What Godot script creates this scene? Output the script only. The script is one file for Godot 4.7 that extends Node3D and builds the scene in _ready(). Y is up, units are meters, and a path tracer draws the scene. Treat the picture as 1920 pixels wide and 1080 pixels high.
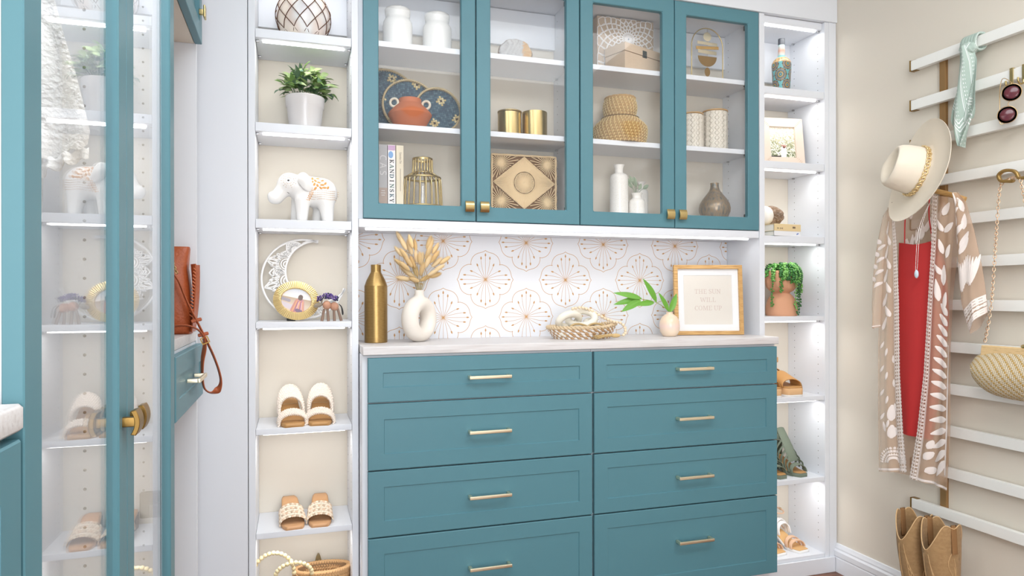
extends Node3D
# A walk-in closet: a teal and white wall unit, a glass wardrobe on the left, a rail wall on the right.
const ZT := -2.444       # front of the towers and of the upper doors
const ZB := -2.68        # back wall
const ZC := -2.327       # front of the drawers
const XW := 2.28         # right wall
const CEIL := 2.9
var M := {}
var taken := {}
var rng := RandomNumberGenerator.new()

class MB:
	var v := PackedVector3Array()
	var uv := PackedVector2Array()
	var col := PackedColorArray()
	var ix := PackedInt32Array()
	var weld := PackedInt32Array()
	var c := Color.WHITE
	var tinted := false
	func tint(k: Color) -> MB:
		c = k.srgb_to_linear()
		tinted = true
		return self
	func p(a: Vector3, t := Vector2.ZERO) -> int:
		v.append(a)
		uv.append(t)
		col.append(c)
		return v.size() - 1
	func tri(a: int, b: int, d: int) -> void:
		ix.append(a)
		ix.append(d)
		ix.append(b)
	func quad(a: int, b: int, d: int, e: int) -> void:
		tri(a, b, d)
		tri(a, d, e)
	func q4(a: Vector3, b: Vector3, d: Vector3, e: Vector3) -> void:
		quad(p(a, Vector2(0, 0)), p(b, Vector2(1, 0)), p(d, Vector2(1, 1)), p(e, Vector2(0, 1)))
	func orient(i0: int, v0: int) -> void:
		var o := Vector3.ZERO
		for i in range(v0, v.size()):
			o += v[i]
		o /= maxf(1, v.size() - v0)
		var s := 0.0
		for i in range(i0, ix.size(), 3):
			s += (v[ix[i]] - o).dot((v[ix[i + 2]] - o).cross(v[ix[i + 1]] - o))
		if s < 0:
			for i in range(i0, ix.size(), 3):
				var k := ix[i + 1]
				ix[i + 1] = ix[i + 2]
				ix[i + 2] = k
	func box(ctr: Vector3, size: Vector3, bev := 0.0012, b := Basis.IDENTITY) -> MB:
		var h := size / 2
		bev = minf(bev, 0.45 * minf(h.x, minf(h.y, h.z)))
		var i0 := ix.size()
		var id := {}
		for sx in [-1, 1]:
			for sy in [-1, 1]:
				for sz in [-1, 1]:
					var s := Vector3(sx, sy, sz)
					for ax in 3:
						var q := (h - Vector3.ONE * bev) * s
						q[ax] = h[ax] * s[ax]
						var t := Vector2(q.x, q.y) if ax == 2 else (Vector2(q.z, q.y) if ax == 0 else Vector2(q.x, q.z))
						id[[sx, sy, sz, ax]] = p(ctr + b * q, t)
		for ax in 3:
			var a1 := (ax + 1) % 3
			var a2 := (ax + 2) % 3
			for s in [-1, 1]:
				var r := []
				for k in [[-1, -1], [1, -1], [1, 1], [-1, 1]]:
					var key := [0, 0, 0, ax]
					key[ax] = s
					key[a1] = k[0]
					key[a2] = k[1]
					r.append(id[key])
				if s > 0:
					quad(r[0], r[1], r[2], r[3])
				else:
					quad(r[3], r[2], r[1], r[0])
		for ax in 3:            # edges along ax
			var a1 := (ax + 1) % 3
			var a2 := (ax + 2) % 3
			for s1 in [-1, 1]:
				for s2 in [-1, 1]:
					var k := []
					for e in [[-1, a1], [1, a1], [1, a2], [-1, a2]]:
						var key := [0, 0, 0, e[1]]
						key[ax] = e[0]
						key[a1] = s1
						key[a2] = s2
						k.append(id[key])
					quad(k[0], k[1], k[2], k[3])
		for sx in [-1, 1]:
			for sy in [-1, 1]:
				for sz in [-1, 1]:
					tri(id[[sx, sy, sz, 0]], id[[sx, sy, sz, 1]], id[[sx, sy, sz, 2]])
		convex(i0, ctr)
		return self
	func convex(i0: int, ctr: Vector3) -> void:   # turns every triangle away from the middle
		for i in range(i0, ix.size(), 3):
			var a := v[ix[i]]
			if (v[ix[i + 2]] - a).cross(v[ix[i + 1]] - a).dot(a - ctr) < 0:
				var k := ix[i + 1]
				ix[i + 1] = ix[i + 2]
				ix[i + 2] = k
	func span(a: Vector3, d: Vector3, bev := 0.0012) -> MB:
		return box((a + d) / 2, (d - a).abs(), bev)
	func rings(loops: Array, closed_loop := true, cap0 := true, cap1 := true) -> MB:   # skins equal rings of points
		var i0 := ix.size()
		var v0 := v.size()
		var n: int = loops[0].size()
		var m := n + 1 if closed_loop else n
		var st := []
		for j in loops.size():
			st.append(v.size())
			for i in m:
				p(loops[j][i % n], Vector2(float(i) / n, float(j) / maxf(1, loops.size() - 1)))
			if closed_loop:
				weld.append(v.size() - m)
				weld.append(v.size() - 1)
		for j in loops.size() - 1:
			for i in m - 1:
				quad(st[j] + i, st[j] + i + 1, st[j + 1] + i + 1, st[j + 1] + i)
		for e in [[0, cap0], [loops.size() - 1, cap1]]:
			if e[1] and closed_loop:
				var o := Vector3.ZERO
				for q in loops[e[0]]:
					o += q
				var k := p(o / n)
				var f := v.size()
				for i in n:
					p(loops[e[0]][i])
				for i in n:
					if e[0] == 0:
						tri(k, f + (i + 1) % n, f + i)
					else:
						tri(k, f + i, f + (i + 1) % n)
		if closed_loop and cap0 and cap1:
			orient(i0, v0)
		return self
	func lathe(prof: Array, seg := 32, xf := Transform3D.IDENTITY, sq := Vector2.ONE) -> MB:   # profile of (radius, height); a repeated point makes a crease
		var i0 := ix.size()
		var v0 := v.size()
		var st := []
		var len := 0.0
		for j in prof.size():
			if j:
				len += prof[j].distance_to(prof[j - 1])
			st.append(v.size())
			for i in seg + 1:
				var a := TAU * i / seg
				p(xf * Vector3(prof[j].x * cos(a) * sq.x, prof[j].y, -prof[j].x * sin(a) * sq.y), Vector2(float(i) / seg, len))
			weld.append(v.size() - seg - 1)
			weld.append(v.size() - 1)
		for j in prof.size() - 1:
			if prof[j].is_equal_approx(prof[j + 1]):
				continue
			for i in seg:
				if prof[j].x > 1e-6:
					tri(st[j] + i, st[j] + i + 1, st[j + 1] + i)
				if prof[j + 1].x > 1e-6:
					tri(st[j] + i + 1, st[j + 1] + i + 1, st[j + 1] + i)
		orient(i0, v0)
		return self
	func tube(pts: Array, rad: Variant, seg := 8, closed := false, flat := 1.0, up := Vector3.ZERO) -> MB:
		var n := pts.size()
		var loops := []
		var nn := Vector3.ZERO
		for i in n:
			var a: Vector3 = pts[(i - 1 + n) % n] if closed or i > 0 else pts[0]
			var b: Vector3 = pts[(i + 1) % n] if closed or i < n - 1 else pts[n - 1]
			var t := (b - a).normalized()
			if up != Vector3.ZERO:
				nn = up
			elif nn == Vector3.ZERO:
				nn = Vector3.UP if absf(t.y) < 0.9 else Vector3.RIGHT
			nn = (nn - t * nn.dot(t)).normalized()
			var bb := t.cross(nn)
			var r: float = rad[i] if rad is Array else rad
			var ring := []
			for k in seg:
				var g := TAU * k / seg
				var ca := cos(g)
				var sa := sin(g)
				if flat != 1.0 and seg >= 8:      # a strap: flattened with rounded edges
					ca = signf(ca) * pow(absf(ca), 0.6)
					sa = signf(sa) * pow(absf(sa), 0.6)
				ring.append(pts[i] + nn * ca * r * flat + bb * sa * r)
			loops.append(ring)
		if closed:
			loops.append(loops[0])
			var i0 := ix.size()
			var v0 := v.size()
			rings(loops, true, false, false)
			orient(i0, v0)
			return self
		return rings(loops)
	func ell(o: Vector3, r: Vector3, b := Basis.IDENTITY, seg := 14, rows := 8, f: Variant = null) -> MB:
		var i0 := ix.size()
		var v0 := v.size()
		var st := []
		for j in rows + 1:
			var th := PI * j / rows
			st.append(v.size())
			for i in seg + 1:
				var a := TAU * (i % seg) / seg
				var d := Vector3(sin(th) * cos(a), cos(th), sin(th) * sin(a))
				var k: float = f.call(d) if f != null else 1.0
				p(o + b * (d * r * k), Vector2(float(i) / seg, float(j) / rows))
			weld.append(v.size() - seg - 1)
			weld.append(v.size() - 1)
		for j in rows:
			for i in seg:
				if j > 0:
					tri(st[j] + i, st[j] + i + 1, st[j + 1] + i)
				if j < rows - 1:
					tri(st[j] + i + 1, st[j + 1] + i + 1, st[j + 1] + i)
		orient(i0, v0)
		return self
	func sheet(nu: int, nv: int, f: Callable, flip := false) -> MB:
		var s := v.size()
		for j in nv + 1:
			for i in nu + 1:
				p(f.call(float(i) / nu, float(j) / nv), Vector2(float(i) / nu, 1.0 - float(j) / nv))
		for j in nv:
			for i in nu:
				var a := s + j * (nu + 1) + i
				if flip:
					quad(a, a + nu + 1, a + nu + 2, a + 1)
				else:
					quad(a, a + 1, a + nu + 2, a + nu + 1)
		return self
	func slab(nu: int, nv: int, f: Callable, thick: float, dir := Vector3.ZERO) -> MB:   # a sheet with thickness
		var i0 := ix.size()
		var v0 := v.size()
		var a := []
		var e := 0.001
		for j in nv + 1:
			for i in nu + 1:
				var x := float(i) / nu
				var y := float(j) / nv
				var q: Vector3 = f.call(x, y)
				var n := dir
				if dir == Vector3.ZERO:
					var x1 := minf(x + e, 1)
					var y1 := minf(y + e, 1)
					n = (f.call(x1, y) - f.call(x1 - e, y)).cross(f.call(x, y1) - f.call(x, y1 - e)).normalized()
				a.append([q + n * thick / 2, q - n * thick / 2])
		for side in 2:
			for j in nv + 1:
				for i in nu + 1:
					p(a[j * (nu + 1) + i][side], Vector2(float(i) / nu, float(j) / nv))
		var m := (nu + 1) * (nv + 1)
		for j in nv:
			for i in nu:
				var k := v0 + j * (nu + 1) + i
				quad(k, k + 1, k + nu + 2, k + nu + 1)
				quad(k + m, k + m + nu + 1, k + m + nu + 2, k + m + 1)
		var rim := []
		for i in nu:
			rim.append(i)
		for j in nv:
			rim.append(j * (nu + 1) + nu)
		for i in nu:
			rim.append(nv * (nu + 1) + nu - i)
		for j in nv:
			rim.append((nv - j) * (nu + 1))
		for k in rim.size():
			var q: int = v0 + rim[k]
			var w: int = v0 + rim[(k + 1) % rim.size()]
			quad(w, q, q + m, w + m)
		orient(i0, v0)
		return self
	func prism(poly: Array, depth: float, xf := Transform3D.IDENTITY, bev := 0.0) -> MB:   # outline in xy, from z=0 to depth
		var i0 := ix.size()
		var v0 := v.size()
		var pk := PackedVector2Array(poly)
		if Geometry2D.is_polygon_clockwise(pk):
			pk.reverse()
		var n := pk.size()
		var inn := pk
		if bev > 0:
			inn = PackedVector2Array()
			for i in n:
				var d1 := (pk[i] - pk[(i - 1 + n) % n]).normalized()
				var d2 := (pk[(i + 1) % n] - pk[i]).normalized()
				var nr := Vector2(-d1.y - d2.y, d1.x + d2.x).normalized()
				inn.append(pk[i] + nr * bev / maxf(0.4, nr.dot(Vector2(-d1.y, d1.x))))
		var t := Geometry2D.triangulate_polygon(inn)
		for side in 2:
			var z := depth if side else 0.0
			var s := v.size()
			for q in inn:
				p(xf * Vector3(q.x, q.y, z), q)
			for k in range(0, t.size(), 3):
				var a := Vector2(inn[t[k + 1]] - inn[t[k]]).cross(inn[t[k + 2]] - inn[t[k]])
				if (a > 0) == (side == 1):
					tri(s + t[k], s + t[k + 1], s + t[k + 2])
				else:
					tri(s + t[k], s + t[k + 2], s + t[k + 1])
		var lay := [[inn, 0.0], [pk, bev], [pk, depth - bev], [inn, depth]] if bev > 0 else [[pk, 0.0], [pk, depth]]
		for l in lay.size() - 1:
			for i in n:
				var k := (i + 1) % n
				var a: Vector2 = lay[l][0][i]
				var b: Vector2 = lay[l][0][k]
				var d: Vector2 = lay[l + 1][0][k]
				var e: Vector2 = lay[l + 1][0][i]
				q4(xf * Vector3(a.x, a.y, lay[l][1]), xf * Vector3(b.x, b.y, lay[l][1]), xf * Vector3(d.x, d.y, lay[l + 1][1]), xf * Vector3(e.x, e.y, lay[l + 1][1]))
		orient(i0, v0)
		return self
	func frame(w: float, h: float, prof: Array, xf := Transform3D.IDENTITY, fill := false) -> MB:   # a mitred frame in xy; profile of (inset, z) from the outer back round to the inner back
		var sg := [Vector2(-1, -1), Vector2(1, -1), Vector2(1, 1), Vector2(-1, 1)]
		for k in prof.size() - (1 if fill else 0):
			var a: Vector2 = prof[k]
			var b: Vector2 = prof[(k + 1) % prof.size()]
			for i in 4:
				var s: Vector2 = sg[i]
				var t: Vector2 = sg[(i + 1) % 4]
				q4(xf * Vector3(s.x * (w / 2 - a.x), s.y * (h / 2 - a.x), a.y), xf * Vector3(t.x * (w / 2 - a.x), t.y * (h / 2 - a.x), a.y), xf * Vector3(t.x * (w / 2 - b.x), t.y * (h / 2 - b.x), b.y), xf * Vector3(s.x * (w / 2 - b.x), s.y * (h / 2 - b.x), b.y))
		if fill:
			for e in [[prof[-1], 1], [prof[0], -1]]:
				var a: Vector2 = e[0]
				var x := w / 2 - a.x
				var y := h / 2 - a.x
				if e[1] > 0:
					q4(xf * Vector3(-x, -y, a.y), xf * Vector3(x, -y, a.y), xf * Vector3(x, y, a.y), xf * Vector3(-x, y, a.y))
				else:
					q4(xf * Vector3(-x, y, a.y), xf * Vector3(x, y, a.y), xf * Vector3(x, -y, a.y), xf * Vector3(-x, -y, a.y))
		return self
	func blob(bones: Array, k: float, cell: float) -> MB:   # tapered capsules [a, b, ra, rb] melted together, as surface nets
		var lo := Vector3.ONE * 1e9
		var hi := -lo
		for b in bones:
			var r := maxf(b[2], b[3]) + 2 * cell + 2 * k
			lo = lo.min(b[0] - Vector3.ONE * r).min(b[1] - Vector3.ONE * r)
			hi = hi.max(b[0] + Vector3.ONE * r).max(b[1] + Vector3.ONE * r)
		var n := Vector3i(((hi - lo) / cell).ceil()) + Vector3i.ONE
		var g := PackedFloat32Array()
		g.resize(n.x * n.y * n.z)
		for b in bones:
			var a: Vector3 = b[0]
			var d: Vector3 = b[1] - a
			var l2 := maxf(d.length_squared(), 1e-12)
			var ra: float = b[2]
			var rb: float = b[3]
			var m := maxf(ra, rb) + 6 * k
			var i0 := Vector3i(((a.min(b[1]) - Vector3.ONE * m - lo) / cell).floor()).clamp(Vector3i.ZERO, n - Vector3i.ONE)
			var i1 := Vector3i(((a.max(b[1]) + Vector3.ONE * m - lo) / cell).ceil()).clamp(Vector3i.ZERO, n - Vector3i.ONE)
			for z in range(i0.z, i1.z + 1):
				for y in range(i0.y, i1.y + 1):
					for x in range(i0.x, i1.x + 1):
						var q := lo + Vector3(x, y, z) * cell - a
						var t := clampf(q.dot(d) / l2, 0, 1)
						var e := (q - d * t).length() - lerpf(ra, rb, t)
						if e < 6 * k:
							g[x + n.x * (y + n.y * z)] += exp(-e / k)
		var at := {}
		for z in n.z - 1:
			for y in n.y - 1:
				for x in n.x - 1:
					var s := 0
					var base := x + n.x * (y + n.y * z)
					for c8 in 8:
						if g[base + (c8 & 1) + n.x * (((c8 >> 1) & 1) + n.y * (c8 >> 2))] > 1.0:
							s += 1
					if s == 0 or s == 8:
						continue
					var sum := Vector3.ZERO
					var cnt := 0
					for e in 12:
						var ax := e >> 2
						var o := e & 3
						var c0 := Vector3i.ZERO
						c0[(ax + 1) % 3] = o & 1
						c0[(ax + 2) % 3] = o >> 1
						var c1 := c0
						c1[ax] = 1
						var f0 := -k * log(maxf(g[base + c0.x + n.x * (c0.y + n.y * c0.z)], 1e-4))
						var f1 := -k * log(maxf(g[base + c1.x + n.x * (c1.y + n.y * c1.z)], 1e-4))
						if (f0 < 0) != (f1 < 0):
							sum += Vector3(c0).lerp(Vector3(c1), f0 / (f0 - f1))
							cnt += 1
					at[base] = p(lo + (Vector3(x, y, z) + sum / cnt) * cell)
		for key in at:
			var x: int = key % n.x
			var y: int = (key / n.x) % n.y
			var z: int = key / (n.x * n.y)
			var st := [1, n.x, n.x * n.y]
			var pos := [x, y, z]
			for ax in 3:
				var a1 := (ax + 1) % 3
				var a2 := (ax + 2) % 3
				if pos[a1] == 0 or pos[a2] == 0:
					continue
				var in0: bool = g[key] > 1.0
				var in1: bool = g[key + st[ax]] > 1.0
				if in0 == in1:
					continue
				var k1: int = key - st[a1]
				var k2: int = key - st[a2]
				var k3: int = k1 - st[a2]
				if at.has(k1) and at.has(k2) and at.has(k3):
					if in0:
						quad(at[k3], at[k2], at[key], at[k1])
					else:
						quad(at[k3], at[k1], at[key], at[k2])
		return self
	func paint(f: Callable) -> MB:
		tinted = true
		for i in v.size():
			col[i] = f.call(v[i]).srgb_to_linear()
		return self
	func mesh() -> ArrayMesh:
		var nr := PackedVector3Array()
		nr.resize(v.size())
		for i in range(0, ix.size(), 3):
			var f := (v[ix[i + 2]] - v[ix[i]]).cross(v[ix[i + 1]] - v[ix[i]])
			nr[ix[i]] += f
			nr[ix[i + 1]] += f
			nr[ix[i + 2]] += f
		for i in range(0, weld.size(), 2):
			var f := nr[weld[i]] + nr[weld[i + 1]]
			nr[weld[i]] = f
			nr[weld[i + 1]] = f
		for i in nr.size():
			nr[i] = nr[i].normalized() if nr[i].length_squared() > 1e-24 else Vector3.UP
		var a := []
		a.resize(Mesh.ARRAY_MAX)
		a[Mesh.ARRAY_VERTEX] = v
		a[Mesh.ARRAY_NORMAL] = nr
		a[Mesh.ARRAY_TEX_UV] = uv
		if tinted:
			a[Mesh.ARRAY_COLOR] = col
		a[Mesh.ARRAY_INDEX] = ix
		var me := ArrayMesh.new()
		me.add_surface_from_arrays(Mesh.PRIMITIVE_TRIANGLES, a)
		return me

static func rgb(r: int, g: int, b: int) -> Color:
	return Color(r / 255.0, g / 255.0, b / 255.0)

func mat(key: String, c := Color.WHITE, rough := 0.5, metal := 0.0) -> StandardMaterial3D:
	if not M.has(key):
		var m := StandardMaterial3D.new()
		m.resource_name = key
		m.albedo_color = c
		m.roughness = rough
		m.metallic = metal
		m.vertex_color_use_as_albedo = true
		M[key] = m
	return M[key]

func noise_tex(seed_: int, freq: float, ramp: Array, size := 256, oct := 4, kind := FastNoiseLite.TYPE_SIMPLEX_SMOOTH) -> NoiseTexture2D:
	var n := FastNoiseLite.new()
	n.seed = seed_
	n.frequency = freq
	n.fractal_octaves = oct
	n.noise_type = kind
	var t := NoiseTexture2D.new()
	t.width = size
	t.height = size
	t.seamless = true
	t.noise = n
	if ramp.size():
		var g := Gradient.new()
		var of := PackedFloat32Array()
		var cs := PackedColorArray()
		for i in ramp.size():
			of.append(float(i) / maxi(1, ramp.size() - 1))
			cs.append(ramp[i])
		g.offsets = of
		g.colors = cs
		t.color_ramp = g
	return t

func grain(m: StandardMaterial3D, seed_: int, ramp: Array, scale: Vector3, freq := 0.02, world := false) -> StandardMaterial3D:   # colour noise on all three planes
	m.albedo_texture = noise_tex(seed_, freq, ramp)
	m.uv1_triplanar = true
	m.uv1_world_triplanar = world
	m.uv1_scale = scale
	return m

func relief(m: StandardMaterial3D, seed_: int, scale: Vector3, cm: float, freq := 0.03, kind := FastNoiseLite.TYPE_SIMPLEX_SMOOTH) -> StandardMaterial3D:
	m.heightmap_enabled = true
	m.heightmap_texture = noise_tex(seed_, freq, [], 256, 4, kind)
	m.heightmap_scale = cm
	m.uv1_triplanar = true
	m.uv1_scale = scale
	return m

func numbered(n: String) -> String:
	taken[n] = taken.get(n, -1) + 1
	return n if taken[n] == 0 else "%s_%03d" % [n, taken[n]]

func thing(called: String, label: String, category: String, at := Vector3.ZERO, turn := 0.0, group := "") -> Node3D:
	var o := Node3D.new()
	o.name = numbered(called)
	add_child(o)
	o.position = at
	o.rotation.y = turn
	o.set_meta("label", label)
	o.set_meta("category", category)
	if group:
		o.set_meta("group", group)
	return o

func part(called: String, b: MB, m: Material, parent: Node = self, label := "") -> MeshInstance3D:
	return piece(called, b.mesh(), m, parent, label)

func piece(called: String, me: Mesh, m: Material, parent: Node = self, label := "", at := Transform3D.IDENTITY) -> MeshInstance3D:
	var o := MeshInstance3D.new()
	o.name = numbered(called) if parent == self else called
	o.mesh = me
	o.material_override = m
	o.transform = at
	parent.add_child(o, true)
	if label:
		o.set_meta("label", label)
	return o

func tag(o: Node, label: String, category: String, group := "") -> Node:
	o.set_meta("label", label)
	o.set_meta("category", category)
	if group:
		o.set_meta("group", group)
	return o

func struct(called: String, b: MB, m: Material, parent: Node = self) -> MeshInstance3D:
	var o := part(called, b, m, parent)
	if parent == self:
		o.set_meta("kind", "structure")
	return o

func copy(o: Node3D, at: Vector3, label: String) -> Node3D:
	var r: Node3D = o.duplicate()
	var n := str(o.name)
	r.name = numbered(n.left(-4) if n.length() > 4 and n[-4] == "_" and n.right(3).is_valid_int() else n)
	add_child(r)
	r.position = at
	r.set_meta("label", label)
	return r

func wpart(called: String, b: MB, m: Material, parent: Node3D, label := "") -> MeshInstance3D:   # a part modelled in room coordinates
	var o: Node = parent
	while o.get_parent() != self:
		o = o.get_parent()
	var at: Vector3 = o.position
	for i in b.v.size():
		b.v[i] -= at
	return part(called, b, m, parent, label)

func area(size: Vector2, at: Vector3, look: Vector3, energy: float, c := Color.WHITE, parent: Node = self, called := "light") -> void:
	var l := AreaLight3D.new()
	l.name = called
	l.area_size = size
	l.area_normalize_energy = true
	l.light_energy = energy
	l.light_color = c
	l.shadow_enabled = true
	l.area_range = 8.0
	l.area_attenuation = 2.0
	parent.add_child(l, true)
	var up := Vector3.UP if absf(look.normalized().y) < 0.9 else Vector3.FORWARD
	l.transform = Transform3D(Basis.looking_at(look, up), at)

func curve(pts: Array, per := 6, closed := false) -> Array:   # Catmull-Rom through the points
	var out := []
	var n := pts.size()
	for i in (n if closed else n - 1):
		var a: Vector3 = pts[(i - 1 + n) % n] if closed or i > 0 else pts[0]
		var b: Vector3 = pts[i]
		var c: Vector3 = pts[(i + 1) % n]
		var d: Vector3 = pts[(i + 2) % n] if closed or i < n - 2 else pts[n - 1]
		for k in per:
			out.append(b.cubic_interpolate(c, a, d, float(k) / per))
	if not closed:
		out.append(pts[n - 1])
	return out

func arc(o: Vector3, r: float, a0: float, a1: float, n: int, u := Vector3.RIGHT, w := Vector3.UP) -> Array:
	var out := []
	for i in n + 1:
		var a := lerpf(a0, a1, float(i) / n)
		out.append(o + u * cos(a) * r + w * sin(a) * r)
	return out

static func face(x: Vector3, y: Vector3, o := Vector3.ZERO) -> Transform3D:
	return Transform3D(Basis(x, y, x.cross(y)), o)

func letters(parent: Node, s: String, h: float, at: Transform3D, m: Material, font := "Droid Serif", depth := 0.0004, bold := false) -> void:
	var t := TextMesh.new()
	var f := SystemFont.new()
	f.font_names = PackedStringArray([font])
	f.font_weight = 700 if bold else 400
	t.font = f
	t.text = s
	t.font_size = 64
	t.pixel_size = h / 47.0
	t.depth = depth
	t.curve_step = 2.0
	piece("lettering", t, m, parent, "", at)

# flat print: strokes stamped on an image
func stroke(im: Image, pts: Array, w: float, c: Color, wrap := true) -> void:
	var n := im.get_size()
	for i in pts.size() - 1:
		var a: Vector2 = pts[i]
		var d: Vector2 = pts[i + 1] - a
		var l2 := maxf(d.length_squared(), 1e-9)
		var r := w / 2 + 1
		for y in range(int(floor(minf(a.y, a.y + d.y) - r)), int(ceil(maxf(a.y, a.y + d.y) + r)) + 1):
			for x in range(int(floor(minf(a.x, a.x + d.x) - r)), int(ceil(maxf(a.x, a.x + d.x) + r)) + 1):
				if not wrap and (x < 0 or y < 0 or x >= n.x or y >= n.y):
					continue
				var q := Vector2(x + 0.5, y + 0.5) - a
				var k := clampf(w / 2 + 0.5 - (q - d * clampf(q.dot(d) / l2, 0, 1)).length(), 0, 1)
				if k > 0:
					var X := posmod(x, n.x)
					var Y := posmod(y, n.y)
					im.set_pixel(X, Y, im.get_pixel(X, Y).lerp(c, k * c.a))

func _ready() -> void:
	rng.seed = 7
	# camera, sky, lights, exposure
	var cam := Camera3D.new()
	cam.name = "camera"
	add_child(cam)
	var yaw := 0.3077
	var fw := Vector3(sin(yaw), 0, -cos(yaw))
	var rt := Vector3(cos(yaw), 0, sin(yaw))
	var up := Vector3.UP
	var roll := -0.0016
	var r2 := rt * cos(roll) + up * sin(roll)
	var u2 := up * cos(roll) - rt * sin(roll)
	cam.transform = Transform3D(Basis(r2, u2, -fw), Vector3(0, 1.22, 0))
	cam.set_frustum(2 * 0.05 * 540.0 / 1283.0, Vector2(0, 0.05 * 12.0 / 1283.0), 0.05, 30.0)
	cam.current = true
	var we := WorldEnvironment.new()
	we.name = "environment"
	var env := Environment.new()
	env.background_mode = Environment.BG_COLOR
	env.background_color = Color(0.55, 0.6, 0.65)
	env.tonemap_mode = Environment.TONE_MAPPER_LINEAR
	env.tonemap_exposure = 1.13
	env.sdfgi_enabled = true
	env.ssao_enabled = true
	env.ssil_enabled = true
	we.environment = env
	add_child(we)
	materials()
	unseen_lights()
	room()
	towers()
	uppers()
	chests()
	left_side()
	rail_wall()
	things()

const KEY := 3.7       # unseen ceiling panel that lights the room
const FRONT_LIGHT := 4.6  # frontal light of the unseen window behind the camera
const LED := 0.03
func unseen_lights() -> void:
	var cool := Color(0.965, 0.985, 1.0)
	var sz := Vector2(2.3, 1.1)
	var t := thing("unseen_ceiling_light", "large unseen ceiling light panel, out of view, placed to light the wall unit", "ceiling light", Vector3(1.0, CEIL, -0.4))  # out of view overhead, placed to light the room softly
	part("frame", MB.new().frame(sz.x + 0.06, sz.y + 0.06, [Vector2(0, 0), Vector2(0, 0.03), Vector2(0.03, 0.03), Vector2(0.03, 0)], face(Vector3.RIGHT, Vector3.BACK)), mat("white"), t)
	var g := mat("unseen_lamp_glow", Color(0.9, 0.9, 0.9), 0.6)
	g.emission_enabled = true
	g.emission = cool
	g.emission_energy_multiplier = 0.6
	part("diffuser", MB.new().box(Vector3(0, -0.014, 0), Vector3(sz.x, 0.012, sz.y)), g, t)
	area(sz * 0.98, Vector3(0, -0.024, 0), Vector3.DOWN, KEY, cool, t)
	# unseen frosted window behind the camera, placed to light the shelves from the front
	var ws := Vector2(1.25, 2.0)
	var win := struct("unseen_window_1", MB.new().frame(ws.x + 0.12, ws.y + 0.12, [Vector2(0, 0), Vector2(0, 0.03), Vector2(0.06, 0.03), Vector2(0.06, 0)], Transform3D(Basis(Vector3.LEFT, Vector3.UP, Vector3.FORWARD), Vector3(WIN.x, WIN.y, 1.6))), mat("white"))
	var d := mat("unseen_window_glow", Color(0.9, 0.92, 0.95), 0.5)
	d.emission_enabled = true
	d.emission = Color(0.95, 0.975, 1.0)
	d.emission_energy_multiplier = 0.8
	part("unseen_frosted_pane", MB.new().box(Vector3(WIN.x, WIN.y, 1.592), Vector3(ws.x, ws.y, 0.01)), d, win)
	area(ws * 0.98, Vector3(WIN.x, WIN.y, 1.58), Vector3.FORWARD, FRONT_LIGHT, Color(0.965, 0.982, 1.0))

const WIN := Vector2(0.05, 1.4)
func materials() -> void:
	mat("white", rgb(230, 233, 239), 0.42)
	mat("wall_paint", rgb(224, 216, 203), 0.85)
	mat("ceiling_paint", rgb(240, 240, 240), 0.9)
	mat("teal", rgb(87, 135, 147), 0.42)
	mat("brass", rgb(200, 178, 126), 0.3, 1.0)
	mat("pull", rgb(246, 234, 206), 0.4, 1.0)
	mat("dark_brass", rgb(150, 118, 66), 0.38, 1.0)
	mat("bronze_paint", rgb(165, 128, 84), 0.4, 0.55)
	mat("black", rgb(34, 34, 36), 0.5)
	mat("hole", rgb(96, 92, 88), 0.8)
	mat("steel", rgb(190, 190, 192), 0.3, 1.0)
	var g := mat("pane", Color(1, 1, 1, 0.02), 0.0)
	g.transparency = BaseMaterial3D.TRANSPARENCY_ALPHA
	g.metallic_specular = 0.3
	g = mat("wardrobe_pane", Color(1, 1, 1, 0.02), 0.0)
	g.transparency = BaseMaterial3D.TRANSPARENCY_ALPHA
	g = mat("led", Color.WHITE, 0.5)
	g.emission_enabled = true
	g.emission = Color(1.0, 1.0, 1.0)
	g.emission_energy_multiplier = 4.0
	g = mat("counter", Color.WHITE, 0.45)
	grain(g, 3, [rgb(192, 186, 184), rgb(216, 211, 210), rgb(224, 221, 221), rgb(206, 200, 199)], Vector3(0.7, 14, 14), 0.02, true)
	relief(g, 5, Vector3(0.7, 14, 14), 0.03, 0.03)
	g = mat("floor", Color.WHITE, 0.35)
	grain(g, 11, [rgb(70, 40, 26), rgb(120, 74, 48), rgb(146, 96, 66)], Vector3(0.8, 9, 9), 0.02, true)
	g = mat("oak", Color.WHITE, 0.5)
	grain(g, 12, [rgb(168, 124, 70), rgb(206, 163, 103), rgb(218, 178, 120)], Vector3(2, 30, 2), 0.02)

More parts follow.
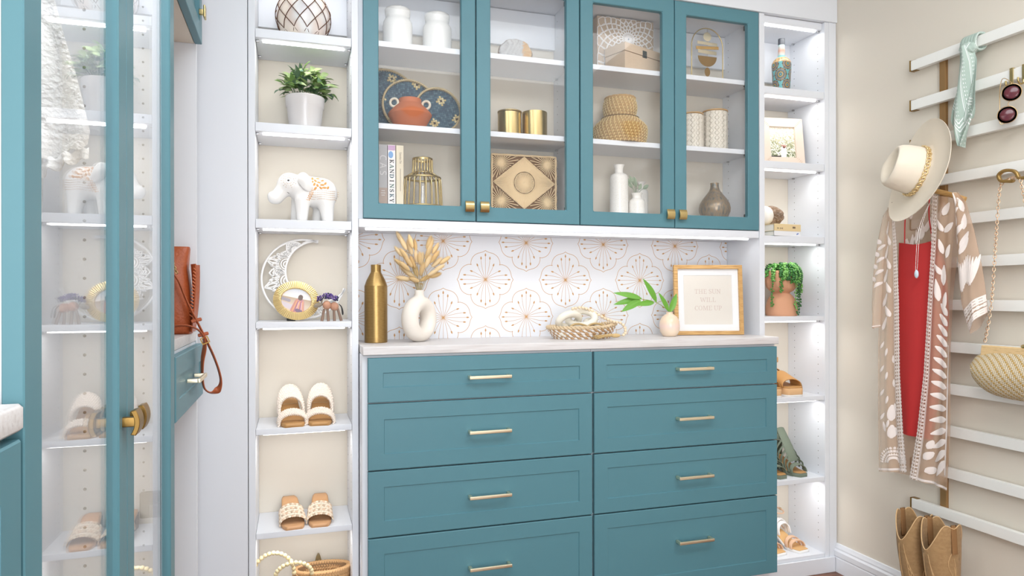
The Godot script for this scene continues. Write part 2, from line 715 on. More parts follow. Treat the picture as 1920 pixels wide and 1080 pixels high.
func room() -> void:
	var w := mat("wall_paint")
	struct("floor", MB.new().span(Vector3(-0.8, -0.12, ZB - 0.15), Vector3(2.45, -0.02, 1.75)), mat("black"))
	var fl: Node = get_node("floor")
	for i in 24:       # planks
		var z := ZB - 0.05 + 0.115 * i
		if z < -1.0:
			for k in 3:
				var x0 := -0.6 + 1.2 * k + 0.37 * (i % 3) - 0.5
				part("plank", MB.new().span(Vector3(maxf(x0, -0.62), -0.02, z), Vector3(minf(x0 + 1.197, XW), 0, z + 0.113), 0.0015), mat("floor"), fl)
	part("plank", MB.new().span(Vector3(-0.62, -0.02, -1.0 - 0.05), Vector3(XW, -0.0005, 1.6)), mat("floor"), fl).set_meta("kind", "stuff")
	struct("ceiling", MB.new().span(Vector3(-0.8, CEIL, ZB - 0.15), Vector3(2.45, CEIL + 0.12, 1.75)), mat("ceiling_paint"))
	struct("wall_back", MB.new().span(Vector3(-0.8, -0.1, ZB - 0.12), Vector3(2.45, CEIL, ZB)), w)
	struct("wall_right", MB.new().span(Vector3(XW, -0.1, ZB), Vector3(XW + 0.12, CEIL, 1.72)), w)
	struct("wall_left", MB.new().span(Vector3(-0.76, -0.1, ZB), Vector3(-0.64, CEIL, 1.72)), w)
	struct("wall_front", MB.new().span(Vector3(-0.76, -0.1, 1.6), Vector3(2.4, CEIL, 1.72)), w)
	# moulded baseboard: profile of (distance from the wall, height)
	var b := MB.new()
	var prof := [Vector2(0, 0), Vector2(0.016, 0), Vector2(0.016, 0.062), Vector2(0.012, 0.066), Vector2(0.017, 0.07), Vector2(0.017, 0.092), Vector2(0.012, 0.1), Vector2(0.012, 0.106), Vector2(0.008, 0.116), Vector2(0.006, 0.122), Vector2(0, 0.123)]
	for i in prof.size() - 1:
		b.q4(Vector3(XW - prof[i].x, prof[i].y, 1.6), Vector3(XW - prof[i].x, prof[i].y, ZT + 0.001), Vector3(XW - prof[i + 1].x, prof[i + 1].y, ZT + 0.001), Vector3(XW - prof[i + 1].x, prof[i + 1].y, 1.6))
	struct("baseboard_right", b, mat("white"))
	# fascia up to the ceiling over the whole unit, and the filler beside the left tower
	struct("trim_1", MB.new().span(Vector3(-0.148, 2.413, -2.46), Vector3(XW - 0.001, CEIL, -2.436), 0.001), mat("white"))
	struct("trim_2", MB.new().span(Vector3(-0.64, 0, -2.462), Vector3(-0.149, CEIL, ZT), 0.001), mat("white"))
	struct("trim_3", MB.new().span(Vector3(2.2395, 0, -2.46), Vector3(2.2785, 2.413, -2.443), 0.001), mat("white"))

func holes(b: MB, x: float, zs: Array, y0: float, y1: float, face_x: float, step := 0.032) -> void:   # rows of shelf pin holes in a panel facing along x
	for z in zs:
		var y := y0
		while y < y1:
			b.lathe([Vector2(0, 0.0004), Vector2(0.002, 0.0003), Vector2(0.002, -0.001)], 6, Transform3D(Basis(Vector3(0, 0, 1), Vector3(face_x, 0, 0), Vector3(0, 1, 0)), Vector3(x, y, z)))
			y += step

func towers() -> void:
	var W := mat("white")
	for side in 2:
		var xl: float = [-0.147, 1.8775][side]      # outer left, inner left, inner right, outer right
		var il: float = [-0.125, 1.9035][side]
		var ir: float = [0.191, 2.216][side]
		var xr: float = [0.213, 2.239][side]
		var t := thing("shelf_tower", ["narrow white open shelf tower left of the teal cabinets", "narrow white open shelf tower in the corner by the beige wall"][side], "shelves", Vector3((xl + xr) / 2, 0, (ZT + ZB) / 2), 0.0, "white shelf towers")
		wpart("side_panel", MB.new().span(Vector3(xl, 0, ZB + 0.001), Vector3(il, 2.412, ZT), 0.0008), W, t)
		wpart("side_panel", MB.new().span(Vector3(ir, 0, ZB + 0.001), Vector3(xr, 2.412, ZT), 0.0008), W, t)
		var h := MB.new()
		holes(h, ir, [-2.485, -2.635], 0.14, 2.4, -1.0)
		wpart("pin_holes", h, mat("hole"), t).set_meta("kind", "stuff")
		wpart("base_board", MB.new().span(Vector3(il, 0, -2.47), Vector3(ir, 0.062, ZT - 0.006)), W, t)
		if side == 1:
			wpart("kick_board", MB.new().span(Vector3(xl, 0, ZT + 0.0005), Vector3(2.262, 0.066, ZT + 0.01)), W, t)
		wpart("back_rail", MB.new().span(Vector3(il, 2.2, ZB + 0.002), Vector3(ir, 2.39, ZB + 0.018)), W, t)
		for y in [2.412, 2.115 - 0.01 * side, 1.80 - 0.012 * side, 1.475 - 0.006 * side, 1.127 - 0.004 * side, 0.768 + 0.006 * side, 0.418, 0.082]:
			var th: float = 0.03 if y > 1.2 else 0.02
			var s := wpart("shelf", MB.new().span(Vector3(il + 0.0008, y - th, ZB + 0.002), Vector3(ir - 0.0008, y, ZT - 0.002 if y < 2.3 else ZT - 0.014), 0.001), W, t)
			if y < 0.1:
				continue
			wpart("light_bar", MB.new().box(Vector3((il + ir) / 2, y - th - 0.003, ZT - 0.032), Vector3(ir - il - 0.045, 0.006, 0.01)), mat("led"), s)
			for x in [il + 0.006, ir - 0.006]:
				for z in [-2.476, -2.635]:
					wpart("shelf_pin", MB.new().box(Vector3(x, y - th - 0.003, z), Vector3(0.011, 0.006, 0.008)), mat("steel"), s)
			area(Vector2(ir - il - 0.05, 0.02), Vector3((il + ir) / 2, y - th - 0.009, ZT - 0.032) - t.position, Vector3(0, -1, -0.12), LED, Color(1.0, 0.99, 0.972), t)

func panel_door(parent: Node3D, w: float, h: float, at: Transform3D, border: float, thick: float) -> MeshInstance3D:   # a frame with an opening; its front is at z = thick
	var r := 0.0016
	var b := MB.new().frame(w, h, [Vector2(r, 0), Vector2(0, r), Vector2(0, thick - r), Vector2(r, thick), Vector2(border - 0.0025, thick), Vector2(border, thick - 0.0025), Vector2(border, 0)], Transform3D.IDENTITY)
	return piece("door", b.mesh(), mat("teal"), parent, "", at)

func pane(w: float, h: float, z: float, m: Material, parent: Node, rad := 0.012) -> void:
	var po := []
	for k in [[1, 1, 0.0], [-1, 1, PI / 2], [-1, -1, PI], [1, -1, 1.5 * PI]]:
		for i in 5:
			var a: float = k[2] + PI / 2 * i / 4
			po.append(Vector2(k[0] * (w / 2 - rad) + rad * cos(a), k[1] * (h / 2 - rad) + rad * sin(a)))
	part("glass_pane", MB.new().prism(po, 0.004, Transform3D(Basis.IDENTITY, Vector3(0, 0, z))), m, parent)

func uppers() -> void:
	var W := mat("white")
	var y0 := 1.488
	var y1 := 2.412
	for side in 2:
		var x0: float = [0.2145, 1.0545][side]
		var x1: float = [1.0535, 1.8765][side]
		var t := thing("wall_cabinet", ["teal two-door glass wall cabinet holding white jars, books and woven trays", "teal two-door glass wall cabinet holding canisters, a two-tier basket and vases"][side], "cabinet", Vector3((x0 + x1) / 2, y0, (ZT + ZB) / 2), 0.0, "glass wall cabinets")
		var zf := ZT - 0.023
		wpart("side_panel", MB.new().span(Vector3(x0, y0, ZB + 0.001), Vector3(x0 + 0.018, y1, zf), 0.0008), W, t)
		wpart("side_panel", MB.new().span(Vector3(x1 - 0.018, y0, ZB + 0.001), Vector3(x1, y1, zf), 0.0008), W, t)
		wpart("bottom_panel", MB.new().span(Vector3(x0 + 0.018, y0, ZB + 0.001), Vector3(x1 - 0.018, y0 + 0.058, zf), 0.0008), W, t)
		wpart("top_panel", MB.new().span(Vector3(x0 + 0.018, y1 - 0.03, ZB + 0.001), Vector3(x1 - 0.018, y1, zf), 0.0008), W, t)
		wpart("back_rail", MB.new().span(Vector3(x0 + 0.018, 2.235, ZB + 0.002), Vector3(x1 - 0.018, y1 - 0.032, ZB + 0.02)), W, t)
		for y in [2.128, 1.834]:
			var s := wpart("shelf", MB.new().span(Vector3(x0 + 0.019, y - 0.02, ZB + 0.002), Vector3(x1 - 0.019, y, zf - 0.006), 0.001), W, t)
			for x in [x0 + 0.024, x1 - 0.024]:
				for z in [-2.51, -2.63]:
					wpart("shelf_pin", MB.new().box(Vector3(x, y - 0.023, z), Vector3(0.011, 0.006, 0.008)), mat("steel"), s)
		var h := MB.new()
		holes(h, x1 - 0.018, [-2.505, -2.635], y0 + 0.09, y1 - 0.05, -1.0)
		wpart("pin_holes", h, mat("hole"), t).set_meta("kind", "stuff")
		var xs: Array = [[0.2305, 0.6365, 0.641, 1.0515], [1.0565, 1.4685, 1.472, 1.8745]][side]
		for k in 2:
			var w: float = xs[2 * k + 1] - xs[2 * k]
			var hh := 2.412 - 1.4895
			var d := panel_door(t, w, hh, Transform3D(Basis.IDENTITY, Vector3((xs[2 * k] + xs[2 * k + 1]) / 2, (2.412 + 1.4895) / 2, ZT - 0.021) - t.position), 0.0535, 0.021)
			pane(w - 0.1, hh - 0.1, 0.006, mat("pane"), d)
			# rounded inner corners
			for e in [[1, 1], [-1, 1], [-1, -1], [1, -1]]:
				var po := [Vector2(0.001, 0.001)]
				for i in 6:
					var a := PI / 2 * i / 5
					po.append(Vector2(-0.007 + 0.007 * sin(a), -0.007 + 0.007 * cos(a)))
				part("corner_fillet", MB.new().prism(po, 0.018, Transform3D(Basis(Vector3(e[0], 0, 0), Vector3(0, e[1], 0), Vector3(0, 0, 1)), Vector3(e[0] * (w / 2 - 0.0535), e[1] * (hh / 2 - 0.0535), 0))), mat("teal"), d)
			var sgn := 1.0 if k == 0 else -1.0
			var kb := MB.new().box(Vector3(sgn * (w / 2 - 0.026), -hh / 2 + 0.052, 0.028), Vector3(0.012, 0.026, 0.014))
			var po2 := []
			for i in 9:
				var a := lerpf(-0.62, 0.62, i / 8.0)
				po2.append(Vector2(0.034 * cos(a) - 0.034 + 0.045, 0.034 * sin(a)))
			for i in 9:
				var a := lerpf(0.6, -0.6, i / 8.0)
				po2.append(Vector2(0.034 * cos(a) - 0.034 + 0.039, 0.031 * sin(a)))
			kb.prism(po2, 0.034, Transform3D(Basis(Vector3(0, 0, 1), Vector3(0, 1, 0), Vector3(-1, 0, 0)), Vector3(sgn * (w / 2 - 0.026) + 0.017, -hh / 2 + 0.052, 0)), 0.001)
			part("knob", kb, mat("brass"), d)
			for y in [-0.40, -0.13, 0.16, 0.40]:
				part("hinge", MB.new().box(Vector3(-sgn * (w / 2 - 0.034), y * hh / 0.92, -0.012), Vector3(0.03, 0.02, 0.014), 0.002), mat("black"), d)
	# the board that carries the light bar over the counter
	var v := thing("light_valance", "long white board under the wall cabinets with a glowing light strip", "light strip", Vector3(1.045, 1.457, (ZT + ZB) / 2))
	wpart("board", MB.new().span(Vector3(0.2145, 1.457, ZB + 0.001), Vector3(1.8765, 1.4865, ZT - 0.003), 0.001), W, v)
	wpart("light_bar", MB.new().box(Vector3(1.04, 1.4535, ZT - 0.03), Vector3(1.6, 0.007, 0.012)), mat("led"), v)
	area(Vector2(1.58, 0.02), Vector3(1.04, 1.447, ZT - 0.03) - v.position, Vector3(0, -1, -0.25), LED * 1.2, Color(1.0, 0.99, 0.972), v)

func pull(b: MB, o: Vector3, len: float, out: Vector3, along: Vector3) -> void:   # square bar on two posts
	var bs := Basis(along, out.cross(along), out)
	b.box(o + out * 0.028, Vector3(len, 0.0115, 0.008), 0.0012, bs)
	for s in [-1, 1]:
		b.box(o + out * 0.012 + along * s * (len / 2 - 0.006), Vector3(0.0105, 0.0105, 0.026), 0.001, bs)

func drawer_front(parent: Node3D, called: String, w: float, h: float, at: Transform3D) -> MeshInstance3D:
	var r := 0.0022
	var bd := 0.053 if h > 0.2 else 0.05
	var b := MB.new().frame(w, h, [Vector2(r, 0), Vector2(0, r), Vector2(0, 0.02 - r), Vector2(r, 0.02), Vector2(bd, 0.02), Vector2(bd + 0.0018, 0.0165)], Transform3D.IDENTITY, true)
	return piece(called, b.mesh(), mat("teal"), parent, "", at)

func chests() -> void:
	var W := mat("white")
	var ys := [1.0065, 0.852, 0.6245, 0.399, 0.083]
	for side in 2:
		var x0: float = [0.216, 1.0555][side]
		var x1: float = [1.0545, 1.8765][side]
		var t := thing("drawer_chest", ["left teal chest of four shaker drawers under the woven tray half of the counter", "right teal chest of four shaker drawers under the framed print"][side], "drawers", Vector3((x0 + x1) / 2, 0, (ZC + ZB) / 2), 0.0, "teal drawer chests")
		if side == 0:
			t.set_meta("label", "left teal chest of four shaker drawers, below the brass bottle")
		var zf := ZC - 0.0225
		wpart("carcass", MB.new().span(Vector3(x0, 0.08, ZB + 0.001), Vector3(x1, 1.016, zf), 0.001), W, t)
		wpart("plinth", MB.new().span(Vector3(x0 + 0.002, 0, ZB + 0.001), Vector3(x1 - 0.002, 0.08, zf - 0.03)), W, t)
		var a: float = [0.2335, 1.0595][side]
		var z: float = [1.0515, 1.8715][side]
		for k in 4:
			var h: float = ys[k] - ys[k + 1] - 0.0045
			var yc: float = ys[k] - h / 2
			var d := drawer_front(t, "drawer", z - a, h, Transform3D(Basis.IDENTITY, Vector3((a + z) / 2, yc, ZC - 0.02) - t.position))
			var hb := MB.new()
			var px: float = [0.653, 1.478][side] - (a + z) / 2
			pull(hb, Vector3(px, 0.0 if k < 3 else 0.022, 0.02), 0.153, Vector3.BACK, Vector3.RIGHT)
			part("handle", hb, mat("pull"), d)
	var ct := MB.new().span(Vector3(0.2165, 1.0165, ZB + 0.001), Vector3(1.879, 1.0455, ZC + 0.003), 0.0025)
	tag(part("countertop", ct, mat("counter")), "long whitewashed wood countertop over the teal drawers", "countertop")
	# backsplash board with a printed flower lattice
	var bs := thing("backsplash", "white backsplash board printed with gold outlined flowers", "backsplash", Vector3(1.045, 1.0458, ZB + 0.004))
	var pm := mat("flower_print", Color.WHITE, 0.5)
	pm.albedo_texture = flower_print()
	var w := 1.8765 - 0.2145
	var h := 1.4565 - 1.0458
	var b := MB.new()
	var per := Vector2(0.3483, 0.3044)      # one repeat of the lattice
	var i0 := b.v.size()
	b.q4(Vector3(-w / 2, 0, 0.004), Vector3(w / 2, 0, 0.004), Vector3(w / 2, h, 0.004), Vector3(-w / 2, h, 0.004))
	for i in range(i0, b.v.size()):
		b.uv[i] = Vector2((b.v[i].x + 1.045 - SPLASH_OFF.x) / per.x, 1.0 - (b.v[i].y + 1.0458 - SPLASH_OFF.y) / per.y)
	part("printed_face", b, pm, bs)
	part("board", MB.new().span(Vector3(-w / 2, 0, -0.003), Vector3(w / 2, h, 0.0035), 0.0005), W, bs)

const SPLASH_OFF := Vector2(0.7367, 1.2803)
func flower_print() -> ImageTexture:
	var n := Vector2(1024, 895)
	var im := Image.create(1024, 895, false, Image.FORMAT_RGB8)
	im.fill(rgb(228, 229, 234))
	var gold := rgb(190, 140, 84)
	var R := 346.0          # reach of the outline, pixels
	var half := [Vector2(-0.515, 0.5), Vector2(-0.515, 0.6), Vector2(-0.475, 0.72), Vector2(-0.4, 0.82), Vector2(-0.29, 0.89), Vector2(-0.17, 0.925), Vector2(-0.075, 0.955), Vector2(0, 1.0)]
	for o in [Vector2(0, 0), n / 2]:
		for k in 4:             # quatrefoil: four lobes, each drawn up to a small tip
			var bs := Transform2D(PI / 2 * k, o)
			for m in [-1, 1]:
				var c3 := []
				for q in half:
					c3.append(Vector3(q.x * m, q.y, 0))
				var px := []
				for q in curve(c3, 6):
					px.append(bs * (Vector2(q.x, q.y) * R))
				stroke(im, px, 5.2, gold)
			for q in [[0.0, 0.83, 0.0], [0.215, 0.735, 1.0], [0.53, 0.56, 1.0], [1.04, 0.56, -1.0], [1.356, 0.735, -1.0]]:   # pins: angle, reach, bend
				var px := []
				var end: Vector2 = Vector2.from_angle(q[0]) * R * q[1]
				var start: Vector2 = Vector2.from_angle(q[0] + 0.22 * q[2])
				for i in 15:
					var u := i / 14.0
					px.append(bs * ((start * R * q[1] * 0.5 * u).lerp(end, u * u) if q[2] != 0.0 else end * u))
				stroke(im, px, 3.8, gold)
				var e: Vector2 = px[-1]
				var dd: Vector2 = (px[-1] - px[-2]).normalized()
				for i in 8:
					var u := i / 7.0
					stroke(im, [e + dd * (u * 30 - 8), e + dd * (u * 30 - 7)], 5.0 + 12.5 * sin(PI * pow(u, 0.7)), gold)
		stroke(im, [o, o + Vector2(1, 0)], 17, gold)
	return ImageTexture.create_from_image(im)

func left_side() -> void:
	var W := mat("white")
	var T := mat("teal")
	# wardrobe with two glass doors
	var t := thing("wardrobe", "tall teal framed glass door wardrobe at the left edge", "wardrobe", Vector3(-0.45, 0, -1.32))
	for z in [-0.862, -1.3135, -1.78]:
		wpart("side_panel", MB.new().span(Vector3(-0.637, 0.08, z - 0.009), Vector3(-0.2935, 2.6, z + 0.009), 0.0008), W, t)
	wpart("back_panel", MB.new().span(Vector3(-0.6395, 0.08, -1.78), Vector3(-0.634, 2.6, -0.86)), mat("panel_cream", rgb(236, 228, 214), 0.6), t)
	wpart("bottom_panel", MB.new().span(Vector3(-0.637, 0.06, -1.771), Vector3(-0.294, 0.08, -0.871)), W, t)
	wpart("top_panel", MB.new().span(Vector3(-0.637, 2.58, -1.771), Vector3(-0.294, 2.6, -0.871)), W, t)
	wpart("plinth", MB.new().span(Vector3(-0.637, 0, -1.789), Vector3(-0.33, 0.06, -0.853)), W, t)
	var h := MB.new()
	for z in [-1.3045, -1.771]:
		for x in [-0.334, -0.58]:
			var y := 0.16
			while y < 2.5:
				h.lathe([Vector2(0, 0.0004), Vector2(0.0026, 0.0004), Vector2(0.0026, -0.001)], 8, Transform3D(Basis(Vector3(1, 0, 0), Vector3(0, 0, 1), Vector3(0, -1, 0)), Vector3(x, y, z)))
				y += 0.032
	wpart("pin_holes", h, mat("hole"), t).set_meta("kind", "stuff")
	var hg := MB.new().box(Vector3(-0.318, 0.735, -1.764), Vector3(0.045, 0.06, 0.012), 0.003)
	hg.box(Vector3(-0.305, 0.725, -1.752), Vector3(0.03, 0.03, 0.02), 0.005)
	wpart("hinge", hg, mat("black"), t)
	for z in [-1.09, -1.55]:  # bars out of view at the top, placed to brighten the wardrobe inside
		wpart("light_bar", MB.new().box(Vector3(-0.33, 2.573, z), Vector3(0.012, 0.008, 0.3)), mat("led"), t)
		area(Vector2(0.02, 0.3), Vector3(-0.33, 2.565, z) - t.position, Vector3(-0.15, -1, 0), 0.6, Color(0.98, 0.99, 1.0), t)
	var zs := [[-0.84, -1.3], [-1.302, -1.782]]
	for k in 2:
		var w: float = zs[k][0] - zs[k][1]
		var hh := 2.52
		var at := Transform3D(Basis(Vector3(0, 0, -1), Vector3(0, 1, 0), Vector3(1, 0, 0)), Vector3(-0.2915, 0.08 + hh / 2, (zs[k][0] + zs[k][1]) / 2) - t.position)
		var d := panel_door(t, w, hh, at, 0.054, 0.021)
		pane(w - 0.1, hh - 0.1, 0.0075, mat("wardrobe_pane"), d)
		var kb := MB.new()
		var kx := (1.0 if k == 0 else -1.0) * (w / 2 - 0.027)
		var ky := 1.01 - (0.08 + hh / 2)
		kb.box(Vector3(kx, ky, 0.03), Vector3(0.012, 0.016, 0.022))
		var po := []
		for i in 9:
			var a := lerpf(-0.62, 0.62, i / 8.0)
			po.append(Vector2(0.034 * cos(a) - 0.034 + 0.049, 0.036 * sin(a)))
		for i in 9:
			var a := lerpf(0.6, -0.6, i / 8.0)
			po.append(Vector2(0.034 * cos(a) - 0.034 + 0.041, 0.034 * sin(a)))
		kb.prism(po, 0.034, Transform3D(Basis(Vector3(0, 0, 1), Vector3(0, 1, 0), Vector3(-1, 0, 0)), Vector3(kx + 0.017, ky, 0)), 0.001)
		part("knob", kb, mat("dark_brass"), d)
	# far vanity: a floating drawer under a counter, glass cabinet above, white end panel
	var v := thing("floating_vanity", "floating teal vanity drawer beyond the glass wardrobe, under the tan handbag", "vanity", Vector3(-0.45, 0.915, -2.04))
	wpart("drawer_box", MB.new().span(Vector3(-0.637, 0.93, -2.287), Vector3(-0.29, 1.078, -1.79)), W, v)
	var df := drawer_front(v, "drawer", 0.502, 0.157, Transform3D(Basis(Vector3(0, 0, -1), Vector3(0, 1, 0), Vector3(1, 0, 0)), Vector3(-0.289, 0.993, -2.0455) - v.position))
	var pb := MB.new()
	pull(pb, Vector3(0.0, 0.0, 0.02), 0.145, Vector3.BACK, Vector3.RIGHT)
	part("handle", pb, mat("pull"), df)
	wpart("end_panel", MB.new().span(Vector3(-0.638, 0, -2.318), Vector3(-0.287, CEIL - 0.3, -2.301), 0.001), W, v)
	tag(part("countertop", MB.new().span(Vector3(-0.638, 1.0785, -2.3), Vector3(-0.2885, 1.1075, -1.79), 0.002), mat("counter")), "short whitewashed countertop under the tan handbag", "countertop")
	var c := thing("wall_cabinet", "teal cabinet door at the top left edge with a pale underside", "cabinet", Vector3(-0.45, 1.99, -2.04))
	wpart("box", MB.new().span(Vector3(-0.637, 1.992, -2.3), Vector3(-0.2925, 2.6, -1.79), 0.001), mat("panel_cream"), c)
	var cd := panel_door(c, 0.503, 0.61, Transform3D(Basis(Vector3(0, 0, -1), Vector3(0, 1, 0), Vector3(1, 0, 0)), Vector3(-0.291, 1.99 + 0.305, -2.043) - c.position), 0.054, 0.021)
	part("door_panel", MB.new().box(Vector3(0, 0, 0.006), Vector3(0.41, 0.52, 0.004)), mat("teal"), cd)
	var kb2 := MB.new().box(Vector3(0.2, -0.225, 0.026), Vector3(0.012, 0.016, 0.014)).box(Vector3(0.2, -0.225, 0.035), Vector3(0.03, 0.036, 0.006), 0.002)
	part("knob", kb2, mat("brass"), cd)
	var c2 := thing("wall_cabinet", "unseen teal cabinet over the near counter, out of view, placed to shade the wardrobe door edge", "cabinet", Vector3(-0.45, 1.99, -0.54))  # out of view, placed to darken the near edge of the wardrobe door
	wpart("box", MB.new().span(Vector3(-0.637, 1.992, -0.832), Vector3(-0.2925, 2.6, -0.25), 0.001), mat("panel_cream"), c2)
	var cd2 := panel_door(c2, 0.57, 0.61, Transform3D(Basis(Vector3(0, 0, -1), Vector3(0, 1, 0), Vector3(1, 0, 0)), Vector3(-0.291, 1.99 + 0.305, -0.545) - c2.position), 0.054, 0.021)
	part("door_panel", MB.new().box(Vector3(0, 0, 0.006), Vector3(0.48, 0.52, 0.004)), mat("teal"), cd2)
	# near vanity at the very edge
	var nv := thing("vanity_chest", "teal vanity drawers cut off by the left edge below a white counter", "vanity", Vector3(-0.45, 0, -0.5))
	wpart("carcass", MB.new().span(Vector3(-0.637, 0.08, -0.835), Vector3(-0.29, 1.078, -0.25)), W, nv)
	wpart("plinth", MB.new().span(Vector3(-0.637, 0, -0.835), Vector3(-0.33, 0.08, -0.25)), W, nv)
	var yy := [1.071, 0.80, 0.44, 0.09]
	for k in 3:
		var h2: float = yy[k] - yy[k + 1] - 0.005
		var d2 := drawer_front(nv, "drawer", 0.568, h2, Transform3D(Basis(Vector3(0, 0, -1), Vector3(0, 1, 0), Vector3(1, 0, 0)), Vector3(-0.2895, yy[k] - h2 / 2, -0.545) - nv.position))
		var hb := MB.new()
		pull(hb, Vector3(0, 0, 0.02), 0.15, Vector3.BACK, Vector3.RIGHT)
		part("handle", hb, mat("pull"), d2)
	tag(part("countertop", MB.new().span(Vector3(-0.638, 1.0785, -0.8355), Vector3(-0.269, 1.1075, -0.25), 0.004), mat("counter")), "whitewashed countertop corner cut off by the left edge", "countertop")

func rail_wall() -> void:
	var t := thing("rail_rack", "wall rack of twelve white rails on bronze posts", "rack", Vector3(XW, 0.4, -1.3))
	for z in [-1.914, -0.72]:
		wpart("post", MB.new().span(Vector3(2.266, 0.405, z - 0.0125), Vector3(XW - 0.0005, 2.085, z + 0.0125), 0.001), mat("bronze_paint"), t)
	var y := 2.09
	for k in 12:
		var b := MB.new().span(Vector3(2.245, y - 0.0185, -2.03), Vector3(2.265, y + 0.0185, -0.6), 0.001)
		var r := wpart("rail", b, mat("rail_white", rgb(244, 244, 240), 0.45), t)
		var cp := MB.new().span(Vector3(2.243, y - 0.021, -2.035), Vector3(2.267, y + 0.021, -2.03), 0.0008)
		cp.span(Vector3(2.25, y - 0.021, -2.03), Vector3(2.267, y - 0.0187, -2.01), 0.0005)
		cp.span(Vector3(2.25, y + 0.0187, -2.03), Vector3(2.267, y + 0.021, -2.01), 0.0005)
		wpart("end_cap", cp, mat("dark_brass"), r)
		y -= 0.1517

# ---------- small builders shared by the things on the shelves
func leaf(len: float, wid: float, fold := 0.25, bend := 0.3, tip := 1.6) -> MB:   # grows along +y, faces +z
	var b := MB.new()
	return b.sheet(4, 7, func(u: float, s: float) -> Vector3:
		var x := (u - 0.5) * 2.0
		var w := wid * 0.5 * pow(sin(PI * clampf(pow(s, 0.8) * 0.97 + 0.03, 0, 1)), 1.0 if s < 0.5 else tip * 0.6)
		return Vector3(x * w, len * (s - bend * bend * s * s * 0.5), -bend * len * s * s * 0.6 + absf(x) * w * fold))

func braid(b: MB, pts: Array, side: Array, w: float, r: float, turns: float, strands := 3, closed := false, lift := 0.6) -> MB:   # a plait along pts; side: across direction at each point (or one for all)
	var n := pts.size()
	for s in strands:
		var out := []
		for i in n:
			var q: Vector3 = pts[i]
			var t: Vector3 = (pts[mini(i + 1, n - 1)] - pts[maxi(i - 1, 0)]).normalized()
			var d: Vector3 = side[i] if side.size() > 1 else side[0]
			var nn := t.cross(d).normalized()
			var a := TAU * (turns * i / (n if closed else n - 1) + float(s) / strands)
			out.append(q + d * w * sin(a) + nn * r * lift * sin(2 * a))
		b.tube(out, r, 6, closed)
	return b

func rope(b: MB, pts: Array, r: float, twists: float, closed := false, strands := 2) -> MB:   # two strands wound round each other
	var n := pts.size()
	for s in strands:
		var out := []
		var nn := Vector3.ZERO
		for i in n:
			var t: Vector3 = (pts[(i + 1) % n if closed else mini(i + 1, n - 1)] - pts[(i - 1 + n) % n if closed else maxi(i - 1, 0)]).normalized()
			if nn == Vector3.ZERO:
				nn = Vector3.UP if absf(t.y) < 0.9 else Vector3.RIGHT
			nn = (nn - t * nn.dot(t)).normalized()
			var a := TAU * (twists * i / (n if closed else n - 1) + float(s) / strands)
			out.append(pts[i] + (nn * cos(a) + t.cross(nn) * sin(a)) * r * 0.55)
		b.tube(out, r * 0.62, 6, closed)
	return b

func shift(t: Node3D, x: Transform3D) -> void:   # moves all the parts a thing has so far
	for c in t.get_children():
		c.transform = x * c.transform

func ring(o: Vector3, rx: float, rz: float, n := 48, u := Vector3.RIGHT, w := Vector3.BACK) -> Array:
	var out := []
	for i in n:
		var a := TAU * i / n
		out.append(o + u * cos(a) * rx + w * sin(a) * rz)
	return out

func look_basis(y: Vector3, z: Vector3) -> Basis:   # y along the first, z near the second
	var yy := y.normalized()
	var xx := yy.cross(z).normalized()
	return Basis(xx, yy, xx.cross(yy))

func at_spine(x: Transform3D, o: Vector3) -> Transform3D:
	return Transform3D(x.basis, x.origin + o)

func sole(b: MB, len: float, wid: float, heel: float, thick: float, square := 0.6, toe_up := 0.0) -> Callable:   # footbed of a shoe, toe at +z; returns the height of the bed along the shoe
	var h := func(s: float) -> float:     # s from 0 at the toe to 1 at the heel
		return thick + toe_up * maxf(0, 0.2 - s) * 5 + heel * smoothstep(0.25, 0.85, s)
	var half := func(s: float) -> float:
		var e := pow(clampf(sin(PI * clampf(s * 0.94 + 0.03, 0, 1)), 0, 1), square * 0.5)
		return wid * 0.5 * e * lerpf(1.0, 0.72, smoothstep(0.2, 0.65, s))
	b.slab(8, 20, func(u: float, s: float) -> Vector3:
		var w: float = half.call(s)
		return Vector3((u - 0.5) * 2 * w, h.call(s) - thick / 2 - 0.0006 * heel, len * (0.5 - s)), thick, Vector3.UP)
	return h

func sandal_heel(b: MB, len: float, wid: float, heel: float) -> void:
	var z0 := -len * 0.5
	b.rings([
		[Vector3(-wid * 0.3, 0, z0 + 0.012), Vector3(wid * 0.3, 0, z0 + 0.012), Vector3(wid * 0.3, 0, z0 + 0.052), Vector3(-wid * 0.3, 0, z0 + 0.052)],
		[Vector3(-wid * 0.3, heel * 0.99, z0 + 0.006), Vector3(wid * 0.3, heel * 0.99, z0 + 0.006), Vector3(wid * 0.3, heel * 0.93, z0 + 0.068), Vector3(-wid * 0.3, heel * 0.93, z0 + 0.068)]])

func strap_arc(w: float, y0: float, top: float, z: float, lean: float, n := 22) -> Array:   # over the foot, from side to side
	var out := []
	for i in n + 1:
		var a := PI * i / n
		var k := pow(sin(a), 0.75)
		out.append(Vector3(-cos(a) * w, y0 + (top - y0) * k, z - lean * k))
	return out

func things() -> void:
	left_tower_things()
	left_cabinet_things()
	more_things()


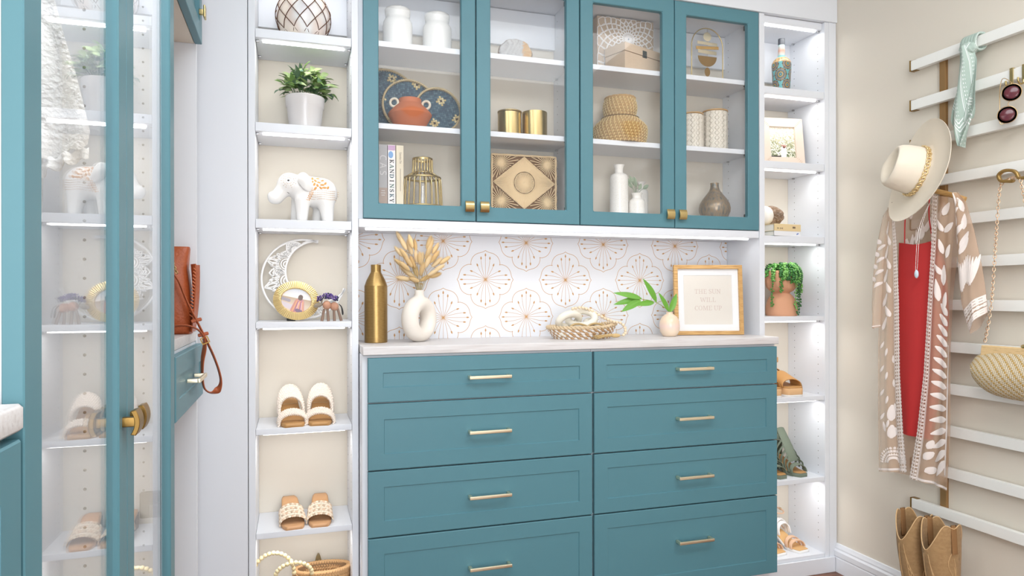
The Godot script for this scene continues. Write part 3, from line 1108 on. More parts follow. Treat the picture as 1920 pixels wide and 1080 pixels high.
func left_tower_things() -> void:
	# glass float in a net
	var t := thing("netted_vase", "round pearly vase in a brown rope net, on the top shelf of the left tower", "vase", Vector3(0.032, 2.115, -2.56))
	var pearl := mat("pearl", Color.WHITE, 0.25)
	pearl.albedo_texture = noise_tex(21, 0.02, [rgb(236, 226, 214), rgb(246, 232, 214), rgb(232, 216, 205), rgb(240, 240, 238), rgb(226, 222, 226)], 256, 2, FastNoiseLite.TYPE_CELLULAR)
	pearl.clearcoat_enabled = true
	part("body", MB.new().lathe([Vector2(0, 0.001), Vector2(0.03, 0.001), Vector2(0.055, 0.012), Vector2(0.077, 0.035), Vector2(0.09, 0.068), Vector2(0.093, 0.095), Vector2(0.088, 0.13), Vector2(0.07, 0.165), Vector2(0.045, 0.187), Vector2(0.03, 0.197), Vector2(0.028, 0.215), Vector2(0.034, 0.222), Vector2(0.03, 0.222), Vector2(0.024, 0.21), Vector2(0.02, 0.19), Vector2(0, 0.185)], 36), pearl, t)
	var b := MB.new()
	for k in 11:
		for s in [-1, 1]:
			var pts := []
			for i in 37:
				var f := i / 36.0
				var y := 0.006 + 0.19 * f
				var rr := sqrt(maxf(0.0004, 0.0945 * 0.0945 - pow(y - 0.094, 2))) + 0.0012
				var a: float = TAU * k / 11 + s * (f * 1.75)
				pts.append(Vector3(cos(a) * rr, y, sin(a) * rr))
			b.tube(pts, 0.0015, 5)
	part("rope_net", b, mat("net_rope", rgb(98, 66, 46), 0.85), t)
	# plant in a grey white pot
	t = thing("potted_plant", "bushy green plant in a glossy pale grey pot", "plant", Vector3(0.037, 1.80, -2.56))
	var pot := mat("pot_glaze", rgb(212, 207, 205), 0.22)
	part("pot", MB.new().lathe([Vector2(0, 0), Vector2(0.05, 0), Vector2(0.053, 0.004), Vector2(0.0625, 0.085), Vector2(0.0655, 0.087), Vector2(0.068, 0.122), Vector2(0.0665, 0.125), Vector2(0.063, 0.124), Vector2(0.061, 0.112)], 40), pot, t)
	part("soil", MB.new().lathe([Vector2(0, 0.112), Vector2(0.0612, 0.11)], 24), mat("soil", rgb(70, 52, 40), 0.9), t)
	var greens := []
	for c in [rgb(104, 136, 72), rgb(138, 164, 96), rgb(78, 110, 72), rgb(162, 182, 128), rgb(94, 122, 100)]:
		var g := mat("leaf_%d" % greens.size(), c, 0.45)
		g.backlight_enabled = true
		g.backlight = Color(0.12, 0.16, 0.04)
		g.cull_mode = BaseMaterial3D.CULL_DISABLED
		greens.append(g)
	var lv := [leaf(0.042, 0.021, 0.3, 0.5).mesh(), leaf(0.034, 0.018, 0.2, 0.7).mesh(), leaf(0.05, 0.021, 0.35, 0.35).mesh()]
	for k in 46:      # stems, each with a few leaves
		var a := rng.randf() * TAU
		var out := sqrt(rng.randf())
		var tip := Vector3(cos(a) * out * 0.088 + (0.012 if cos(a) > 0.3 else 0.0), 0.135 + 0.085 * (1 - out * out) + rng.randf() * 0.02, sin(a) * out * 0.075)
		var foot := Vector3(cos(a) * out * 0.035, 0.108, sin(a) * out * 0.035)
		var mid := foot.lerp(tip, 0.5) + Vector3(0, 0.02, 0)
		var cv := curve([foot, mid, tip], 4)
		if k % 2 == 0:
			part("stem", MB.new().tube(cv, 0.0011, 5), greens[2], t)
		for i in 4:
			var at: Vector3 = cv[3 + int(i * 1.6)]
			var d := (tip - mid).normalized()
			var aa := a + PI * 0.5 * i + rng.randf()
			var dir := (d * 0.7 + Vector3(cos(aa), rng.randf_range(-0.25, 0.5), sin(aa)) * 0.8).normalized()
			var bs := look_basis(dir, Vector3(0, 0.8, 0.7) + Vector3(rng.randf() - 0.5, 0, rng.randf() - 0.5))
			if (at + dir * 0.04).z < -0.11:
				continue
			piece("leaf", lv[rng.randi() % 3], greens[rng.randi() % 5], t, "", Transform3D(bs, at))
	elephant()
	crescent()
	# gold oval frame
	t = thing("oval_frame", "gold pleated oval picture frame with a beach photo, leaning on the white crescent", "picture frame", Vector3(0.006, 1.1275, -2.522))
	b = MB.new()
	var n := 264
	var lay := [[0.0, 0.001], [0.0, 0.008], [0.12, 0.011], [1.0, 0.004], [1.0, 0.001]]
	var loops := []
	for l in lay:
		var rg := []
		for i in n:
			var a := TAU * i / n
			var pl := 0.5 + 0.5 * cos(a * 66)
			var e := Vector2(0.051, 0.0415).lerp(Vector2(0.0775, 0.068) * (1.0 + 0.012 * pl), l[0])
			rg.append(Vector3(cos(a) * e.x, sin(a) * e.y, l[1] + (0.0035 * pl * (0.3 + 0.7 * l[0]) if l[1] > 0.002 else 0.0)))
		loops.append(rg)
	loops.append(loops[0])
	b.rings(loops, true, false, false)
	part("pleated_rim", b, mat("gold_leaf", rgb(226, 202, 146), 0.36, 0.85), t)
	var ph := MB.new()
	var po := []
	for i in 40:
		po.append(Vector2(0.0525 * cos(TAU * i / 40), 0.043 * sin(TAU * i / 40)))
	ph.prism(po, 0.003, Transform3D(Basis.IDENTITY, Vector3(0, 0, 0.001)))
	for i in ph.v.size():
		ph.uv[i] = Vector2(ph.v[i].x / 0.106 + 0.5, 0.5 - ph.v[i].y / 0.088)
	var pm := mat("beach_photo", Color.WHITE, 0.3)
	pm.albedo_texture = beach_photo()
	part("photo", ph, pm, t)
	shift(t, Transform3D(Basis(Vector3.RIGHT, -0.13) * Basis(Vector3.BACK, -0.2), Vector3(0, 0.0715, -0.006)))
	part("easel_foot", MB.new().box(Vector3(-0.018, 0.012, -0.03), Vector3(0.03, 0.024, 0.004)).box(Vector3(-0.018, 0.03, -0.02), Vector3(0.024, 0.05, 0.003), 0.001, Basis(Vector3.RIGHT, 0.3)), mat("black"), t)
	# toy donkey
	t = thing("toy_donkey", "small wooden toy donkey with a purple flower mane beside the oval frame", "figurine", Vector3(0.117, 1.1275, -2.492))
	var wood := mat("rosy_wood", Color.WHITE, 0.6)
	grain(wood, 31, [rgb(176, 126, 102), rgb(204, 154, 126), rgb(190, 140, 114)], Vector3(30, 120, 30), 0.02)
	var dark := mat("grey_wood", rgb(142, 116, 100), 0.7)
	part("body", MB.new().ell(Vector3(-0.009, 0.056, 0.004), Vector3(0.0148, 0.0158, 0.0148), Basis.IDENTITY, 20, 12).ell(Vector3(0.0168, 0.051, -0.002), Vector3(0.0152, 0.0158, 0.0148), Basis.IDENTITY, 20, 12), wood, t)
	for l in [[-0.018, 0.043, -0.026, 0.006], [-0.007, 0.042, -0.004, 0.009], [0.015, 0.04, 0.017, 0.004], [0.028, 0.044, 0.041, -0.004]]:
		part("leg", MB.new().tube([Vector3(l[0], l[1], l[3]), Vector3(l[2], 0, l[3] + 0.001)], [0.0042, 0.0052], 8), dark, t)
	part("head", MB.new().ell(Vector3(-0.038, 0.056, 0.002), Vector3(0.016, 0.0085, 0.008), Basis(Vector3.BACK, 0.3), 14, 8).ell(Vector3(-0.026, 0.072, 0.006), Vector3(0.003, 0.01, 0.003)).ell(Vector3(-0.026, 0.072, -0.004), Vector3(0.003, 0.01, 0.003)), mat("grey_hide", rgb(150, 138, 122), 0.95), t)
	part("tail", MB.new().tube(curve([Vector3(0.032, 0.06, -0.004), Vector3(0.041, 0.05, -0.004), Vector3(0.045, 0.034, -0.004), Vector3(0.046, 0.02, -0.004)], 4), [0.0012, 0.0014, 0.0016, 0.002, 0.002, 0.0022, 0.0026, 0.003, 0.003, 0.0032, 0.003, 0.0024, 0.001], 6), mat("black"), t)
	var fl := MB.new()
	for k in 120:
		var x := rng.randf_range(-0.042, 0.03)
		var y := 0.076 + 0.012 * sin(PI * (x + 0.042) / 0.072) + rng.randf_range(-0.009, 0.009)
		fl.tint([rgb(86, 66, 128), rgb(112, 88, 156), rgb(60, 48, 98), rgb(138, 112, 172), rgb(54, 56, 84)][k % 5])
		fl.ell(Vector3(x, y, rng.randf_range(-0.008, 0.013)), Vector3(0.0035, 0.0022, 0.0035), Basis.from_euler(Vector3(rng.randf() * 3, rng.randf() * 3, rng.randf() * 3)), 6, 4)
	part("flower_mane", fl, mat("paint", Color.WHITE, 0.7), t).set_meta("kind", "stuff")
	# white braided heels
	var tan_leather := mat("tan_leather", rgb(196, 148, 92), 0.5)
	var raffia := mat("white_raffia", rgb(240, 226, 212), 0.75)
	for k in 2:
		t = thing("braided_sandal", ["white braided two-strap heel, left one of the pair on the fifth shelf", "white braided two-strap heel, right one of the pair on the fifth shelf"][k], "sandal", Vector3([-0.014, 0.088][k], 0.768, -2.548), [0.12, -0.06][k], "white braided heels")
		b = MB.new()
		sole(b, 0.2, 0.088, 0.062, 0.012, 0.35)
		part("sole", b, tan_leather, t)
		b = MB.new()
		sandal_heel(b, 0.2, 0.088, 0.066)
		part("heel", b, mat("wood_heel", rgb(206, 176, 132), 0.5), t)
		for s in [[0.048, 0.006, 0.046, 0.064, 0.008, 3, 0.0075, 0.005], [0.043, 0.045, 0.11, 0.01, 0.022, 6, 0.006, 0.0062]]:
			b = MB.new()
			var rows: int = s[5]
			for r in rows:
				var f := (r - (rows - 1) / 2.0)
				var pts := strap_arc(s[0] - 0.001 * absf(f), s[1] + f * s[7] * 0.5, s[2] + f * s[7], s[3] - f * s[6], s[4], 60)
				braid(b, pts, [Vector3(0, s[7], -s[6]).normalized()], 0.0054, 0.0031, 7.5 + 0.5 * (r % 2), 3, false, 1.1)
			part("braided_strap", b, raffia, t)
			var li := MB.new().slab(16, 4, func(u: float, q: float) -> Vector3:
				var f := (q - 0.5) * (rows - 0.6)
				var a: Array = strap_arc(s[0] - 0.004, s[1] + f * s[7] * 0.5, s[2] - 0.005 + f * s[7], s[3] - f * s[6], s[4], 16)
				return a[int(round(u * 16))], 0.002)
			part("strap_lining", li, tan_leather, t)
	# woven slides
	for k in 2:
		t = thing("woven_slide", ["tan slide with a checked woven band, left one of the pair on the sixth shelf", "tan slide with a checked woven band, right one of the pair on the sixth shelf"][k], "sandal", Vector3([-0.012, 0.086][k], 0.418, -2.552), [0.1, -0.04][k], "woven slides")
		b = MB.new()
		sole(b, 0.205, 0.084, 0.05, 0.011, 0.4)
		part("sole", b, mat("slide_leather", rgb(214, 164, 118), 0.5), t)
		b = MB.new()
		sandal_heel(b, 0.205, 0.084, 0.053)
		part("heel", b, mat("dark_heel", rgb(90, 70, 52), 0.6), t)
		b = MB.new()
		var cols := [rgb(236, 214, 190), rgb(222, 190, 160), rgb(240, 224, 204), rgb(196, 172, 146)]
		for r in 7:
			for i in 15:
				var pts := strap_arc(0.0445 - 0.0006 * r, 0.006 + 0.003 * r, 0.036 + 0.0038 * r, 0.068 - 0.0112 * r, 0.004, 60)
				var f := (i + 0.5 + 0.5 * (r % 2)) / 15.5
				var j := clampi(int(f * 60), 1, 58)
				var tg: Vector3 = (pts[j + 1] - pts[j - 1]).normalized()
				b.tint(cols[(i * 3 + r * 2 + i * r) % 4])
				var bs := look_basis(tg, tg.cross(Vector3(0, 0.3, -1)))
				b.ell(pts[j], Vector3(0.0064, 0.0056, 0.0026), bs * Basis(Vector3.BACK, 0.5 if (i + r) % 2 else -0.4), 8, 6)
		part("woven_band", b, mat("paint"), t).set_meta("kind", "stuff")
		var li2 := MB.new().slab(16, 3, func(u: float, q: float) -> Vector3:
			var a := strap_arc(0.0435 - 0.004 * q, 0.004 + 0.02 * q, 0.033 + 0.025 * q, 0.072 - 0.078 * q, 0.004, 16)
			return a[int(round(u * 16))], 0.002)
		part("band_lining", li2, mat("lining", rgb(150, 118, 86), 0.7), t)
	# straw bag with beaded handles
	t = thing("straw_bag", "braided straw bag with wooden bead handles on the bottom shelf", "bag", Vector3(0.094, 0.082, -2.56))
	b = MB.new()
	for r in 8:
		var y := 0.012 + 0.0195 * r
		var f := 0.78 + 0.22 * r / 7.0
		var n2 := 120
		braid(b, ring(Vector3(0, y, 0), 0.094 * f, 0.052 * f, n2), [Vector3.UP], 0.0085, 0.0065, 19 + r % 2, 3, true, 0.7)
	part("woven_body", b, grain(mat("straw", Color.WHITE, 0.8), 41, [rgb(176, 128, 84), rgb(216, 172, 122), rgb(228, 190, 142)], Vector3(40, 40, 40), 0.03), t)
	part("lining", MB.new().lathe([Vector2(0, 0.004), Vector2(0.9, 0.004), Vector2(0.98, 0.158)], 32, Transform3D(Basis.from_scale(Vector3(0.086, 1, 0.046)), Vector3.ZERO)), mat("lining"), t)
	var bead := MB.new().ell(Vector3.ZERO, Vector3(0.0078, 0.0076, 0.0078), Basis.IDENTITY, 14, 10).mesh()
	var bm := mat("bead", rgb(226, 208, 164), 0.5)
	for h in [[Vector3(-0.165, 0.17, 0.058), 0.068, 0.078, 17], [Vector3(-0.098, 0.168, 0.075), 0.06, 0.045, 14]]:
		var o: Vector3 = h[0]
		for i in h[3]:
			var a: float = PI * i / (h[3] - 1)
			piece("bead", bead, bm, t, "", Transform3D(Basis(Vector3(1, 0.3, 0).normalized(), i * 0.7), o + Vector3(-cos(a) * h[1], sin(a) * h[2], 0.006 * sin(a))))
		part("handle_cord", MB.new().tube(curve([o + Vector3(h[1], 0, 0), Vector3(-0.06, 0.12, 0.045)], 4), 0.003, 6), mat("straw"), t)
		part("handle_cord", MB.new().tube(curve([o + Vector3(-h[1], 0, 0), o + Vector3(-h[1] * 0.4, -0.06, 0), Vector3(-0.085, 0.09, 0.03)], 4), 0.003, 6), mat("straw"), t)
	part("leather_tab", MB.new().slab(6, 8, func(u: float, q: float) -> Vector3: return Vector3(-0.012 + (u - 0.5) * 0.036 * sqrt(1.02 - q), 0.11 + 0.075 * q, -0.056 - 0.006 * q), 0.005), mat("olive_leather", rgb(112, 94, 58), 0.5), t)

func beach_photo() -> ImageTexture:   # sky, pale field, a seated figure seen from behind in a pink and orange shawl
	var im := Image.create(160, 132, false, Image.FORMAT_RGB8)
	for y in 132:
		for x in 160:
			var f := y / 131.0
			var c := rgb(214, 222, 236).lerp(rgb(238, 226, 216), clampf(f * 2.6, 0, 1))
			if f > 0.4:
				c = rgb(176, 150, 124).lerp(rgb(206, 186, 166), clampf((f - 0.4) * 3.5, 0, 1))
			var h := sin(x * 12.9898 + y * 78.233) * 43758.5
			im.set_pixel(x, y, c * (0.96 + 0.08 * (h - floor(h))))
	stroke(im, [Vector2(4, 66), Vector2(44, 72)], 16, rgb(150, 140, 150, ), false)
	stroke(im, [Vector2(2, 92), Vector2(60, 104)], 26, rgb(198, 186, 194), false)
	stroke(im, [Vector2(93, 74), Vector2(80, 118)], 42, rgb(190, 126, 112), false)
	stroke(im, [Vector2(104, 72), Vector2(112, 118)], 34, rgb(186, 124, 132), false)
	for i in 7:
		stroke(im, [Vector2(84 + i * 5, 66 + i % 3 * 4), Vector2(70 + i * 9, 124)], 4, [rgb(226, 160, 96), rgb(150, 90, 120), rgb(232, 180, 168)][i % 3], false)
	stroke(im, [Vector2(92, 116), Vector2(112, 120)], 18, rgb(110, 80, 112), false)
	stroke(im, [Vector2(98, 44), Vector2(98, 50)], 24, rgb(92, 68, 56), false)
	return ImageTexture.create_from_image(im)

func elephant() -> void:
	var t := thing("elephant_figurine", "white ceramic elephant with gold painted leaves on its flank", "figurine", Vector3(0.031, 1.475, -2.55), 0.06)
	var bones := [
		[Vector3(0.008, 0.116, 0), Vector3(0.062, 0.108, 0), 0.052, 0.056],      # trunk of the body
		[Vector3(-0.012, 0.128, 0), Vector3(-0.048, 0.137, 0.004), 0.036, 0.0385],
		[Vector3(-0.06, 0.128, 0.004), Vector3(-0.078, 0.104, 0.006), 0.026, 0.02],
		[Vector3(-0.078, 0.104, 0.006), Vector3(-0.09, 0.084, 0.008), 0.019, 0.0155],
		[Vector3(-0.09, 0.084, 0.008), Vector3(-0.102, 0.082, 0.009), 0.0155, 0.013],
		[Vector3(-0.102, 0.082, 0.009), Vector3(-0.108, 0.092, 0.009), 0.013, 0.0115],
		[Vector3(-0.006, 0.075, 0.03), Vector3(-0.007, 0.014, 0.034), 0.026, 0.0185],
		[Vector3(-0.014, 0.075, -0.026), Vector3(-0.024, 0.014, -0.03), 0.026, 0.0185],
		[Vector3(0.074, 0.075, 0.028), Vector3(0.08, 0.014, 0.032), 0.03, 0.02],
		[Vector3(0.066, 0.075, -0.026), Vector3(0.05, 0.014, -0.03), 0.028, 0.0195]]
	var b := MB.new().blob(bones, 0.006, 0.0034)
	for i in b.v.size():
		b.v[i].y = maxf(b.v[i].y, 0.0)
	var glaze := mat("white_glaze", rgb(240, 237, 233), 0.25)
	var body := part("body", b, glaze, t)
	var front := {}       # nearest front surface on a grid, to set painted marks on
	for q in b.v:
		var k := Vector2i((Vector2(q.x, q.y) / 0.004).round())
		front[k] = maxf(front.get(k, -1.0), q.z)
	var zf := func(x: float, y: float) -> float:
		var k := Vector2i((Vector2(x, y) / 0.004).round())
		for d in [Vector2i(0, 0), Vector2i(1, 0), Vector2i(0, 1), Vector2i(-1, 0), Vector2i(0, -1)]:
			if front.has(k + d):
				return front[k + d]
		return -1.0
	var gold := MB.new()
	for g in [[0.028, 0.152], [0.038, 0.145], [0.05, 0.14], [0.06, 0.132], [0.066, 0.122], [0.044, 0.128], [0.033, 0.132], [0.055, 0.12], [0.07, 0.137], [0.06, 0.147], [0.046, 0.155], [0.026, 0.14], [0.078, 0.122], [0.036, 0.118]]:
		var z: float = zf.call(g[0], g[1])
		gold.ell(Vector3(g[0], g[1], z - 0.0003), Vector3(0.0078, 0.004, 0.0017), Basis(Vector3.BACK, g[0] * 70 + g[1] * 40), 10, 6)
	for i in 10:
		var y := 0.078 + 0.0068 * i
		for x in [0.006 + 0.012 * sin(i * 0.35), 0.011 + 0.012 * sin(i * 0.35), 0.016 + 0.012 * sin(i * 0.35)]:
			gold.ell(Vector3(x, y, float(zf.call(x, y)) - 0.0003), Vector3(0.0019, 0.003, 0.0013), Basis.IDENTITY, 6, 5)
	part("gold_leaves", gold, mat("amber_paint", rgb(214, 152, 78), 0.35), t).set_meta("kind", "stuff")
	var dots := MB.new()
	for r in 5:
		for i in 26:
			var x := 0.018 + 0.0042 * i
			var y := 0.112 - 0.0075 * r - 0.0035 * sin(i * 0.5) * 0.4
			var z: float = zf.call(x, y)
			if z > 0.015:
				dots.ell(Vector3(x, y, z - 0.0002), Vector3(0.0013, 0.0018, 0.0009), Basis.IDENTITY, 5, 4)
	for r in 3:
		for i in 16:
			var a := TAU * i / 16
			var x := -0.052 + (0.011 + 0.007 * r) * cos(a)
			var y := 0.143 + (0.011 + 0.007 * r) * sin(a)
			var z: float = zf.call(x, y)
			if z > 0.008:
				dots.ell(Vector3(x, y, z - 0.0002), Vector3(0.0015, 0.0015, 0.0009), Basis.IDENTITY, 5, 4)
	part("painted_dots", dots, mat("tan_paint", rgb(196, 164, 128), 0.5), t).set_meta("kind", "stuff")
	part("ear", MB.new().slab(8, 8, func(u: float, s: float) -> Vector3:
		var w := 0.03 * pow(sin(PI * clampf(s * 0.92 + 0.06, 0, 1)), 0.7)
		return Vector3(-0.022 + s * 0.052, 0.151 - s * 0.02 + (u - 0.5) * 2 * w - s * s * 0.012, 0.044 + 0.012 * sin(PI * s) + 0.006 * (1 - absf(u - 0.5) * 2)), 0.005), glaze, t)
	part("eye", MB.new().ell(Vector3(-0.053, 0.143, float(zf.call(-0.053, 0.143)) - 0.001), Vector3(0.0042, 0.0034, 0.0022), Basis.IDENTITY, 12, 8), mat("black"), t)
	part("mouth", MB.new().tube([Vector3(-0.058, 0.105, float(zf.call(-0.058, 0.105)) + 0.0), Vector3(-0.05, 0.1, float(zf.call(-0.05, 0.1)))], 0.0009, 5), mat("black"), t)

func crescent() -> void:      # openwork moon: two rims and a fretwork of fans between them
	var R := 0.149
	var t := thing("crescent_moon", "white openwork crescent moon ornament on the fourth shelf of the left tower", "ornament", Vector3(0.034, 1.1275, -2.6))
	var O := Vector2(-0.001, R)
	var I := O + Vector2(0.0512, 0.0272)
	var ri := 0.1125
	var inside := func(q: Vector2) -> bool: return q.distance_to(O) < R - 0.001 and q.distance_to(I) > ri + 0.001
	var lean := Transform3D(Basis(Vector3.RIGHT, -0.14), Vector3(0, 0.002, -0.004))
	var ribbon := func(b: MB, pts: Array, w: float, z0: float, z1: float) -> void:
		var lp := []
		for i in pts.size():
			var d: Vector2 = (pts[mini(i + 1, pts.size() - 1)] - pts[maxi(i - 1, 0)]).normalized().orthogonal() * w / 2
			var q: Vector2 = pts[i]
			lp.append([lean * Vector3(q.x - d.x, q.y - d.y, z0), lean * Vector3(q.x + d.x, q.y + d.y, z0), lean * Vector3(q.x + d.x, q.y + d.y, z1), lean * Vector3(q.x - d.x, q.y - d.y, z1)])
		b.rings(lp)
	var rim := MB.new()
	# where the two circles cross
	var d := O.distance_to(I)
	var a := (R * R - ri * ri + d * d) / (2 * d)
	var h := sqrt(maxf(0, R * R - a * a))
	var e := (I - O) / d
	var c1 := O + e * a + e.orthogonal() * h
	var c2 := O + e * a - e.orthogonal() * h
	for k in [[O, R - 0.003, 1.0], [I, ri + 0.003, 1.0]]:
		var a0: float = (c1 - k[0]).angle()
		var a1: float = (c2 - k[0]).angle()
		while a1 < a0:
			a1 += TAU
		var mid: Vector2 = k[0] + Vector2.from_angle((a0 + a1) / 2) * k[1]
		if (mid - O).dot(e) > 0:      # the long way, round the left
			var s := a0
			a0 = a1
			a1 = s + TAU
		var pts := []
		for i in 97:
			pts.append(k[0] + Vector2.from_angle(lerpf(a0, a1, i / 96.0)) * k[1])
		ribbon.call(rim, pts, 0.0068, 0.0, 0.008)
	part("rim", rim, mat("white_wood", rgb(240, 238, 236), 0.55), t)
	var fret := MB.new()
	var put := func(pts: Array, w: float) -> void:     # keeps what lies within the crescent
		var run := []
		for q in pts:
			if inside.call(q):
				run.append(q)
			else:
				if run.size() > 2:
					ribbon.call(fret, run, w, 0.0005, 0.0065)
				run = []
		if run.size() > 2:
			ribbon.call(fret, run, w, 0.0005, 0.0065)
	for k in 9:        # fans rooted on the inner rim, arches and petals spreading towards the outer one
		var g := lerpf(1.28, 5.62, k / 8.0)
		var dir := Vector2.from_angle(g)
		var o: Vector2 = I + dir * (ri + 0.001)
		var room := 0.0
		for s in 80:
			if inside.call(o + dir * (0.002 + s * 0.001)):
				room = s * 0.001
		if room < 0.004:
			continue
		for q in [0.16, 0.27, 0.38]:
			var arcp := []
			for i in 25:
				var f := lerpf(-PI / 2, PI / 2, i / 24.0)
				arcp.append(o + dir.rotated(f) * minf(room * q, 0.03 * q / 0.38) * (1.0 + 0.1 * cos(f)))
			put.call(arcp, 0.005)
		for m in 9:
			var f := lerpf(-1.25, 1.25, m / 8.0)
			var dd := dir.rotated(f)
			var l0 := minf(room * 0.4, 0.031)
			var l1 := room * (0.97 if m == 4 else 0.86 - 0.06 * absf(m - 4))
			for s in [-1, 1]:
				var pts := []
				for i in 17:
					var x := i / 16.0
					pts.append(o + dd * lerpf(l0, l1, x) + dd.orthogonal() * s * room * 0.075 * sin(PI * x) * (0.5 + x))
				put.call(pts, 0.0048)
		var lo := []
		var hi := []
		for i in 21:       # the big pointed arch round each fan
			var x := i / 20.0
			lo.append(o + dir * room * 1.05 * x + dir.orthogonal() * (0.029 * (1 - x * x)))
			hi.append(o + dir * room * 1.05 * x - dir.orthogonal() * (0.029 * (1 - x * x)))
		put.call(lo, 0.0055)
		put.call(hi, 0.0055)
		for m in 3:        # chevrons between two fans
			var gg := g + 4.34 / 16
			var oo: Vector2 = I + Vector2.from_angle(gg) * (ri + room * (0.5 + 0.17 * m))
			var ax := Vector2.from_angle(gg)
			var w := 0.006 + 0.004 * m
			var pts := []
			for i in 9:
				var x := (i - 4) / 4.0
				pts.append(oo + ax.orthogonal() * x * w - ax * absf(x) * w * 0.8)
			put.call(pts, 0.005)
	part("fretwork", fret, mat("white_wood"), t)

func tray_weave() -> ImageTexture:
	var n := 44
	var im := Image.create(n * 8, n * 8, false, Image.FORMAT_RGB8)
	var cross := [Vector2i(0, 1), Vector2i(1, 0), Vector2i(0, -1), Vector2i(-1, 0), Vector2i(1, 1), Vector2i(-1, -1), Vector2i(1, -1), Vector2i(-1, 1), Vector2i(2, 0), Vector2i(-2, 0), Vector2i(0, 2), Vector2i(0, -2)]
	var r := RandomNumberGenerator.new()
	r.seed = 5
	for cy in n:
		for cx in n:
			var c := [rgb(72, 102, 120), rgb(60, 90, 110), rgb(86, 114, 128), rgb(54, 80, 100)][r.randi() % 4] as Color
			for oy in range(-1, 5):
				for ox in range(-1, 5):
					var o := Vector2i(ox * 11 + (5 if oy % 2 else 0) + 3, oy * 10 + 3)
					if Vector2i(cx, cy) - o in cross:
						c = [rgb(216, 198, 150), rgb(206, 184, 130), rgb(224, 210, 168)][r.randi() % 3]
					elif Vector2i(cx, cy) == o:
						c = rgb(60, 54, 60)
			for y in 8:
				for x in 8:
					var s := 1.0 if x > 0 and y > 0 else 0.72
					im.set_pixel(cx * 8 + x, cy * 8 + y, c * s)
	return ImageTexture.create_from_image(im)

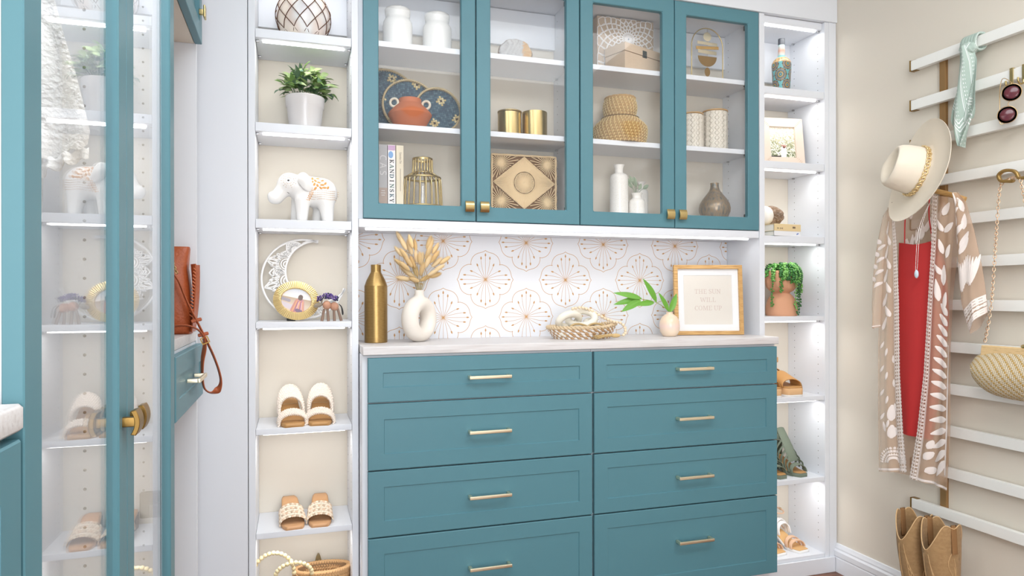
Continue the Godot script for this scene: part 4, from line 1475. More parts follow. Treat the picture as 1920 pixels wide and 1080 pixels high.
func left_cabinet_things() -> void:
	var jar := mat("jar_glaze", rgb(238, 237, 234), 0.22)
	for k in 2:
		var t := thing("ceramic_jar", ["white ceramic jar on the top shelf of the left glass cabinet, nearer the hinge side", "white ceramic jar on the top shelf of the left glass cabinet, nearer the middle"][k], "jar", Vector3([0.368, 0.517][k], 2.128, -2.56), 0.0, "white ceramic jars")
		var h: float = [0.152, 0.15][k]
		part("body", MB.new().lathe([Vector2(0, 0), Vector2(0.05, 0), Vector2(0.0535, 0.004), Vector2(0.0545, 0.012), Vector2(0.0545, h * 0.6), Vector2(0.053, h * 0.68), Vector2(0.047, h * 0.75), Vector2(0.0435, h * 0.78), Vector2(0.043, h * 0.82), Vector2(0.0455, h * 0.835), Vector2(0.046, h * 0.88), Vector2(0.0445, h * 0.9), Vector2(0.0475, h * 0.915), Vector2(0.0475, h * 0.97), Vector2(0.0455, h), Vector2(0.041, h), Vector2(0.0395, h * 0.95), Vector2(0.038, h * 0.7), Vector2(0.045, h * 0.5), Vector2(0.045, 0.008), Vector2(0, 0.008)], 44), jar, t)
	# geode slice
	var t := thing("geode", "white crystal geode with an orange brown rim in the left glass cabinet", "geode", Vector3(0.818, 2.128, -2.53), -0.1)
	var b := MB.new().ell(Vector3(0, 0.03, 0), Vector3(0.066, 0.052, 0.032), Basis(Vector3.BACK, -0.08), 56, 36, func(d: Vector3) -> float:
		var r := 1.0 + 0.05 * sin(d.x * 7 + 1) * cos(d.y * 5) + 0.025 * sin(d.x * 31 + d.y * 27) * cos(d.z * 23 + d.y * 17)
		return r * (0.75 if d.z > 0.55 else 1.0))
	for i in b.v.size():
		b.v[i].y = maxf(b.v[i].y, 0.0)
	b.paint(func(q: Vector3) -> Color:
		var e := q.x / 0.066
		var k := sin(q.x * 420 + q.y * 300) * cos(q.y * 510)
		if q.z < 0.006 or Vector2(q.x / 0.066, (q.y - 0.03) / 0.052).length() > 0.98:
			return rgb(150, 108, 70)
		if e > 0.42 + 0.1 * k:
			return rgb(222, 168, 104).lerp(rgb(236, 206, 160), 0.5 + 0.5 * k)
		return rgb(226, 226, 226).lerp(rgb(190, 188, 188), clampf(0.4 + 0.5 * k, 0, 1)))
	var gm := relief(mat("crystal", Color.WHITE, 0.3), 51, Vector3(30, 30, 30), 0.3, 0.06, FastNoiseLite.TYPE_CELLULAR)
	part("stone", b, gm, t)
	# woven trays
	var tw := mat("tray_weave", Color.WHITE, 0.75)
	tw.albedo_texture = tray_weave()
	for k in 3:
		var r: float = [0.124, 0.103, 0.0885][k]
		t = thing("woven_tray", ["largest of the round navy and cream woven trays, at the back left", "middle sized round navy and cream woven tray, behind the terracotta jug", "smallest round navy and cream woven tray, in front at the right"][k], "tray", Vector3([0.33, 0.418, 0.523][k], 1.834, [-2.632, -2.607, -2.585][k]), 0.0, "round woven trays")
		b = MB.new().lathe([Vector2(0, 0), Vector2(r * 0.9, 0), Vector2(r * 0.985, 0.012), Vector2(r * 0.985, 0.009), Vector2(r * 0.9, -0.003), Vector2(0, -0.003)], 64, Transform3D(Basis(Vector3.RIGHT, PI / 2), Vector3.ZERO))
		for i in b.v.size():
			b.uv[i] = Vector2(b.v[i].x, -b.v[i].y) / 0.36 + Vector2(0.5 + 0.13 * k, 0.5 + 0.07 * k)
		part("woven_disc", b, tw, t)
		b = MB.new()
		braid(b, ring(Vector3(0, 0, 0.011), r * 0.985, r * 0.985, 150, Vector3.RIGHT, Vector3.UP), [Vector3(0, 0, 1)], 0.0056, 0.0032, 26, 3, true)
		part("braided_rim", b, mat("rim_straw", rgb(206, 186, 146), 0.8), t)
		shift(t, Transform3D(Basis(Vector3.RIGHT, -0.16 + 0.01 * k) * Basis(Vector3.BACK, [0.5, -0.1, 0.25][k]), Vector3(0, r * 0.99, 0)))
	# terracotta jug
	t = thing("terracotta_jug", "squat terracotta jug with two cream loop handles", "jug", Vector3(0.408, 1.834, -2.525))
	part("body", MB.new().lathe([Vector2(0, 0), Vector2(0.05, 0), Vector2(0.054, 0.003), Vector2(0.068, 0.024), Vector2(0.0795, 0.046), Vector2(0.08, 0.051), Vector2(0.076, 0.057), Vector2(0.06, 0.074), Vector2(0.044, 0.088), Vector2(0.041, 0.094), Vector2(0.0415, 0.106), Vector2(0.039, 0.108), Vector2(0.0365, 0.105), Vector2(0.036, 0.09), Vector2(0.05, 0.07)], 48), relief(mat("terracotta", rgb(192, 110, 72), 0.75), 52, Vector3(40, 40, 40), 0.02), t)
	for s in [-1, 1]:
		part("loop_handle", MB.new().tube(ring(Vector3(s * 0.059, 0.09, 0.004), 0.0145, 0.0145, 24, Vector3(0.92, 0, 0.4), Vector3.UP), 0.0048, 10, true), mat("cream_glaze", rgb(226, 216, 196), 0.5), t)
	# brass canisters
	for k in 2:
		t = thing("brass_canister", ["small lidded brass canister with a knob", "taller open brass canister right of the lidded one"][k], "canister", Vector3([0.8, 0.903][k], 1.834, -2.545), 0.0, "brass canisters")
		var r: float = [0.046, 0.05][k]
		var h: float = [0.09, 0.101][k]
		part("body", MB.new().lathe([Vector2(0, 0), Vector2(r - 0.001, 0), Vector2(r, 0.001), Vector2(r, h), Vector2(r - 0.002, h), Vector2(r - 0.002, 0.004), Vector2(0, 0.004)], 48), mat("brass"), t)
		if k == 0:
			var l := part("lid", MB.new().lathe([Vector2(0, h + 0.001), Vector2(r + 0.0012, h + 0.001), Vector2(r + 0.0015, h + 0.007), Vector2(r - 0.001, h + 0.008), Vector2(0, h + 0.009)], 48), mat("brass"), t)
			part("knob", MB.new().lathe([Vector2(0, h + 0.008), Vector2(0.003, h + 0.009), Vector2(0.003, h + 0.013), Vector2(0.006, h + 0.015), Vector2(0.006, h + 0.019), Vector2(0, h + 0.021)], 20), mat("brass"), l)
	# books
	var specs := [[0.291, 0.0305, rgb(172, 170, 172), "grey book with pale outlined letters on its spine, leftmost of the three"], [0.3235, 0.0275, rgb(238, 234, 232), "white art book with a painted spine, between the grey and the cream one"], [0.3535, 0.027, rgb(226, 214, 190), "cream book with a thin lettered spine beside the brass lantern"]]
	for k in 3:
		var s: Array = specs[k]
		t = thing("book", s[3], "book", Vector3(s[0] + s[1] / 2, 1.5465, -2.505), 0.0, "books in the left glass cabinet")
		var cov := mat("cover_%d" % k, s[2], 0.5)
		var w: float = s[1]
		var edge: Material = [cov, mat("maroon_cover", rgb(92, 44, 52), 0.5), cov][k]
		part("cover", MB.new().box(Vector3(-w / 2 + 0.001, 0.109, -0.075), Vector3(0.002, 0.218, 0.15), 0.0006).box(Vector3(w / 2 - 0.001, 0.109, -0.075), Vector3(0.002, 0.218, 0.15), 0.0006), edge, t)
		part("pages", MB.new().box(Vector3(0, 0.1085, -0.077), Vector3(w - 0.004, 0.213, 0.144), 0.0004), mat("paper", rgb(238, 234, 224), 0.8), t)
		part("spine", MB.new().box(Vector3(0, 0.109, -0.0005), Vector3(w, 0.218, 0.004), 0.0012), cov, t)
		var dn := Transform3D(Basis(Vector3(0, -1, 0), Vector3(1, 0, 0), Vector3(0, 0, 1)), Vector3(0, 0, 0.0019))
		if k == 0:
			part("band", MB.new().box(Vector3(0, 0.031, 0.0014), Vector3(w + 0.0004, 0.06, 0.0012), 0.0003), mat("brown_band", rgb(168, 148, 136), 0.5), t)
			letters(t, "C A S", 0.024, at_spine(dn, Vector3(0, 0.143, 0)), mat("pale_ink", rgb(208, 206, 206), 0.5), "Droid Sans")
			for i in 3:
				part("print_line", MB.new().box(Vector3(0, 0.05 - 0.008 * i, 0.0022), Vector3(0.012 + 0.004 * (i % 2), 0.0022, 0.0006), 0.0002), mat("pale_ink"), t)
		elif k == 1:
			part("band", MB.new().box(Vector3(0, 0.207, 0.0014), Vector3(w - 0.002, 0.018, 0.0012), 0.0003), mat("lilac", rgb(198, 160, 196), 0.5), t)
			part("band", MB.new().ell(Vector3(-0.003, 0.182, 0.0014), Vector3(0.009, 0.013, 0.0008)), mat("sky_blue", rgb(120, 164, 214), 0.5), t)
			var inks := [rgb(38, 34, 36), rgb(50, 96, 86), rgb(40, 52, 60), rgb(44, 92, 104)]
			var word := "KANDINSKY"
			for i in word.length():
				letters(t, word[i], 0.0155, at_spine(dn, Vector3(0.0, 0.158 - 0.0178 * i, 0)), mat("ink_%d" % (i % 4), inks[i % 4], 0.5), "Droid Serif", 0.0004, true)
		else:
			letters(t, "Santa Fe", 0.0075, at_spine(dn, Vector3(0.002, 0.172, 0)), mat("brown_ink", rgb(120, 100, 84), 0.5))
			part("print_line", MB.new().box(Vector3(0.002, 0.092, 0.0021), Vector3(0.0014, 0.082, 0.0004), 0.0001), mat("brown_ink"), t)
	# brass wire lantern
	t = thing("wire_lantern", "brass bar lantern with a narrow neck", "lantern", Vector3(0.458, 1.5465, -2.545))
	var gold := mat("brass")
	part("collar", MB.new().lathe([Vector2(0.0375, 0.174), Vector2(0.0385, 0.181), Vector2(0.0375, 0.183), Vector2(0.0345, 0.182), Vector2(0.0345, 0.174), Vector2(0.0375, 0.174)], 36), gold, t)
	part("shoulder_ring", MB.new().tube(ring(Vector3(0, 0.109, 0), 0.0665, 0.0665, 40), 0.003, 8, true, 1.3), gold, t)
	part("neck_ring", MB.new().tube(ring(Vector3(0, 0.128, 0), 0.038, 0.038, 40), 0.0026, 8, true), gold, t)
	part("base_ring", MB.new().tube(ring(Vector3(0, 0.003, 0), 0.0735, 0.0735, 40), 0.003, 8, true), gold, t)
	for i in 20:
		var a := TAU * i / 20
		var d := Vector3(cos(a), 0, sin(a))
		part("bar", MB.new().tube([d * 0.0735 + Vector3(0, 0.003, 0), d * 0.07 + Vector3(0, 0.07, 0), d * 0.0665 + Vector3(0, 0.109, 0), d * 0.052 + Vector3(0, 0.119, 0), d * 0.038 + Vector3(0, 0.128, 0), d * 0.0365 + Vector3(0, 0.15, 0), d * 0.0365 + Vector3(0, 0.176, 0)], 0.0026, 6), gold, t)
	var gl := mat("clear_glass", Color(1, 1, 1, 0.05), 0.03)
	gl.transparency = BaseMaterial3D.TRANSPARENCY_ALPHA
	part("glass_cup", MB.new().lathe([Vector2(0, 0.005), Vector2(0.03, 0.005), Vector2(0.032, 0.008), Vector2(0.032, 0.085), Vector2(0.0305, 0.085), Vector2(0.0305, 0.008), Vector2(0, 0.007)], 32), gl, t)
	# raffia case
	t = thing("raffia_case", "flat square raffia case with a diamond and sunburst pattern", "case", Vector3(0.865, 1.5465, -2.56), -0.03)
	var straw := mat("raffia", Color.WHITE, 0.8)
	grain(straw, 61, [rgb(206, 174, 130), rgb(230, 204, 164), rgb(220, 192, 150), rgb(240, 220, 186)], Vector3(60, 60, 60), 0.03)
	part("body", MB.new().box(Vector3(0, 0.112, -0.03), Vector3(0.268, 0.218, 0.052), 0.008), mat("raffia_shadow", rgb(120, 86, 56), 0.85), t)
	var W := 0.138
	var H := 0.113
	var o := Vector3(0, 0.1135, 0.0)
	b = MB.new()
	var rect := []
	for k in [[-1, -1, 1, -1], [1, -1, 1, 1], [1, 1, -1, 1], [-1, 1, -1, -1]]:
		for i in 30:
			rect.append(o + Vector3(lerpf(k[0], k[2], i / 30.0) * (W - 0.006), lerpf(k[1], k[3], i / 30.0) * (H - 0.006), 0))
	braid(b, rect, [Vector3(0, 0, 1)], 0.004, 0.003, 46, 3, true)
	for s in [0.0, -0.03, -0.055]:
		var back := []
		for q in rect:
			back.append(q + Vector3(0, 0, s - 0.004))
		b.tube(back, 0.0034, 6, true)
	for f in [0.97, 0.93]:
		var dia := []
		for k in [[-1, 0, 0, 1], [0, 1, 1, 0], [1, 0, 0, -1], [0, -1, -1, 0]]:
			for i in 24:
				dia.append(o + Vector3(lerpf(k[0], k[2], i / 24.0) * (W - 0.008) * f, lerpf(k[1], k[3], i / 24.0) * (H - 0.008) * f, 0.001))
		rope(b, dia, 0.0022, 60, true)
	rope(b, ring(o + Vector3(0, 0, 0.002), 0.045, 0.045, 90, Vector3.RIGHT, Vector3.UP), 0.0022, 40, true)
	rope(b, ring(o + Vector3(0, 0, 0.002), 0.0395, 0.0395, 90, Vector3.RIGHT, Vector3.UP), 0.0018, 40, true)
	part("braided_frame", b, straw, t)
	b = MB.new()
	for i in 44:        # straws of the round sunburst
		var a := TAU * i / 44
		b.tube([o + Vector3(0, 0, 0.002), o + Vector3(cos(a), sin(a), 0) * 0.039], [0.0009, 0.0024], 5)
	for i in 150:       # straws from the ring to the diamond
		var a := TAU * i / 150
		var d := Vector3(cos(a), sin(a), 0)
		var lim := 1.0 / (absf(d.x) / ((W - 0.008) * 0.92) + absf(d.y) / ((H - 0.008) * 0.92))
		if lim > 0.048:
			b.tube([o + d * 0.046, o + d * lim], [0.0015, 0.0022], 5)
	for k in [[-1, -1], [1, -1], [1, 1], [-1, 1]]:     # sunbursts in the corners
		var c := o + Vector3(k[0] * W * 0.69, k[1] * H * 0.66, 0.0)
		for i in 30:
			var a := TAU * i / 30
			var d := Vector3(cos(a), sin(a), 0)
			var lim := 0.2
			if d.x * k[0] > 0.01:
				lim = minf(lim, W * 0.27 / (d.x * k[0]))
			if d.y * k[1] > 0.01:
				lim = minf(lim, H * 0.29 / (d.y * k[1]))
			var nx: float = -(d.x * k[0] / W + d.y * k[1] / H)
			if nx > 0.01:
				lim = minf(lim, 0.38 / nx)
			b.tube([c + Vector3(0, 0, 0.002), c + d * lim], [0.0014, 0.0019], 5)
	part("straws", b, straw, t).set_meta("kind", "stuff")

func shoe_strap(t: Node3D, m: Material, w: float, y0: float, top: float, z0: float, z1: float, rise := 0.0, thick := 0.003, called := "strap", skew := 0.0) -> MeshInstance3D:   # a band over the foot from z0 back to z1
	return part(called, MB.new().slab(20, 5, func(u: float, q: float) -> Vector3:
		var a := PI * u
		var k := pow(maxf(sin(a), 0), 0.7)
		return Vector3(-cos(a) * (w - 0.002 * q), y0 + (top + rise * q - y0) * k, lerpf(z0, z1, q) - skew * cos(a) - 0.01 * k), thick), m, t)

func more_things() -> void:
	right_cabinet_things()
	counter_things()
	right_tower_things()
	right_wall_things()
	left_side_things()

func right_cabinet_things() -> void:
	# inlaid box leaning at the back
	var t := thing("inlay_box", "taupe box with a white petal burst pattern behind the wooden box", "box", Vector3(1.327, 2.128, -2.63))
	part("body", MB.new().box(Vector3(0, 0.124, 0), Vector3(0.262, 0.248, 0.075), 0.002), mat("taupe", rgb(190, 170, 150), 0.6), t)
	var b := MB.new()
	var oc := Vector2(0.012, 0.163)
	var rr := 0.008
	for r in 11:          # white net of petal outlines: each petal is a lens shaped ring
		var n := 20
		var len: float = 0.024 + 0.0022 * r
		for i in n:
			var a: float = TAU * (i + 0.5 * (r % 2)) / n
			var d := Vector2(cos(a), sin(a))
			var mid := oc + d * (rr + len * 0.5)
			if absf(mid.x) > 0.126 or mid.y > 0.243 or mid.y < 0.006:
				continue
			for s in [-1, 1]:
				var pts := []
				for k in 7:
					var f := k / 6.0
					var q: Vector2 = oc + d * (rr + len * f) + d.orthogonal() * s * (rr + len * f) * PI / n * 0.96 * sin(PI * f)
					pts.append(Vector3(clampf(q.x, -0.13, 0.13), clampf(q.y, 0.001, 0.247), 0.038))
				b.tube(pts, [0.0014, 0.0019, 0.0021, 0.0022, 0.0021, 0.0019, 0.0014], 4, false, 0.5, Vector3.BACK)
		rr += len * 0.5
	b.lathe([Vector2(0, 0.001), Vector2(0.0075, 0.001), Vector2(0.008, 0)], 20, Transform3D(Basis(Vector3.RIGHT, PI / 2), Vector3(oc.x, oc.y, 0.0376)))
	part("petal_inlay", b, mat("bone", rgb(242, 240, 240), 0.4), t).set_meta("kind", "stuff")
	part("heart", MB.new().ell(Vector3(oc.x, oc.y, 0.0385), Vector3(0.004, 0.004, 0.001)), mat("grey_bone", rgb(150, 160, 176), 0.4), t)
	# wooden box
	t = thing("wooden_box", "pale wooden hinged box with a dark latch on the top shelf of the right cabinet", "box", Vector3(1.318, 2.128, -2.558), 0.0)
	var pale := mat("pale_wood", Color.WHITE, 0.6)
	grain(pale, 71, [rgb(196, 172, 148), rgb(222, 200, 176), rgb(212, 188, 162), rgb(230, 210, 188)], Vector3(3, 40, 40), 0.03)
	t.rotation.y = 0.36
	t.position = Vector3(1.352, 2.128, -2.565)
	part("base", MB.new().box(Vector3(0, 0.034, 0), Vector3(0.235, 0.068, 0.11), 0.0015), pale, t)
	part("lid", MB.new().box(Vector3(0, 0.087, 0), Vector3(0.237, 0.034, 0.112), 0.0015), pale, t)
	var la := part("latch", MB.new().box(Vector3(0.0, 0.076, 0.0565), Vector3(0.024, 0.028, 0.004), 0.001).box(Vector3(0.0, 0.07, 0.0595), Vector3(0.018, 0.006, 0.004), 0.001), mat("dark_latch", rgb(74, 84, 84), 0.5, 0.5), t)
	# arch mobile
	t = thing("arch_mobile", "thin brass arch with hanging brass discs, bars and a half moon", "ornament", Vector3(1.69, 2.128, -2.545))
	var br := mat("pull")
	var r0 := 0.077
	var hh := 0.232
	var pts := [Vector3(-r0, 0.002, 0)]
	for i in 25:
		var a := PI - PI * i / 24
		pts.append(Vector3(cos(a) * r0, hh - r0 + sin(a) * r0, 0))
	pts.append(Vector3(r0, 0.002, 0))
	part("arch", MB.new().tube(pts, 0.0022, 8), mat("brass"), t)
	part("foot", MB.new().box(Vector3(0, 0.0015, 0), Vector3(0.16, 0.003, 0.03), 0.001), mat("brass"), t)
	part("wire", MB.new().tube([Vector3(0, hh - 0.001, 0), Vector3(0, 0.03, 0.0)], 0.0006, 5), mat("dark_brass"), t)
	var disc := func(rx: float, ry: float, y: float, half: bool) -> MB:
		var po := []
		for i in 33:
			var a := (PI + PI * i / 32) if half else TAU * i / 33
			po.append(Vector2(cos(a) * rx, sin(a) * ry))
		return MB.new().prism(po, 0.0015, Transform3D(Basis.IDENTITY, Vector3(0, y, 0)), 0.0003)
	part("disc", disc.call(0.0195, 0.0195, 0.196, false), br, t)
	for i in 3:
		part("bar", MB.new().box(Vector3(0, 0.167 - 0.0185 * i, 0.0006), Vector3(0.102 - 0.002 * i, [0.0125, 0.0135, 0.015][i], 0.0016), 0.0004, Basis(Vector3.UP, [0.06, -0.2, 0.1][i])), [br, mat("dark_brass"), br][i], t)
	part("half_moon", disc.call(0.0465, 0.044, 0.112, true), mat("dark_brass"), t)
	part("oval", disc.call(0.0135, 0.019, 0.045, false), mat("dark_brass"), t)
	# seagrass baskets
	var sg := mat("seagrass", Color.WHITE, 0.85)
	grain(sg, 72, [rgb(150, 116, 70), rgb(190, 154, 100), rgb(172, 136, 86), rgb(206, 172, 120)], Vector3(30, 90, 30), 0.03)
	var cream := mat("cream_cord", rgb(232, 210, 154), 0.8)
	t = thing("seagrass_basket", "two-tier coiled seagrass basket with pale diagonal stitches", "basket", Vector3(1.283, 1.834, -2.56))
	for tier in 2:
		b = MB.new()
		var st := MB.new()
		var n: int = [10, 7][tier]
		for i in n:
			var f := (i + 0.5) / n
			var y: float = [0.006 + 0.0108 * i, 0.121 + 0.0105 * i][tier]
			var r: float = [0.092 + 0.014 * sin(PI * (f * 0.85 + 0.08)) - 0.03 * smoothstep(0.6, 1.05, f), 0.056 + 0.008 * sin(PI * f)][tier]
			b.tube(ring(Vector3(0, y, 0), r, r, 48), 0.0066, 8, true)
			var m: int = [38, 26][tier]
			for k in m:
				var a := TAU * (k + i * 0.22) / m
				var o := Vector3(cos(a), 0, sin(a))
				st.tube([o * (r + 0.003) + Vector3(0, y + 0.0062, 0) , (o * (r + 0.0072)).rotated(Vector3.UP, -0.02) + Vector3(0, y, 0), (o * (r + 0.003)).rotated(Vector3.UP, -0.045) + Vector3(0, y - 0.0062, 0)], 0.0015, 5)
		if tier == 0:
			b.lathe([Vector2(0, 0.003), Vector2(0.092, 0.003)], 32)
			b.lathe([Vector2(0.0, 0.113), Vector2(0.078, 0.111)], 32)
		else:
			b.lathe([Vector2(0, 0.187), Vector2(0.056, 0.187)], 32)
			b = rope(b, ring(Vector3(0, 0.191, 0), 0.059, 0.059, 120), 0.0062, 26, true)
		part(["basket_body", "basket_lid"][tier], b, sg, t)
		part("stitches", st, cream, t).set_meta("kind", "stuff")
	# embossed canisters
	var em := mat("embossed", rgb(228, 220, 206), 0.4)
	em.heightmap_enabled = true
	em.heightmap_texture = leaf_relief()
	em.heightmap_scale = 0.35
	em.uv1_scale = Vector3(7, 46, 1)
	for k in 2:
		t = thing("embossed_canister", ["shorter embossed cream canister with a wooden lid, half behind the door stile", "taller embossed cream canister with a wooden lid"][k], "canister", Vector3([1.62, 1.738][k], 1.834, -2.56), 0.0, "embossed canisters")
		var r: float = [0.051, 0.0535][k]
		var h: float = [0.155, 0.177][k]
		part("body", MB.new().lathe([Vector2(0, 0), Vector2(r - 0.003, 0), Vector2(r, 0.003), Vector2(r, h - 0.012), Vector2(r - 0.001, h - 0.007), Vector2(r - 0.003, h - 0.007), Vector2(0, h - 0.007)], 48), em, t)
		part("lid", MB.new().lathe([Vector2(0, h - 0.007), Vector2(r + 0.0008, h - 0.007), Vector2(r + 0.0012, h - 0.002), Vector2(r, h), Vector2(0, h)], 48), mat("oak"), t)
	# white vases
	var gl := mat("speckle_glaze", Color.WHITE, 0.22)
	gl.albedo_texture = noise_tex(73, 0.09, [rgb(238, 234, 228), rgb(240, 237, 232), rgb(240, 237, 232), rgb(236, 230, 222), rgb(206, 196, 180)], 256, 2)
	gl.uv1_triplanar = true
	gl.uv1_scale = Vector3(9, 9, 9)
	for s in [[1.268, -2.54, 0.0375, 0.203, 0.16, 0.017, 0.0225, "tall white bottle vase with a narrow neck, left of the pair beside it"], [1.402, -2.6, 0.029, 0.149, 0.112, 0.0115, 0.019, "white bottle vase behind the small vase with the leaf sprig"], [1.344, -2.53, 0.035, 0.089, 0.058, 0.019, 0.0235, "small white vase holding a grey green leaf sprig"]]:
		t = thing("white_vase", s[7], "vase", Vector3(s[0], 1.5465, s[1]), 0.0, "white vases")
		var r: float = s[2]
		var h: float = s[3]
		var sh: float = s[4]
		part("body", MB.new().lathe([Vector2(0, 0), Vector2(r - 0.002, 0), Vector2(r, 0.002), Vector2(r, sh - 0.012), Vector2(r * 0.96, sh - 0.004), Vector2(r * 0.84, sh + 0.003), Vector2(s[5] * 1.15, sh + 0.008), Vector2(s[5], sh + 0.012), Vector2(s[5], lerpf(sh, h, 0.65)), Vector2(s[6], h - 0.001), Vector2(s[6] - 0.001, h), Vector2(s[6] - 0.003, h - 0.001), Vector2(s[5] - 0.003, sh + 0.02), Vector2(s[5] - 0.003, sh)], 40), gl, t)
		if h < 0.1:
			var lf := mat("sage_leaf", rgb(136, 152, 128), 0.6)
			lf.cull_mode = BaseMaterial3D.CULL_DISABLED
			for q in [[-0.06, 0.16, 0.05], [-0.045, 0.13, 0.034], [-0.03, 0.15, 0.05], [-0.012, 0.135, 0.04], [0.05, 0.125, 0.035], [-0.02, 0.17, 0.03], [0.012, 0.118, 0.03]]:
				var tip := Vector3(q[0], q[1], 0.012)
				part("stem", MB.new().tube(curve([Vector3(0, 0.06, 0), Vector3(q[0] * 0.3, 0.1, 0.004), tip * Vector3(0.8, 0.9, 1)], 4), 0.0009, 5), lf, t)
				piece("leaf", leaf(q[2], 0.017, 0.2, 0.3).mesh(), lf, t, "", Transform3D(look_basis(Vector3(q[0] * 1.2, q[1] - 0.08, 0.01), Vector3(0, 0.2, 1)), Vector3(q[0] * 0.5, lerpf(0.088, q[1], 0.5), 0.006)))
	# smoky vase
	t = thing("smoky_vase", "teardrop vase of smoky grey and bronze glass", "vase", Vector3(1.722, 1.5465, -2.54))
	var sm := mat("smoky", Color.WHITE, 0.3, 0.35)
	grain(sm, 74, [rgb(74, 70, 66), rgb(136, 132, 126), rgb(168, 140, 108), rgb(110, 116, 118), rgb(60, 52, 48)], Vector3(8, 3, 8), 0.03)
	part("body", MB.new().lathe([Vector2(0, 0), Vector2(0.05, 0), Vector2(0.056, 0.004), Vector2(0.065, 0.025), Vector2(0.067, 0.042), Vector2(0.063, 0.06), Vector2(0.051, 0.081), Vector2(0.036, 0.1), Vector2(0.024, 0.116), Vector2(0.0185, 0.13), Vector2(0.0175, 0.142), Vector2(0.019, 0.15), Vector2(0.0165, 0.15), Vector2(0.015, 0.135)], 44), sm, t)

func leaf_relief() -> ImageTexture:
	var im := Image.create(64, 64, false, Image.FORMAT_L8)
	im.fill(Color(0.1, 0.1, 0.1))
	for o in [Vector2(16, 16), Vector2(48, 48), Vector2(16, 80), Vector2(-16, 48), Vector2(48, -16), Vector2(80, 16)]:
		for y in 64:
			for x in 64:
				var d: Vector2 = Vector2(x, y) - o
				var k := absf(d.x) / (13.0 * cos(clampf(d.y / 30.0, -1, 1) * PI / 2) + 0.01)
				if absf(d.y) < 30 and k < 1:
					im.set_pixel(x, y, Color.WHITE * sqrt(1 - k * k))
	return ImageTexture.create_from_image(im)

